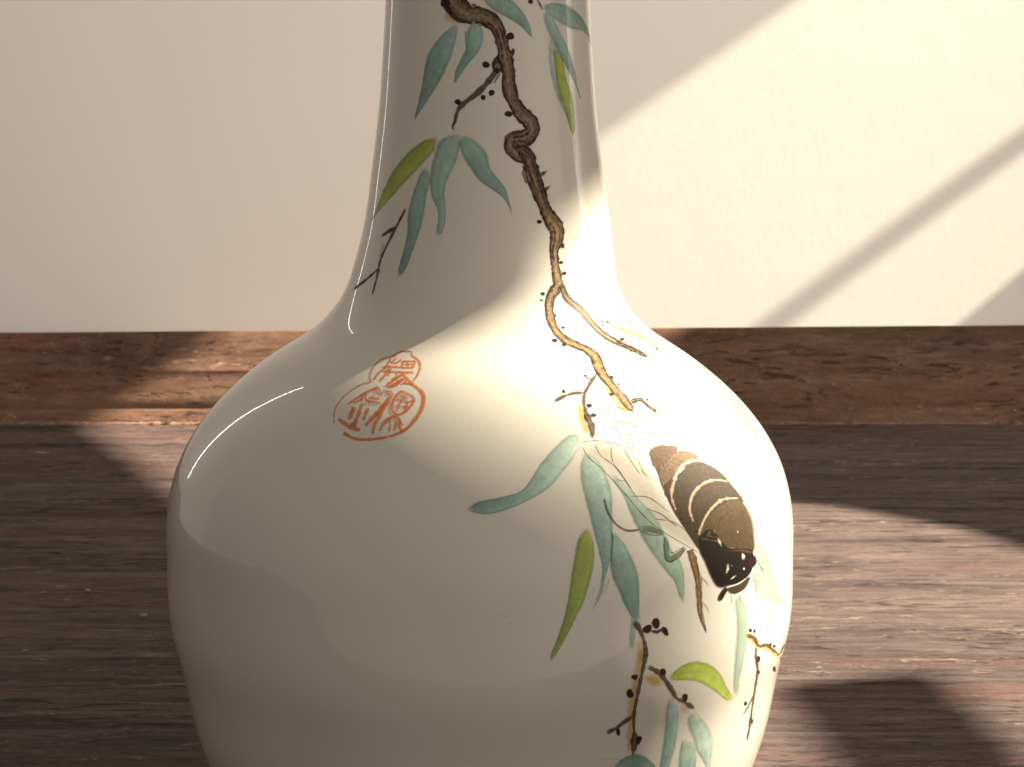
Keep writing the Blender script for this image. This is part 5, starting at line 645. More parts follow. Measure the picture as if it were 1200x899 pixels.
["L",[673,20022,26,-43,25,-43],[711,20023,26,-43,25,-43],12,12,0.5,"ink",0.5],
["L",[641,20104,46,-8,46,-7],[663,20111,46,-7,46,-8],25,25,0.5,"ink",0.5],
["L",[2375,18651,13,-18,13,-18],[2413,18653,12,-19,13,-18],12,12,0.5,"ink",0.5],
["L",[1341,19636,-35,-17,-36,-16],[1375,19632,-35,-16,-35,-17],25,25,0.5,"ink",0.5],
["L",[-1755,20368,73,-3,74,-2],[-1750,20377,74,-3,74,-3],25,25,0.5,"ink",0.5],
["L",[-1281,20220,73,3,74,2],[-1288,20228,73,3,74,3],12,12,0.5,"ink",0.5],
["L",[-484,20464,19,-20,18,-19],[-446,20466,19,-20,18,-19],12,12,0.5,"ink",0.5],
["L",[1018,19888,138,-16,137,-17],[1037,19896,137,-16,137,-17],25,25,0.5,"ink",0.5],
["L",[461,20349,9,2,8,2],[435,20356,8,1,9,2],12,12,0.5,"ink",0.5],
["L",[-1253,20216,81,18,82,19],[-1281,20222,82,19,81,18],12,12,0.5,"ink",0.5],
["L",[1798,19595,-14,-17,-13,-17],[1836,19594,-14,-17,-13,-18],25,25,0.5,"ink",0.5],
["L",[1691,19819,44,-31,45,-30],[1728,19822,44,-31,45,-30],12,12,0.5,"ink",0.5],
["L",[-1675,20367,77,-13,76,-13],[-1652,20374,77,-13,77,-13],25,25,0.5,"ink",0.5],
["L",[1997,19534,-32,-41,-32,-42],[2036,19533,-33,-42,-32,-41],12,12,0.5,"ink",0.5],
["L",[-347,20376,72,-7,72,-7],[-333,20384,72,-7,72,-7],25,25,0.5,"ink",0.5],
["L",[2214,18801,-207,-13,-205,-12],[2222,18792,-207,-12,-205,-12],12,12,0.5,"ink",0.5],
["L",[2000,19312,54,-43,55,-44],[2037,19315,55,-44,54,-43],12,12,0.5,"ink",0.5],
["L",[1986,19597,120,-59,120,-58],[2022,19601,120,-59,120,-59],25,25,0.5,"ink",0.5],
["L",[-2941,20711,-17,-10,-17,-10],[-2902,20708,-17,-10,-17,-11],12,12,0.5,"ink",0.5],
["L",[2500,19114,14,-37,17,-36],[2546,19121,176,-37,-130,-47],26,26,0.9,"bark",1.4],
["L",[-713,20145,212,-56,283,35],[-676,20158,221,-11,222,-9],26,26,0.9,"bark",1.7],
["L",[-1356,20568,231,-43,190,-52],[-1334,20581,399,-14,59,-89],26,26,0.9,"bark",1.7],
["L",[-1285,20558,217,-46,203,-49],[-1265,20570,411,-10,46,-92],26,26,0.9,"bark",1.8],
["L",[2135,19619,56,-35,13,-38],[2191,19629,170,-36,-93,-49],26,26,0.9,"bark",1.3],
["L",[-1696,20195,182,-60,301,22],[-1657,20205,214,-21,223,-12],26,26,0.9,"bark",1.5],
["L",[-1494,20514,217,-19,220,-15],[-1500,20527,311,29,175,-65],26,26,0.9,"bark",1.7],
["L",[-2174,20731,167,-56,179,-55],[-2143,20742,421,-25,-41,-94],26,26,0.9,"bark",2.0],
["L",[-281,20109,213,-54,281,34],[-242,20122,217,-12,223,-7],26,26,0.9,"bark",1.6],
["L",[-2790,20279,68,-90,409,-15],[-2722,20284,197,-52,236,-43],26,26,0.9,"bark",1.8],
["L",[2358,19463,59,-42,21,-44],[2410,19471,203,-40,-115,-57],26,26,0.9,"bark",1.4]],[]],
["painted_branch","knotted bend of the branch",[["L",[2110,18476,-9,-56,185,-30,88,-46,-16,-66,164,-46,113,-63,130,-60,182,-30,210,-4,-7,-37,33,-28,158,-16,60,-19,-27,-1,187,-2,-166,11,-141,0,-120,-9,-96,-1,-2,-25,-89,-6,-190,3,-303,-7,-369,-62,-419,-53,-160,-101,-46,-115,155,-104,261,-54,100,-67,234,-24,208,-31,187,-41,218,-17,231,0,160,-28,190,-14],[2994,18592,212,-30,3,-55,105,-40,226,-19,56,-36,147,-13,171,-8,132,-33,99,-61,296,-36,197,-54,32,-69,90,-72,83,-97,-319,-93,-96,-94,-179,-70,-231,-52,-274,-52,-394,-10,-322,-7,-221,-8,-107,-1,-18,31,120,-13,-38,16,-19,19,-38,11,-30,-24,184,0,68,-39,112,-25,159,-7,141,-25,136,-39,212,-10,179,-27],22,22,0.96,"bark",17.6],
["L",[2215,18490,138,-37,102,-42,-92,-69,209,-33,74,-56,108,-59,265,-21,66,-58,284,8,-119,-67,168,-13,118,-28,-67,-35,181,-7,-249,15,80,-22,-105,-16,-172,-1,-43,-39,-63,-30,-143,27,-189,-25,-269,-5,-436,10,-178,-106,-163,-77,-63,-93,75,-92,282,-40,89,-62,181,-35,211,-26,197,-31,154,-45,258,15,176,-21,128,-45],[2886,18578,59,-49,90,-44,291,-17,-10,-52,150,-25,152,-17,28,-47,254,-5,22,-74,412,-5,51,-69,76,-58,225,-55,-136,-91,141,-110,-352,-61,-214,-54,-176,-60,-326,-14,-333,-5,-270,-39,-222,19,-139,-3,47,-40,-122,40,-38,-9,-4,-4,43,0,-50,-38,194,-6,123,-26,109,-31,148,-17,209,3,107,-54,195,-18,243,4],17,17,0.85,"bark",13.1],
["L",[3003,18596,45,-49,117,-38,50,-49,130,-38,122,-40,178,-30,179,-26,192,-20,155,-30,107,-39,76,-40,116,-38,48,-45,68,-44,56,-44,27,-47,-86,-45,-58,-43,-107,-40,-154,-33,-118,-40,-133,-38,-178,-26,-138,-38,-191,-15,-158,-36,-207,22,-193,-16,-191,5,-223,24,134,-65,196,-7,123,-39,161,-25,160,-27,146,-32,170,-24,166,-27],[3017,18598,159,-34,77,-44,148,-34,83,-42,120,-36,114,-36,160,-29,160,-30,186,-24,187,-29,136,-40,46,-50,86,-44,34,-49,9,-49,-11,-49,35,-51,-86,-49,-119,-45,-113,-46,-176,-33,-177,-31,-144,-38,-198,-22,-161,-38,-229,4,-193,-36,-206,14,-205,-3,-145,-5,170,43,138,-41,200,-15,152,-31,151,-30,164,-27,141,-33,148,-32],23,23,0.85,"ink",1.7],
["L",[3474,17754,-206,1,-208,-5,-207,7,-215,-11,-233,-12,-185,-45,-19,-64,122,-49,186,-28,130,-38,159,-30,170,-27,191,-18,146,-35,154,-32,219,-8],[3463,17694,-210,-1,-205,7,-203,-6,-193,9,-164,-8,-91,-24,9,-33,59,-36,91,-41,176,-23,158,-28,160,-28,149,-32,198,-15,193,-18,127,-42],23,23,0.85,"ink",2.4],
["L",[3699,18124,132,-47,126,-46,46,-49,30,-46,-151,-37,-171,-39,-182,-39,-217,-29],[3904,18148,74,-53,105,-50,132,-53,-64,-65,-153,-53,-214,-36,-213,-30,-159,-44],24,24,0.35,"ink",2.0],
["L",[3843,17964,-187,-35,-234,-19,-93,-53,-224,3,-192,-32,-223,13,-223,0,-219,-21],[3918,17947,-158,-42,-98,-59,-280,-13,-204,-43,-255,13,-224,-22,-221,-7,-222,13],23,23,0.85,"ink",2.7],
["L",[2144,18479,32,-48,101,-42,81,-44,19,-50,144,-38,48,-51,145,-36,128,-39,134,-37,171,-25,130,-35,152,-27,-94,-12,-63,-24,-202,-9,-205,-5,-185,-24,-201,-14,-208,-16,-144,-42,-159,-33,-71,-48,-161,-34,-172,-36,-16,-55,17,-53,-65,-54,94,-49,65,-51,199,-24,188,-22,77,-50,151,-32,161,-32,196,-15,193,-14,193,-10,178,-20,202,-3],[2209,18486,115,-41,36,-48,56,-46,127,-39,21,-50,151,-32,102,-39,153,-29,164,-27,131,-38,147,-35,114,-45,122,-73,-332,-9,-199,-17,-191,-24,-214,3,-191,-11,-167,-21,-184,-15,-106,-40,-162,-31,-47,-49,-7,-51,-125,-36,-102,-42,83,-41,42,-41,141,-29,45,-49,82,-47,210,-12,151,-27,166,-18,158,-23,177,-16,184,-15,201,-6,173,-26],23,23,0.85,"ink",2.1],
["L",[2392,17541,-69,-5,-70,-5],[2401,17532,-69,-5,-70,-5],12,12,0.5,"ink",0.5],
["L",[3570,17868,-61,-12,-61,-12],[3594,17862,-61,-12,-60,-13],12,12,0.5,"ink",0.5],
["L",[2348,17713,-16,-14,-17,-13],[2383,17710,-16,-13,-17,-13],12,12,0.5,"ink",0.5],
["L",[3603,18044,26,-13,27,-12],[3638,18048,26,-13,27,-12],12,12,0.5,"ink",0.5],
["L",[2543,18418,79,-30,78,-29],[2575,18423,79,-30,79,-30],12,12,0.5,"ink",0.5],
["L",[3832,17969,4,-34,4,-34],[3871,17970,4,-34,4,-34],12,12,0.5,"ink",0.5],
["L",[3160,17348,53,4,54,3],[3153,17357,53,3,53,3],12,12,0.5,"ink",0.5],
["L",[2511,17556,96,-23,96,-24],[2538,17563,95,-24,96,-24],12,12,0.5,"ink",0.5],
["L",[2855,17665,-98,-9,-98,-9],[2867,17657,-98,-9,-98,-9],25,25,0.5,"ink",0.5],
["L",[2106,17763,-99,-8,-99,-8],[2117,17755,-99,-8,-99,-9],25,25,0.5,"ink",0.5],
["L",[2721,17484,78,-19,77,-19],[2747,17490,78,-19,78,-19],12,12,0.5,"ink",0.5],
["L",[2340,18445,63,-15,63,-15],[2367,18451,63,-14,63,-15],25,25,0.5,"ink",0.5],
["L",[2213,17649,-13,-33,-14,-32],[2249,17648,-13,-32,-14,-33],12,12,0.5,"ink",0.5],
["L",[2676,17456,59,-6,60,-7],[2692,17465,60,-7,59,-7],12,12,0.5,"ink",0.5],
["L",[2509,17806,-118,-21,-117,-21],[2530,17799,-118,-21,-117,-21],12,12,0.5,"ink",0.5],
["L",[2818,17496,-10,-4,-9,-4],[2850,17492,-10,-4,-9,-4],12,12,0.5,"ink",0.5],
["L",[2313,17489,97,11,98,10],[2299,17498,98,10,97,10],25,25,0.5,"ink",0.5],
["L",[2942,17906,-77,-22,-76,-22],[2970,17901,-76,-23,-76,-22],12,12,0.5,"ink",0.5],
["L",[2869,18502,151,-12,152,-12],[2883,18510,151,-12,152,-12],12,12,0.5,"ink",0.5],
["L",[2848,17814,-76,-9,-76,-8],[2863,17806,-77,-9,-75,-8],25,25,0.5,"ink",0.5],
["L",[2858,17487,98,-28,99,-29],[2886,17493,99,-29,98,-28],12,12,0.5,"ink",0.5],
["L",[3162,18281,118,-3,118,-3],[3167,18290,119,-3,118,-3],12,12,0.5,"ink",0.5],
["L",[3407,18269,2,-11,3,-11],[3446,18270,2,-11,3,-11],25,25,0.5,"ink",0.5],
["L",[3186,18305,34,-4,34,-3],[3203,18313,34,-4,34,-3],12,12,0.5,"ink",0.5],
["L",[1980,17497,57,-17,57,-16],[2008,17503,57,-17,56,-16],12,12,0.5,"ink",0.5],
["L",[4045,18105,50,-13,51,-13],[4075,18111,51,-13,50,-13],12,12,0.5,"ink",0.5],
["L",[2617,18424,126,-17,127,-18],[2637,18432,127,-18,126,-17],12,12,0.5,"ink",0.5],
["L",[2376,18414,79,-28,80,-29],[2408,18419,79,-28,80,-29],12,12,0.5,"ink",0.5],
["L",[4089,17808,-53,-46,-67,-45],[4152,17810,103,-61,-247,-40],26,26,0.9,"bark",1.5],
["L",[4487,18089,134,-33,72,-41],[4530,18103,254,-24,-17,-61],26,26,0.9,"bark",1.4],
["L",[3907,18313,104,-32,103,-32],[3938,18325,258,-13,-19,-59],26,26,0.9,"bark",1.5],
["L",[3008,17948,-278,11,-131,-61],[3009,17933,-192,-18,-177,-25],26,26,0.9,"bark",1.4],
["L",[3015,17948,-272,9,-136,-59],[3016,17934,-197,-16,-173,-27],26,26,0.9,"bark",1.3],
["L",[2876,17633,-177,-24,-184,-20],[2919,17624,-129,-62,-274,13],26,26,0.9,"bark",1.5],
["L",[2889,17614,48,-42,34,-44],[2941,17624,208,-39,-117,-60],26,26,0.9,"bark",1.5]],[]],
["branch_knot","",[["P",[1546,17821,176,35,175,35,193,30,213,20,223,14,229,6,211,-17,123,-46,35,-53,-61,-54,-115,-49,-135,-45,-145,-44,-157,-41,-177,-35,-212,-17,-204,19,-166,35,-127,44,-53,53,-12,55],[2309,17772],27,27,0.9,"bark",21.5],
["L",[2892,17918,248,-57,295,-51,375,-10,369,17],[2959,17936,275,-47,268,-43,319,-12,356,-1],12,12,0.8,"ink",1.7],
["L",[1926,17553,351,35,345,25,366,-3,381,-15],[1895,17568,331,51,383,34,400,-16,380,-23],12,12,0.8,"ink",1.6]],[]],
["painted_branch","",[["L",[2638,17487,79,-54,66,-51,71,-22,98,-8,-17,-28,44,-33,120,-37,17,-49,-75,-61,-32,-59,189,-39,109,-44,5,-51,70,-45,86,-44,-8,-51,55,-45,33,-48,140,-39,44,-48,-47,-55,103,-43,33,-50,173,-39,69,-48,87,-46,66,-48,72,-47,40,-51,125,-46,182,-37,-67,-66],[3199,17636,220,-11,247,-11,218,-45,130,-71,179,-61,61,-62,-44,-58,60,-46,166,-35,140,-35,-90,-55,0,-50,111,-42,42,-47,22,-50,120,-43,50,-48,70,-46,-47,-54,55,-47,156,-39,-7,-50,74,-43,-72,-54,49,-45,37,-46,67,-44,68,-43,110,-39,30,-44,-4,-49,274,-20],22,22,0.96,"bark",16.3],
["L",[2665,17494,168,-29,133,-34,83,-31,11,-33,183,-15,-136,-52,158,-36,-13,-52,108,-46,100,-47,-66,-58,73,-46,132,-40,-68,-57,51,-46,29,-48,130,-40,32,-48,109,-42,-102,-59,300,-28,-83,-58,-1,-52,145,-41,11,-52,106,-44,73,-46,203,-34,-47,-59,97,-47,111,-45,5,-56],[3172,17628,127,-35,175,-28,205,-36,222,-46,-32,-75,249,-41,-82,-60,91,-44,-29,-49,-1,-48,182,-35,38,-48,-23,-52,186,-37,60,-46,80,-46,-30,-53,71,-46,-13,-52,211,-35,-214,-66,190,-36,109,-42,-40,-52,109,-40,17,-48,61,-45,-70,-58,199,-31,60,-42,73,-41,194,-30],28,28,0.85,"bark",11.1],
["L",[3147,17609,167,-23,189,-15,145,-29,168,-20,102,-36,17,-45,150,-32,20,-45,46,-45,36,-45,98,-41,-31,-50,32,-46,42,-45,53,-44,79,-42,66,-43,9,-47,70,-42,10,-47,72,-42,27,-46,107,-40,-37,-50,51,-44,47,-44,77,-43,46,-44,-14,-49,93,-41,81,-42,79,-43,35,-47,62,-45,153,-32],[3269,17650,148,-28,140,-31,181,-20,136,-35,155,-32,170,-34,-27,-55,68,-43,24,-47,30,-45,-25,-48,123,-40,71,-42,64,-43,52,-44,25,-46,35,-45,89,-42,23,-46,79,-42,12,-47,55,-44,-26,-49,118,-40,31,-45,38,-45,12,-46,47,-44,111,-40,8,-47,28,-45,40,-45,105,-38,121,-35,39,-47],23,23,0.85,"ink",1.9],
["L",[3612,17438,81,-42,72,-43,52,-45,53,-44,65,-44,-13,-49,132,-38,46,-46,65,-43,18,-47,56,-44,92,-42,0,-48,32,-45,12,-47,108,-41,-34,-50,55,-44,76,-43,-19,-49,99,-42],[3767,17451,37,-46,47,-45,66,-43,65,-44,49,-45,126,-39,-25,-50,63,-44,39,-46,84,-42,42,-45,1,-49,92,-41,54,-45,71,-43,-28,-50,112,-41,23,-46,-1,-48,97,-42,-22,-49],23,23,0.85,"ink",1.7],
["L",[3566,17141,122,-40,27,-48,32,-49,75,-43,99,-41,-4,-50,105,-41,13,-47,208,-35,35,-47,-49,-53,-15,-50,78,-44,-35,-54,143,-40,33,-49,123,-39,90,-43,117,-38,31,-50],[3760,17160,15,-50,113,-40,109,-41,61,-45,31,-49,126,-39,6,-51,85,-44,-123,-58,47,-46,127,-41,97,-43,7,-48,132,-39,-29,-51,104,-40,35,-47,84,-42,62,-46,140,-36],24,24,0.35,"ink",2.4],
["L",[2796,17535,98,-41,50,-48,131,-35,83,-42,31,-47,33,-46,139,-39,10,-50,76,-44,48,-46,81,-44,1,-50,39,-47,85,-43,21,-48,149,-38],[2844,17542,110,-39,162,-31,64,-47,80,-45,102,-42,83,-44,-31,-53,98,-42,38,-47,72,-44,39,-47,119,-40,81,-44,31,-47,96,-42,-34,-53],23,23,0.85,"ink",2.0],
["L",[2631,17495,82,-43,145,-30,33,-47,96,-36,79,-41,45,-44,43,-46,6,-47,57,-44,0,-48,78,-43,-61,-50,97,-43,17,-47,0,-49,66,-45,120,-38,79,-42,49,-45,41,-46,143,-34,4,-51,83,-40,99,-39,30,-46,61,-43,127,-38,37,-46,20,-48,66,-45,133,-36,92,-42,109,-38],[2681,17504,146,-30,90,-41,169,-32,52,-48,25,-48,38,-46,29,-46,65,-44,19,-47,70,-44,-17,-48,120,-41,-37,-49,52,-44,82,-42,33,-44,-3,-48,53,-44,94,-40,107,-38,8,-50,149,-33,65,-43,44,-46,102,-40,62,-44,-9,-50,80,-42,105,-39,75,-41,41,-45,123,-34,109,-38],23,23,0.85,"ink",1.8],
["L",[3946,17212,100,-14,101,-15],[3966,17220,101,-15,101,-14],25,25,0.5,"ink",0.5],
["L",[4541,16725,69,-27,69,-28],[4575,16730,68,-27,69,-28],25,25,0.5,"ink",0.5],
["L",[3824,16754,8,-20,8,-20],[3861,16755,8,-20,8,-20],12,12,0.5,"ink",0.5],
["L",[3852,16928,-18,-8,-18,-9],[3885,16924,-18,-8,-18,-9],12,12,0.5,"ink",0.5],
["L",[2996,17551,3,-20,4,-19],[3033,17552,3,-20,4,-19],12,12,0.5,"ink",0.5],
["L",[4967,16305,-20,-24,-20,-24],[5004,16304,-20,-24,-20,-24],12,12,0.5,"ink",0.5],
["L",[3908,16690,-8,-33,-9,-33],[3945,16690,-9,-33,-9,-33],25,25,0.5,"ink",0.5],
["L",[5108,16144,-2,-6,-2,-7],[5146,16144,-2,-7,-2,-7],12,12,0.5,"ink",0.5],
["L",[3467,17206,56,-27,55,-28],[3500,17211,56,-28,56,-27],12,12,0.5,"ink",0.5],
["L",[3325,17072,107,-29,106,-29],[3353,17078,107,-29,106,-28],12,12,0.5,"ink",0.5],
["L",[3796,17441,119,-35,119,-34],[3826,17447,119,-35,119,-34],25,25,0.5,"ink",0.5],
["L",[4190,16733,129,-53,129,-53],[4223,16738,129,-53,129,-53],12,12,0.5,"ink",0.5],
["L",[4778,16512,71,-31,71,-31],[4812,16517,71,-31,71,-31],12,12,0.5,"ink",0.5],
["L",[3002,17566,128,-11,129,-12],[3016,17574,129,-11,129,-12],25,25,0.5,"ink",0.5],
["L",[3276,17232,47,-32,47,-32],[3311,17235,47,-32,47,-32],12,12,0.5,"ink",0.5],
["L",[4727,16712,-17,-1,-18,-2],[4735,16703,-17,-1,-18,-1],12,12,0.5,"ink",0.5],
["L",[4789,16243,-1,-44,0,-44],[4827,16243,-1,-44,-1,-43],25,25,0.5,"ink",0.5],
["L",[2986,17479,60,-27,59,-28],[3018,17483,60,-27,60,-27],12,12,0.5,"ink",0.5],
["L",[3170,17397,26,-13,26,-13],[3203,17401,26,-13,26,-13],12,12,0.5,"ink",0.5],
["L",[4361,16552,64,-26,65,-27],[4394,16557,64,-27,64,-26],12,12,0.5,"ink",0.5],
["L",[3074,17350,56,-9,55,-10],[3096,17357,55,-9,56,-9],12,12,0.5,"ink",0.5],
["L",[3636,16883,4,-5,4,-6],[3672,16885,4,-5,4,-6],12,12,0.5,"ink",0.5],
["L",[2999,17232,-35,-60,214,-27],[3063,17233,55,-41,101,-35],26,26,0.9,"bark",1.4],
["L",[3377,17584,95,-18,75,-23],[3402,17597,175,-7,22,-42],26,26,0.9,"bark",1.1],
["L",[4026,17438,103,-36,57,-41],[4066,17449,229,-27,-42,-60],26,26,0.9,"bark",1.3],
["L",[4353,16227,-46,-48,167,-24],[4409,16227,36,-33,67,-30],26,26,0.9,"bark",1.2],
["L",[4061,17406,86,-38,83,-39],[4099,17416,246,-24,-69,-62],26,26,0.9,"bark",1.4]],[]],
["painted_branch","golden middle stretch of the branch",[["L",[4234,16238,32,-50,177,-30,-35,-60,104,-40,105,-39,46,-50,78,-49,113,-39,3,-37,238,1,-93,-25,34,-25,97,-38,-74,-40,-35,-43,125,-46,-42,-37,-113,-43,64,-68,-13,-61,26,-57,4,-53,0,-50,96,-46,22,-48,53,-48,-31,-50,26,-49,-33,-50,13,-49,-31,-51,162,-45,-50,-51,15,-48,56,-46],[5229,16376,164,-32,9,-53,243,-23,90,-44,89,-44,153,-35,128,-33,103,-42,214,-47,-108,-91,186,-70,-28,-72,-138,-59,28,-57,-24,-53,-207,-49,-73,-56,-15,-48,-170,-26,-24,-35,-18,-40,28,-44,44,-47,-59,-50,12,-48,-18,-49,75,-46,19,-48,83,-47,35,-47,83,-46,-119,-50,107,-45,35,-48,-15,-49],22,22,0.96,"bark",14.0],
["L",[4320,16251,155,-33,-53,-63,234,-22,74,-44,61,-45,35,-51,265,-22,12,-54,-43,-48,31,-24,247,-15,-77,-36,-28,-39,98,-47,-38,-45,-24,-42,-138,-32,20,-53,10,-60,56,-60,-35,-53,91,-50,-92,-52,0,-48,58,-47,32,-49,57,-48,-82,-51,54,-48,92,-46,-7,-50,23,-49,-39,-51,13,-48,78,-45],[5136,16364,32,-50,256,-20,-50,-62,123,-39,135,-38,163,-33,-75,-62,211,-27,261,-35,126,-66,-187,-80,94,-61,1,-58,-157,-49,-20,-51,-45,-54,29,-61,-156,-38,-113,-33,-94,-37,45,-44,-62,-47,137,-45,42,-48,-25,-49,4,-48,-16,-49,131,-45,-8,-49,-48,-50,57,-46,28,-47,95,-45,37,-48,-38,-50],19,19,0.85,"bark",10.0],
["L",[5034,16347,101,-40,154,-30,134,-34,118,-37,100,-39,135,-35,140,-34,29,-50,160,-32,92,-42,4,-48,28,-44,101,-44,-107,-46,42,-47,-53,-45,-7,-47,-41,-45,-78,-40,-162,-29,-69,-46,-97,-43,-125,-45,93,-52,-46,-47,-19,-49,-43,-49,144,-44,28,-47,52,-45,-32,-50,39,-46,97,-43,0,-47,53,-46,15,-47,-18,-47,-3,-47],[5184,16373,135,-33,88,-42,110,-38,125,-36,137,-35,88,-43,68,-45,178,-31,35,-49,81,-44,131,-40,57,-48,-69,-50,103,-49,-72,-47,3,-49,-63,-46,-51,-47,-75,-47,-68,-48,-180,-28,-104,-37,30,-46,-123,-42,57,-46,50,-46,83,-45,-100,-49,36,-46,25,-47,113,-43,39,-46,-26,-50,53,-46,-14,-48,11,-47,37,-46,19,-47],23,23,0.85,"ink",1.7],
["L",[5394,16066,192,-30,117,-42,85,-45,123,-40,49,-47,4,-48,-33,-49,-38,-49,-49,-48,-48,-48,2,-52,-145,-39,-94,-44,-53,-49],[5597,16096,34,-53,128,-40,153,-38,70,-50,58,-50,13,-51,-2,-52,-27,-51,-36,-50,-46,-50,-126,-44,-21,-53,-91,-46,-122,-41],23,23,0.85,"ink",1.5],
["L",[5400,15432,-24,-53,24,-53,67,-52,-42,-53,32,-53,-15,-53,17,-53,60,-52,34,-52,-9,-53],[5521,15434,62,-52,12,-53,-34,-53,74,-52,-2,-53,47,-52,16,-53,-25,-53,0,-53,41,-53],24,24,0.35,"ink",2.4],
["L",[5053,16024,82,-45,140,-35,82,-43,73,-43,-69,-48,79,-45,53,-47,-54,-48,7,-47,-89,-43,-110,-41,-27,-51,-26,-53,15,-51,56,-49,-71,-52,100,-46,85,-46],[5155,16038,120,-38,76,-46,117,-41,74,-47,143,-47,-57,-53,-62,-49,26,-50,-49,-49,-3,-51,-18,-50,-85,-42,-22,-43,0,-46,-9,-47,135,-45,-40,-50,-35,-50],23,23,0.85,"ink",2.4],
["L",[4321,16255,29,-46,116,-39,-18,-50,57,-44,92,-42,37,-47,97,-44,147,-34,139,-32,66,-41,2,-44,5,-45,-94,-44,102,-49,-80,-46,35,-47,-14,-47,-49,-47,-3,-47,95,-47,2,-47,13,-46,35,-46,-46,-48,-22,-47,143,-44,-70,-48,94,-45,-97,-49,88,-45,67,-46,-99,-50,29,-46,65,-44,-22,-47],[4451,16266,86,-41,-5,-49,131,-38,58,-44,31,-45,97,-39,67,-40,67,-43,90,-42,96,-43,52,-48,-15,-48,64,-49,-128,-44,70,-48,-49,-46,2,-46,49,-46,16,-46,-74,-47,27,-46,17,-47,-6,-47,73,-45,50,-46,-115,-48,101,-46,-62,-47,132,-45,-52,-47,-27,-47,145,-43,17,-46,-21,-47,60,-45],23,23,0.85,"ink",2.1],
["L",[5656,15988,145,-40,146,-40],[5687,15994,145,-40,146,-41],12,12,0.5,"ink",0.5],
["L",[5400,16019,58,-5,58,-5],[5415,16028,58,-5,58,-5],12,12,0.5,"ink",0.5],
["L",[5230,15963,158,-34,160,-33],[5256,15969,158,-33,160,-33],12,12,0.5,"ink",0.5],
["L",[5784,15255,-87,-31,-87,-30],[5815,15250,-87,-31,-87,-30],12,12,0.5,"ink",0.5],
["L",[5092,16115,73,-14,73,-14],[5117,16122,73,-14,73,-14],12,12,0.5,"ink",0.5],
["L",[5324,16032,83,-39,84,-38],[5358,16036,84,-38,84,-39],12,12,0.5,"ink",0.5],
["L",[5454,14856,22,-19,22,-19],[5489,14858,22,-19,22,-19],12,12,0.5,"ink",0.5],
["L",[5845,15993,80,-10,81,-10],[5865,16001,80,-10,81,-10],12,12,0.5,"ink",0.5],
["L",[4638,16291,50,-26,51,-25],[4672,16295,50,-25,51,-26],25,25,0.5,"ink",0.5],
["L",[5229,16086,-14,-34,-14,-34],[5267,16086,-14,-34,-14,-34],25,25,0.5,"ink",0.5],
["L",[5626,14715,47,-24,47,-23],[5658,14719,48,-23,47,-24],12,12,0.5,"ink",0.5],
["L",[5789,15573,-60,-14,-59,-13],[5816,15566,-60,-13,-59,-13],12,12,0.5,"ink",0.5],
["L",[5419,16119,22,-11,22,-10],[5455,16123,22,-11,22,-10],12,12,0.5,"ink",0.5],
["L",[5471,14805,-41,-25,-42,-25],[5505,14802,-42,-25,-43,-25],25,25,0.5,"ink",0.5],
["L",[5189,15361,14,-31,14,-31],[5225,15362,15,-31,13,-31],12,12,0.5,"ink",0.5],
["L",[4843,16032,81,-28,81,-27],[4874,16037,80,-27,82,-27],12,12,0.5,"ink",0.5],
["L",[5528,14813,-25,-27,-26,-27],[5563,14811,-25,-27,-26,-27],25,25,0.5,"ink",0.5],
["L",[6018,14740,-33,-21,-33,-22],[6053,14738,-33,-22,-33,-21],12,12,0.5,"ink",0.5],
["L",[5811,15781,184,-27,187,-26],[5832,15789,185,-27,187,-27],12,12,0.5,"ink",0.5],
["L",[5456,15470,-53,-16,-53,-16],[5485,15464,-53,-16,-52,-16],12,12,0.5,"ink",0.5],
["L",[5863,15554,-38,-24,-39,-24],[5900,15551,-39,-24,-39,-24],12,12,0.5,"ink",0.5],
["L",[5718,15061,102,-17,101,-17],[5739,15068,102,-17,102,-17],12,12,0.5,"ink",0.5],
["L",[5700,14834,20,-41,18,-41],[5737,14835,19,-41,19,-41],12,12,0.5,"ink",0.5],
["L",[5597,15546,-69,-21,-68,-22],[5628,15541,-69,-22,-69,-21],12,12,0.5,"ink",0.5],
["L",[5567,15932,3,-9,3,-9],[5606,15933,3,-9,3,-9],12,12,0.5,"ink",0.5],
["L",[6031,14798,27,-23,-3,-26],[6084,14805,93,-28,-77,-31],26,26,0.9,"bark",1.0],
["L",[5120,15333,-84,-28,73,-32],[5173,15326,-28,-24,7,-25],26,26,0.9,"bark",1.0],
["L",[5836,15277,4,-25,-24,-24],[5892,15281,77,-32,-100,-28],26,26,0.9,"bark",1.1],
["L",[5286,14881,-60,-32,92,-27],[5340,14877,-8,-25,27,-24],26,26,0.9,"bark",1.0],
["L",[6139,15602,-6,-37,-40,-36],[6210,15607,110,-49,-167,-37],26,26,0.9,"bark",1.4],
["L",[6090,15558,-1,-38,-44,-36],[6153,15561,105,-48,-161,-37],26,26,0.9,"bark",1.2]],[]],
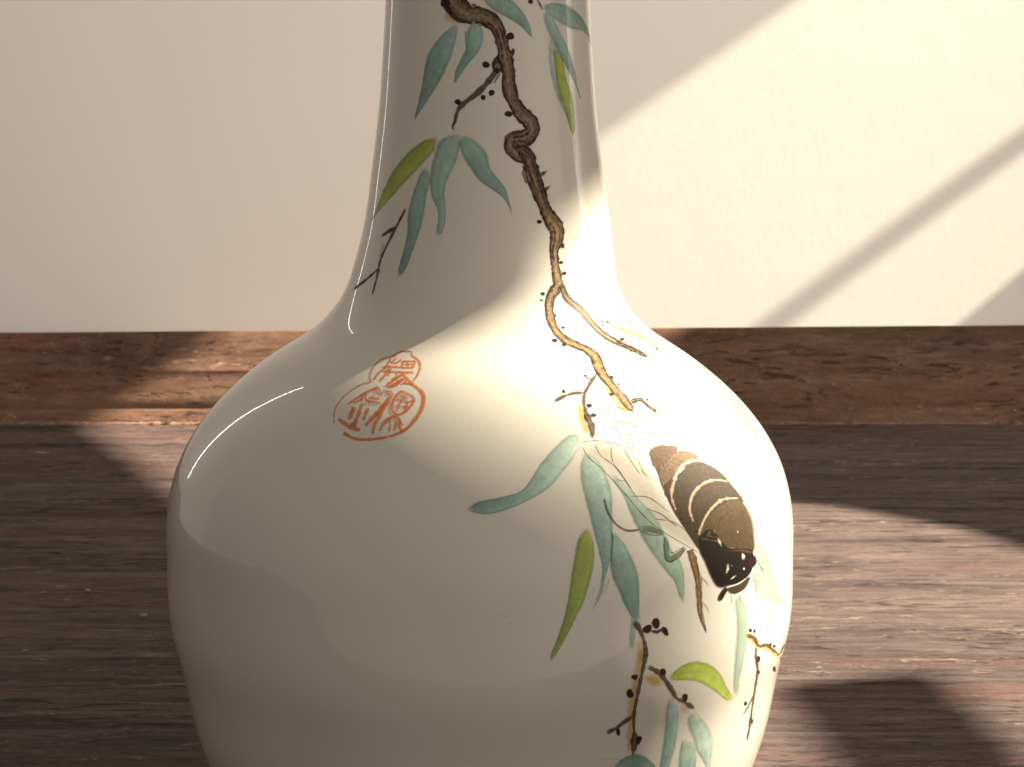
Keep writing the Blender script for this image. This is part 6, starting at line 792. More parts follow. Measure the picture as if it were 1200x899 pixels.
["painted_branch","right fork of the branch on the shoulder",[["L",[5798,14706,9,-62,66,-60,8,-65,9,-73,108,-68,182,-52,189,-41,116,-48,161,-35,102,-48,129,-38,139,-32,4,-52,11,-54,157,-40,19,-55,138,-38,17,-54,84,-43,56,-46,141,-34,67,-44,110,-36,53,-42,102,-33,126,-27,116,-27,73,-34,125,-25,105,-28,116,-26,130,-23,100,-26,164,-17,64,-30,44,-32,111,-25,159,-20,161,-19],[6214,14729,93,-59,7,-63,67,-55,113,-45,92,-39,100,-42,132,-43,215,-33,142,-48,190,-37,148,-46,81,-58,150,-46,105,-47,-50,-58,120,-41,-12,-55,122,-39,54,-46,84,-42,-8,-52,84,-38,62,-39,150,-27,115,-32,91,-34,88,-34,132,-27,81,-32,112,-28,115,-26,107,-28,130,-25,31,-37,108,-27,112,-26,40,-33,-3,-37,-2,-37],22,22,0.96,"bark",6.8],
["L",[5821,14707,43,-60,106,-57,-25,-67,43,-67,111,-63,147,-54,176,-42,129,-46,194,-30,37,-60,229,-22,9,-55,124,-37,79,-47,20,-55,92,-46,62,-48,101,-42,54,-47,95,-41,11,-51,114,-37,124,-34,25,-46,136,-28,164,-22,43,-38,68,-34,146,-23,145,-22,85,-30,147,-21,119,-24,64,-30,162,-19,13,-36,107,-25,168,-19,99,-26],[6191,14728,57,-61,-34,-65,100,-54,76,-51,90,-45,139,-39,146,-42,201,-35,109,-53,254,-24,44,-62,218,-36,19,-61,31,-54,99,-43,39,-50,72,-46,31,-50,87,-42,43,-47,131,-35,34,-45,48,-42,180,-22,79,-37,50,-40,166,-23,135,-26,60,-35,67,-33,149,-22,88,-30,109,-27,140,-24,2,-38,144,-22,46,-33,-10,-37,63,-30],19,19,0.85,"bark",4.8],
["L",[6145,14727,86,-58,6,-62,62,-59,55,-61,187,-44,99,-56,249,-25,37,-67,207,-31,138,-44,91,-46,125,-37,61,-46,155,-40,5,-54,68,-47,46,-49,49,-49,81,-43,-7,-54,128,-36,62,-43,91,-38,141,-30,70,-38,60,-37,148,-25,68,-34,196,-17,49,-35,191,-17,-44,-45,117,-24,111,-25,69,-29,-65,-43,137,-22,73,-28,106,-26],[6270,14735,40,-61,96,-56,42,-58,90,-52,41,-59,197,-36,80,-58,295,-15,112,-50,205,-30,230,-31,105,-53,62,-54,-81,-63,83,-46,37,-50,59,-47,65,-46,46,-47,150,-33,21,-48,103,-37,90,-38,60,-40,139,-29,148,-27,56,-37,153,-24,29,-39,170,-21,19,-38,258,-10,72,-31,49,-34,62,-31,186,-19,-46,-40,2,-36,-42,-39],23,23,0.85,"ink",2.3],
["L",[8455,13504,-4,-35,89,-21,148,-13,-2,-34,155,-11,163,-11,42,-26,55,-24,151,-11,-53,-35,175,-10,3,-29,-9,-29],[8600,13525,187,-10,84,-23,20,-31,182,-9,28,-29,32,-28,153,-12,130,-17,-1,-31,177,-12,-94,-38,72,-22,88,-20],23,23,0.85,"ink",2.5],
["L",[7377,13958,112,-30,31,-39,0,-43,-4,-43,161,-22,-3,-42,32,-37,99,-27,73,-30,-4,-40,67,-30,94,-24,158,-13,70,-25,-26,-38],[7622,13986,-23,-46,48,-37,78,-34,88,-31,-67,-48,112,-27,85,-29,24,-36,59,-32,150,-17,91,-25,76,-26,15,-36,100,-22,186,-10],24,24,0.35,"ink",2.6],
["L",[8362,13492,-8,-35,60,-25,103,-19,68,-23,85,-21,52,-25,137,-13,165,-9,15,-29,48,-24,157,-11,5,-28,7,-29],[8329,13487,189,-7,115,-18,67,-24,105,-19,91,-20,129,-15,39,-27,6,-30,147,-13,100,-18,-25,-32,126,-16,124,-15],23,23,0.85,"ink",1.8],
["L",[5821,14705,-82,-68,93,-59,17,-63,49,-63,78,-60,86,-59,167,-43,128,-47,134,-44,142,-42,141,-41,120,-42,165,-35,40,-53,111,-43,62,-48,68,-48,48,-49,109,-40,25,-51,89,-40,67,-42,15,-49,83,-36,153,-25,72,-36,104,-30,164,-20,116,-27,185,-16,124,-25,79,-31,39,-36,114,-24,195,-15,57,-32,24,-36,83,-30,152,-20],[5800,14704,169,-56,-35,-66,40,-60,47,-59,88,-54,149,-43,105,-51,155,-42,138,-44,119,-46,141,-41,138,-41,48,-55,148,-39,58,-51,87,-46,57,-49,74,-45,22,-52,120,-37,60,-44,89,-39,152,-28,94,-35,29,-43,119,-29,91,-32,52,-36,126,-25,60,-35,124,-25,175,-17,211,-14,110,-27,-10,-40,117,-25,176,-17,169,-19,116,-25],23,23,0.85,"ink",1.8],
["L",[7013,14209,49,-35,45,-35],[7052,14213,48,-35,45,-35],12,12,0.5,"ink",0.5],
["L",[7702,13862,13,-12,12,-11],[7743,13866,13,-11,12,-12],12,12,0.5,"ink",0.5],
["L",[7427,14055,90,-7,92,-7],[7451,14063,92,-7,92,-7],12,12,0.5,"ink",0.5],
["L",[8532,13489,93,1,95,2],[8557,13496,94,2,95,1],12,12,0.5,"ink",0.5],
["L",[9147,13408,-69,-28,-70,-28],[9197,13411,-70,-28,-70,-29],12,12,0.5,"ink",0.5],
["L",[8728,13330,175,14,181,14],[8734,13336,176,14,181,14],25,25,0.5,"ink",0.5],
["L",[8311,13491,121,6,122,6],[8327,13498,120,6,123,6],12,12,0.5,"ink",0.5],
["L",[9392,13181,114,2,117,3],[9421,13188,115,2,117,2],12,12,0.5,"ink",0.5],
["L",[6134,14491,63,-22,63,-22],[6165,14497,63,-23,63,-22],25,25,0.5,"ink",0.5],
["L",[7509,13936,86,-10,86,-10],[7538,13944,87,-10,86,-10],12,12,0.5,"ink",0.5],
["L",[8842,13353,31,-2,32,-1],[8880,13360,32,-1,31,-2],12,12,0.5,"ink",0.5],
["L",[7931,13593,51,-11,51,-12],[7969,13600,53,-12,51,-11],12,12,0.5,"ink",0.5],
["L",[7589,13790,52,-3,51,-2],[7614,13798,51,-3,52,-3],12,12,0.5,"ink",0.5],
["L",[8732,13391,-51,-27,-53,-26],[8780,13394,-52,-27,-53,-26],12,12,0.5,"ink",0.5],
["L",[8284,13546,126,-17,124,-18],[8323,13553,127,-18,126,-17],25,25,0.5,"ink",0.5],
["L",[8719,13400,98,5,101,5],[8737,13407,99,5,101,4],25,25,0.5,"ink",0.5],
["L",[7263,14200,-19,-29,-21,-29],[7303,14201,-19,-29,-21,-29],12,12,0.5,"ink",0.5],
["L",[7371,14057,31,-22,29,-22],[7411,14062,30,-22,30,-23],25,25,0.5,"ink",0.5],
["L",[9062,13325,-26,-16,-25,-17],[9112,13329,-25,-17,-26,-16],25,25,0.5,"ink",0.5],
["L",[7107,14202,58,-41,53,-41],[7146,14207,58,-41,54,-41],12,12,0.5,"ink",0.5],
["L",[6607,14362,205,-30,205,-31],[6630,14370,207,-31,206,-30],12,12,0.5,"ink",0.5],
["L",[7788,13712,47,-20,47,-19],[7827,13717,48,-19,47,-20],12,12,0.5,"ink",0.5],
["L",[9286,13264,34,-8,33,-8],[9336,13270,34,-8,34,-8],12,12,0.5,"ink",0.5],
["L",[7745,13830,65,-24,64,-23],[7783,13836,66,-24,65,-23],25,25,0.5,"ink",0.5],
["L",[9490,13207,132,-6,133,-6],[9533,13213,133,-6,134,-6],12,12,0.5,"ink",0.5],
["L",[7365,14193,-34,-6,-34,-6],[7384,14187,-34,-6,-34,-6],12,12,0.5,"ink",0.5],
["L",[8405,13444,156,-11,157,-12],[8443,13451,157,-11,159,-12],25,25,0.5,"ink",0.5],
["L",[9515,13171,90,1,91,0],[9549,13178,90,1,92,0],12,12,0.5,"ink",0.5],
["L",[8203,13556,204,-2,209,-2],[8230,13563,205,-2,210,-2],12,12,0.5,"ink",0.5],
["L",[8841,13461,-30,-20,-31,-21],[8890,13464,-30,-20,-31,-20],25,25,0.5,"ink",0.5],
["L",[7946,13616,14,-14,14,-15],[7988,13621,15,-14,14,-15],12,12,0.5,"ink",0.5],
["L",[6031,14607,64,-10,64,-10],[6052,14615,65,-10,65,-11],25,25,0.5,"ink",0.5],
["L",[7543,13859,51,-22,49,-22],[7581,13864,51,-21,50,-22],12,12,0.5,"ink",0.5],
["L",[8763,13398,-8,-9,-8,-8],[8812,13402,-8,-9,-8,-8],12,12,0.5,"ink",0.5],
["L",[7838,13644,-42,-14,-42,-13],[7872,13644,-42,-14,-43,-14],12,12,0.5,"ink",0.5],
["L",[6481,14300,17,-19,16,-18],[6517,14303,18,-18,16,-19],12,12,0.5,"ink",0.5],
["L",[6606,14307,-6,-15,-8,-16],[6644,14308,-7,-16,-7,-15],12,12,0.5,"ink",0.5],
["L",[8828,13334,96,-4,98,-4],[8866,13341,98,-4,98,-4],25,25,0.5,"ink",0.5],
["L",[6589,14443,41,-13,13,-17],[6622,14452,90,-12,-17,-26],26,26,0.9,"bark",0.8],
["L",[9227,13389,49,-2,-7,-9],[9292,13400,78,-3,-18,-13],26,26,0.9,"bark",0.8],
["L",[9413,13325,47,-1,-14,-7],[9495,13338,59,-4,-12,-11],26,26,0.9,"bark",0.9],
["L",[9166,13205,-4,-10,48,-3],[9250,13211,-19,-8,48,0],26,26,0.9,"bark",0.8],
["L",[6633,14195,-4,-28,106,-8],[6694,14200,23,-17,61,-10],26,26,0.9,"bark",1.0],
["L",[7613,13679,-31,-21,66,-9],[7683,13683,-9,-13,37,-8],26,26,0.9,"bark",1.0],
["L",[7566,13709,-23,-20,57,-10],[7625,13713,-13,-15,47,-6],26,26,0.9,"bark",0.8],
["L",[7580,14165,58,-13,16,-18],[7628,14177,116,-11,-34,-29],26,26,0.9,"bark",0.9],
["L",[8598,13576,55,-5,-17,-13],[8660,13587,73,-6,-25,-19],26,26,0.9,"bark",0.8]],[]],
["painted_branch","left fork of the branch ending above the bee",[["L",[5592,14799,-284,-58,-317,-57,-124,-99,-236,-86,-143,-105,-98,-102,18,-95,-78,-94,-22,-93,28,-87,80,-79,16,-86,84,-77,136,-65,130,-61,202,-39,197,-34,155,-40,185,-30,149,-35,125,-32,42,-47,-47,-54,-80,-50,-87,-63,-80,-75,-20,-70,-8,-71,41,-63,42,-57,43,-56,-9,-66,70,-54,39,-59,-17,-67,47,-53,62,-54,59,-58,161,-35],[6191,14674,-206,-78,-164,-80,-311,-46,-160,-63,-122,-60,-63,-71,-150,-77,-17,-75,-18,-73,-10,-74,-27,-76,80,-63,68,-59,80,-57,132,-45,105,-52,160,-39,212,-27,173,-37,218,-28,163,-46,132,-51,116,-58,-34,-80,-155,-77,-92,-62,-113,-64,-47,-57,-22,-58,-1,-62,-12,-66,43,-55,-27,-65,28,-58,93,-48,1,-67,-33,-70,-13,-63,-73,-79],22,22,0.96,"bark",10.2],
["L",[5672,14782,-237,-68,-243,-70,-247,-72,-169,-92,-188,-93,-52,-98,-28,-92,-74,-91,-72,-93,44,-84,100,-75,34,-81,34,-82,138,-63,170,-49,109,-61,207,-32,186,-32,189,-29,218,-19,56,-51,-12,-57,87,-37,-41,-53,-255,-77,-33,-70,36,-63,-71,-77,96,-52,24,-60,23,-60,-10,-66,23,-62,29,-61,47,-55,58,-52,24,-60,30,-63,162,-34],[6111,14691,-251,-68,-236,-67,-192,-72,-228,-59,-78,-72,-112,-74,-101,-80,-23,-79,33,-73,-27,-76,-47,-80,60,-68,121,-54,78,-59,92,-57,201,-29,150,-42,179,-37,169,-37,145,-44,234,-26,190,-41,-34,-75,-74,-77,30,-63,-146,-67,-173,-71,22,-51,-82,-68,21,-59,9,-62,44,-56,24,-57,39,-56,23,-61,-10,-67,8,-63,18,-59,-72,-79],19,19,0.85,"bark",7.6],
["L",[6128,14688,-245,-67,-243,-66,-201,-73,-233,-68,-145,-84,-98,-86,-33,-84,-73,-85,12,-80,63,-74,8,-77,7,-78,147,-55,92,-64,161,-45,196,-34,108,-53,269,-11,200,-26,137,-39,137,-38,70,-50,-76,-66,-11,-57,-121,-67,-96,-65,-142,-72,11,-60,10,-59,-12,-62,36,-55,-13,-64,12,-60,87,-46,14,-59,19,-58,-43,-66,-44,-66,-13,-65],[6167,14682,-195,-76,-199,-76,-258,-64,-231,-64,-128,-77,-63,-82,-90,-82,14,-78,-8,-78,-53,-82,15,-76,99,-62,77,-63,198,-37,154,-45,147,-45,242,-20,95,-55,180,-32,169,-35,62,-53,47,-52,100,-45,-88,-68,-51,-64,-138,-70,-96,-65,-77,-64,31,-54,44,-55,-60,-69,-5,-62,35,-54,23,-58,84,-47,4,-63,11,-61,-10,-66,-93,-73],23,23,0.85,"ink",1.6],
["L",[5927,14728,-124,-41,-169,-33,-44,-56,-122,-41,-138,-38,-150,-34,-222,-23,-28,-61,-103,-51,-8,-52,50,-47,-12,-48,-23,-48],[6074,14701,-135,-39,-88,-48,-214,-25,-137,-39,-131,-40,-140,-37,-50,-52,-172,-27,12,-46,-19,-46,-58,-49,0,-47,-12,-48],23,23,0.85,"ink",1.9],
["L",[5846,14747,-196,-23,-64,-53,-145,-34,-118,-40,-153,-33,-129,-37,-152,-36,-60,-51,-89,-47,-63,-50,23,-49,-127,-49,32,-46,16,-46],[5936,14727,-80,-50,-213,-19,-127,-38,-145,-34,-97,-44,-120,-38,-83,-43,-135,-33,-50,-44,-19,-45,-75,-45,83,-46,-85,-48,-85,-47],24,24,0.35,"ink",2.3],
["L",[5827,12656,-28,-41,-6,-38,54,-27,18,-33,45,-29,-9,-38,13,-35,31,-31,40,-30,1,-38,37,-31],[5849,12660,56,-27,33,-30,-27,-41,12,-35,-12,-39,41,-29,21,-33,7,-35,9,-36,73,-21,51,-26],23,23,0.85,"ink",1.3],
["L",[5575,14804,-204,-81,-344,-48,-229,-78,-146,-90,-76,-94,-70,-91,-114,-90,-76,-90,-29,-88,44,-84,-9,-87,89,-74,71,-74,74,-71,124,-60,83,-66,221,-30,158,-43,180,-34,164,-36,210,-23,-1,-64,136,-39,-136,-72,-59,-68,-104,-75,-46,-70,22,-62,16,-64,54,-57,73,-54,-34,-73,57,-56,42,-59,51,-58,-6,-69,25,-65,104,-48,117,-43],[5722,14767,-327,-50,-167,-86,-202,-72,-214,-71,-175,-79,-69,-88,13,-88,-21,-87,-71,-86,-98,-87,54,-76,36,-78,94,-68,116,-63,86,-64,165,-44,97,-58,221,-24,197,-31,182,-34,111,-50,215,-30,-82,-78,21,-64,-216,-79,-37,-65,5,-60,-20,-66,24,-60,6,-65,-12,-68,101,-49,3,-66,4,-66,-1,-67,79,-52,69,-53,50,-55,152,-27],23,23,0.85,"ink",2.2],
["L",[5138,14596,-4,-63,-6,-62],[5173,14597,-5,-63,-6,-63],12,12,0.5,"ink",0.5],
["L",[5956,13044,-3,-12,-4,-12],[5985,13048,-4,-12,-3,-13],12,12,0.5,"ink",0.5],
["L",[5535,13475,26,0,26,0],[5552,13483,26,-1,26,0],25,25,0.5,"ink",0.5],
["L",[5327,13580,35,-21,33,-21],[5357,13585,35,-21,33,-20],25,25,0.5,"ink",0.5],
["L",[5875,12737,94,9,96,10],[5878,12743,95,10,96,10],25,25,0.5,"ink",0.5],
["L",[5950,12333,45,-15,46,-15],[5968,12339,46,-15,46,-15],12,12,0.5,"ink",0.5],
["L",[6007,12786,25,-9,25,-8],[6030,12792,25,-9,25,-8],25,25,0.5,"ink",0.5],
["L",[4963,13810,-30,-12,-29,-11],[4987,13808,-30,-12,-29,-12],12,12,0.5,"ink",0.5],
["L",[6134,13199,74,2,75,1],[6150,13206,75,2,76,1],25,25,0.5,"ink",0.5],
["L",[5874,12936,-65,-29,-62,-29],[5895,12935,-65,-29,-63,-29],12,12,0.5,"ink",0.5],
["L",[5693,12882,1,-10,0,-10],[5719,12886,0,-10,0,-10],25,25,0.5,"ink",0.5],
["L",[6035,12599,24,-9,24,-10],[6057,12605,24,-9,24,-10],12,12,0.5,"ink",0.5],
["L",[4465,14133,68,-19,68,-19],[4490,14139,68,-19,68,-19],25,25,0.5,"ink",0.5],
["L",[5669,12895,70,-19,70,-19],[5690,12901,71,-19,70,-19],25,25,0.5,"ink",0.5],
["L",[6142,13128,-47,-14,-45,-14],[6161,13126,-46,-14,-45,-14],25,25,0.5,"ink",0.5],
["L",[4653,13829,10,-22,9,-23],[4683,13832,10,-22,8,-22],25,25,0.5,"ink",0.5],
["L",[6040,12338,11,-20,10,-20],[6062,12342,10,-20,11,-20],12,12,0.5,"ink",0.5],
["L",[5054,13636,68,-2,69,-2],[5067,13644,69,-2,69,-2],12,12,0.5,"ink",0.5],
["L",[4942,14324,-40,-26,-42,-27],[4972,14322,-40,-26,-42,-27],12,12,0.5,"ink",0.5],
["L",[5628,13425,41,-9,40,-10],[5656,13432,41,-10,40,-9],12,12,0.5,"ink",0.5],
["L",[4679,14360,-16,-23,-17,-23],[4711,14359,-16,-23,-17,-23],12,12,0.5,"ink",0.5],
["L",[5544,14728,-45,-16,-45,-16],[5573,14723,-45,-16,-45,-16],12,12,0.5,"ink",0.5],
["L",[4861,13978,-13,-14,-14,-15],[4891,13979,-13,-15,-13,-15],12,12,0.5,"ink",0.5],
["L",[6263,13270,33,-17,31,-18],[6295,13276,33,-18,31,-17],12,12,0.5,"ink",0.5],
["L",[6107,12792,-136,-51,-129,-52],[6125,12790,-136,-51,-130,-52],12,12,0.5,"ink",0.5],
["L",[6124,13348,137,-13,138,-12],[6149,13355,138,-13,139,-12],12,12,0.5,"ink",0.5],
["L",[4784,14266,-34,-7,-35,-7],[4800,14259,-34,-7,-35,-6],12,12,0.5,"ink",0.5],
["L",[6071,12361,8,-17,9,-17],[6093,12365,8,-17,9,-17],12,12,0.5,"ink",0.5],
["L",[6046,13456,36,-5,36,-5],[6073,13463,36,-5,37,-5],12,12,0.5,"ink",0.5],
["L",[5077,14562,15,-13,15,-14],[5110,14565,15,-13,15,-13],12,12,0.5,"ink",0.5],
["L",[5377,13499,-29,-10,-28,-10],[5400,13497,-29,-10,-29,-10],12,12,0.5,"ink",0.5],
["L",[5929,12880,-1,-2,-1,-3],[5955,12883,-1,-2,-1,-3],25,25,0.5,"ink",0.5],
["L",[5621,14640,-45,-25,-44,-24],[5653,14637,-44,-25,-45,-25],12,12,0.5,"ink",0.5],
["L",[5710,12989,-12,-31,-10,-32],[5737,12992,-13,-31,-10,-32],12,12,0.5,"ink",0.5],
["L",[5173,13633,-63,-27,-64,-26],[5198,13631,-64,-27,-64,-26],12,12,0.5,"ink",0.5],
["L",[5488,13504,82,-14,81,-15],[5513,13511,83,-14,81,-15],12,12,0.5,"ink",0.5],
["L",[6020,12359,2,-43,4,-42],[6042,12362,2,-42,3,-42],25,25,0.5,"ink",0.5],
["L",[4869,14126,-22,-26,-23,-27],[4901,14126,-23,-26,-23,-27],25,25,0.5,"ink",0.5],
["L",[5820,13108,19,-3,19,-3],[5844,13114,19,-2,19,-3],25,25,0.5,"ink",0.5],
["L",[5753,13409,59,-5,59,-6],[5777,13417,60,-6,59,-6],12,12,0.5,"ink",0.5],
["L",[5807,12454,78,0,78,0],[5817,12461,78,0,79,0],12,12,0.5,"ink",0.5],
["L",[5833,12449,25,-26,25,-26],[5854,12453,25,-26,26,-26],12,12,0.5,"ink",0.5],
["L",[6105,13195,-75,-12,-75,-12],[6110,13190,-76,-12,-74,-12],12,12,0.5,"ink",0.5],
["L",[4751,14285,-4,-28,-7,-28],[4784,14286,-5,-28,-7,-28],25,25,0.5,"ink",0.5],
["L",[5219,14487,12,-14,12,-13],[5252,14489,12,-13,12,-13],12,12,0.5,"ink",0.5],
["L",[5822,12503,6,-10,7,-10],[5845,12507,6,-10,6,-10],12,12,0.5,"ink",0.5],
["L",[5731,12839,-6,-14,-6,-15],[5756,12842,-6,-14,-6,-15],25,25,0.5,"ink",0.5],
["L",[5867,13120,-7,-16,-6,-16],[5896,13123,-7,-16,-6,-15],12,12,0.5,"ink",0.5],
["L",[6097,13131,19,-9,19,-9],[6126,13137,19,-9,19,-9],12,12,0.5,"ink",0.5],
["L",[5855,12394,66,-4,65,-3],[5868,12401,65,-4,66,-3],12,12,0.5,"ink",0.5],
["L",[5757,12738,34,-4,33,-4],[5775,12745,33,-4,34,-5],25,25,0.5,"ink",0.5],
["L",[5689,14718,-119,-12,-118,-12],[5702,14710,-119,-12,-118,-13],25,25,0.5,"ink",0.5],
["L",[6046,13040,-24,-34,-22,-34],[6075,13043,-25,-34,-23,-34],25,25,0.5,"ink",0.5],
["L",[4466,13918,-8,-9,-9,-10],[4495,13918,-8,-9,-9,-10],12,12,0.5,"ink",0.5],
["L",[6202,12376,14,-10,-6,-14],[6228,12384,45,-8,-28,-22],26,26,0.9,"bark",0.9],
["L",[5757,13206,-76,-31,66,-13],[5802,13208,-21,-21,10,-16],26,26,0.9,"bark",1.1],
["L",[5683,13567,51,-6,6,-15],[5717,13579,87,-3,-2,-23],26,26,0.9,"bark",1.0],
["L",[6211,13071,-23,-24,-36,-25],[6256,13079,58,-22,-127,-36],26,26,0.9,"bark",1.2],
["L",[6210,13073,-12,-23,-44,-26],[6261,13081,47,-22,-120,-36],26,26,0.9,"bark",1.2],
["L",[4477,14250,-103,-23,16,-32],[4508,14242,-56,-21,-21,-25],26,26,0.9,"bark",0.9],
["L",[6313,13214,13,-16,-31,-21],[6366,13224,61,-14,-85,-31],26,26,0.9,"bark",1.1],
["L",[6198,12380,13,-10,-5,-14],[6226,12389,45,-9,-28,-22],26,26,0.9,"bark",1.0],
["L",[5760,13348,-16,-22,83,-2],[5813,13355,6,-14,40,-7],26,26,0.9,"bark",0.9],
["L",[4951,14154,3,-21,-26,-22],[5008,14161,45,-27,-90,-27],26,26,0.9,"bark",1.0],
["L",[5204,13702,34,-13,-3,-19],[5235,13711,74,-11,-30,-28],26,26,0.9,"bark",0.8],
["L",[4911,13537,-6,-23,90,-1],[4959,13544,18,-14,39,-9],26,26,0.9,"bark",0.9],
["L",[5554,12917,-56,-30,53,-14],[5591,12918,-18,-20,14,-17],26,26,0.9,"bark",1.0]],[]],
["painted_branch","",[["L",[6229,12413,139,14,139,20,109,7,80,-3,52,-19,37,-29,34,-33,43,-30,42,-30,25,-34,37,-31],[6296,12501,133,7,140,4,165,7,131,-18,42,-37,7,-38,20,-33,37,-30,41,-30,60,-26,48,-29],22,22,0.96,"bark",3.7],
["L",[6237,12424,139,15,138,16,118,8,96,-2,54,-22,29,-32,19,-34,51,-29,24,-34,44,-30,43,-30],[6287,12489,132,7,142,8,157,6,114,-19,40,-34,15,-36,35,-30,30,-32,60,-26,40,-30,41,-31],19,19,0.85,"bark",2.6],
["L",[6282,12477,135,12,127,3,150,22,59,-25,52,-18,78,-19,-13,-38,1,-38,58,-26,31,-31,40,-29,18,-35],[6313,12506,124,2,143,16,115,-10,173,14,73,-28,-35,-44,39,-30,47,-26,22,-32,57,-25,51,-26,73,-22],23,23,0.85,"ink",2.0],
["L",[6268,12462,144,12,140,7,137,7,70,-19,73,-21,34,-33,4,-38],[6287,12483,141,7,152,15,147,2,139,-8,13,-42,7,-38,49,-31],23,23,0.85,"ink",1.4],
["L",[6250,12443,136,11,136,10,137,14,82,-14,61,-22,27,-32,12,-36,38,-31,50,-28,42,-30,26,-34],[6261,12458,137,14,145,17,139,2,131,-5,29,-36,14,-35,41,-29,46,-29,37,-31,46,-29,64,-25],24,24,0.35,"ink",1.2],
["L",[6236,12425,131,8,135,17,139,19,81,-14,46,-25,0,-36,33,-31,63,-25,37,-30,46,-29,46,-28],[6255,12455,136,17,138,11,129,-4,126,-5,48,-31,50,-28,25,-31,14,-34,40,-30,32,-31,32,-32],23,23,0.85,"ink",1.6],
["L",[6218,12401,130,15,124,8,118,17,96,-2,42,-24,55,-24,-36,-45,71,-22,34,-29,63,-24,36,-29],[6234,12439,128,12,142,23,143,2,109,-15,60,-27,7,-35,108,-14,5,-35,40,-29,9,-35,38,-29],23,23,0.85,"ink",2.3],
["L",[6634,12475,81,14,82,14],[6631,12481,81,14,82,13],12,12,0.5,"ink",0.5],
["L",[6275,12458,73,6,73,5],[6281,12465,73,6,73,5],25,25,0.5,"ink",0.5],
["L",[6843,12351,22,-9,21,-9],[6866,12356,21,-8,21,-9],12,12,0.5,"ink",0.5],
["L",[6834,12386,42,-4,42,-4],[6850,12393,42,-4,43,-4],12,12,0.5,"ink",0.5],
["L",[6799,12397,57,16,58,16],[6786,12401,57,16,58,16],12,12,0.5,"ink",0.5],
["L",[6568,12482,82,-3,83,-3],[6581,12489,83,-3,84,-3],12,12,0.5,"ink",0.5],
["L",[6952,12258,36,-6,35,-6],[6970,12264,36,-5,35,-6],25,25,0.5,"ink",0.5],
["L",[6802,12479,-5,-17,-4,-17],[6828,12482,-5,-17,-5,-16],12,12,0.5,"ink",0.5],
["L",[6582,12458,79,2,79,1],[6593,12465,78,2,80,1],12,12,0.5,"ink",0.5],
["L",[6531,12461,33,-3,33,-2],[6546,12468,34,-3,33,-2],25,25,0.5,"ink",0.5],
["L",[6773,12443,77,-21,78,-20],[6794,12449,77,-20,78,-21],12,12,0.5,"ink",0.5],
["L",[6358,12442,73,6,73,6],[6363,12449,73,6,74,6],12,12,0.5,"ink",0.5],
["L",[6992,12324,19,3,-14,-5],[7024,12336,3,-6,9,-4],26,26,0.9,"bark",0.7],
["L",[6560,12504,38,6,27,-3],[6558,12512,53,9,40,-3],26,26,0.9,"bark",0.8],
["L",[6911,12384,18,2,-12,-5],[6942,12395,4,-6,7,-4],26,26,0.9,"bark",0.6]],[]],
["branch_knot","",[["P",[1610,19313,-52,-53,-54,-53,-120,-46,-204,-26,-228,-2,-200,26,-143,42,-84,51,-37,53,34,54,89,50,127,46,162,39,196,-3,97,-49,106,-48,151,-41],[1020,19307],12,12,0.8,"fill",14.8],
["P",[1336,19292,-38,-55,-202,-15,-232,12,-150,43,98,45,177,38,195,-25],[1036,19285],29,29,0.7,"fill",8.2]],[]],
["branch_knot","",[["P",[3587,16999,40,-57,-33,-57,-141,-45,-229,-5,-111,46,-46,56,-82,53,-86,53,61,54,200,28,196,-29,144,-44],[3271,16979],17,17,0.9,"fill",10.3]],[]],
["painted_bud","",[["P",[2579,19912,-25,-54,-195,-29,-242,2,-206,26,-126,45,100,48,188,35,234,8,198,-29],[2207,19908],18,18,1.0,"fill",10.1]],[]],
["painted_bud","",[["P",[2282,18294,-159,-44,-234,-15,-231,13,-104,49,161,43,226,20,231,-15],[1916,18296],18,18,1.0,"fill",9.8]],[]],
["painted_bud","",[["P",[-3316,20617,-41,-55,-163,-42,-254,-16,-275,6,-246,29,-64,55,33,56,139,47,244,23,256,-16,198,-41],[-3855,20607],18,18,1.0,"fill",12.2]],[]],
["painted_bud","",[["P",[-3136,20483,-141,-35,-190,-23,-200,23,-118,41,108,40,217,9,205,-13],[-3464,20486],18,18,1.0,"fill",7.7]],[]],
["painted_bud","",[["P",[2405,18296,-163,-47,-206,-35,-180,35,-137,49,11,55,249,-1,240,-16],[2023,18294],18,18,1.0,"fill",9.2]],[]],
["painted_bud","",[["P",[4489,16036,-127,-32,-158,-19,-148,21,-101,34,94,36,171,11,160,-17],[4213,16038],18,18,1.0,"fill",7.4]],[]],
["painted_bud","",[["P",[6402,15522,4,-47,-180,-22,-144,34,-137,36,92,41,183,22,194,-16],[6215,15523],18,18,1.0,"fill",5.8]],[]],
["painted_bud","",[["P",[6303,15173,-124,-26,-143,-19,-150,14,-91,31,104,26,145,17,155,-13],[6041,15173],18,18,1.0,"fill",6.6]],[]],
["painted_bud","",[["P",[6543,14935,-110,-33,-182,-4,-176,10,-58,37,132,29,166,14,177,-13],[6283,14941],18,18,1.0,"fill",6.8]],[]],
["painted_bud","",[["P",[4615,14531,-73,-34,-140,-7,-119,18,-91,27,96,28,131,15,124,-16],[4410,14533],18,18,1.0,"fill",6.5]],[]],
["painted_bud","",[["P",[4398,14406,-35,-24,-97,-3,-95,1,-56,18,44,22,90,11,93,-5],[4258,14403],18,18,1.0,"fill",4.4]],[]],
["painted_bud","",[["P",[5457,13837,-108,-21,-116,-7,-91,10,-25,25,103,22,118,10,77,-15],[5284,13841],18,18,1.0,"fill",5.8]],[]],
["painted_bud","",[["P",[4585,13604,-117,-33,-141,-6,-98,18,-67,27,122,29,143,6,128,-7],[4380,13607],18,18,1.0,"fill",8.1]],[]],
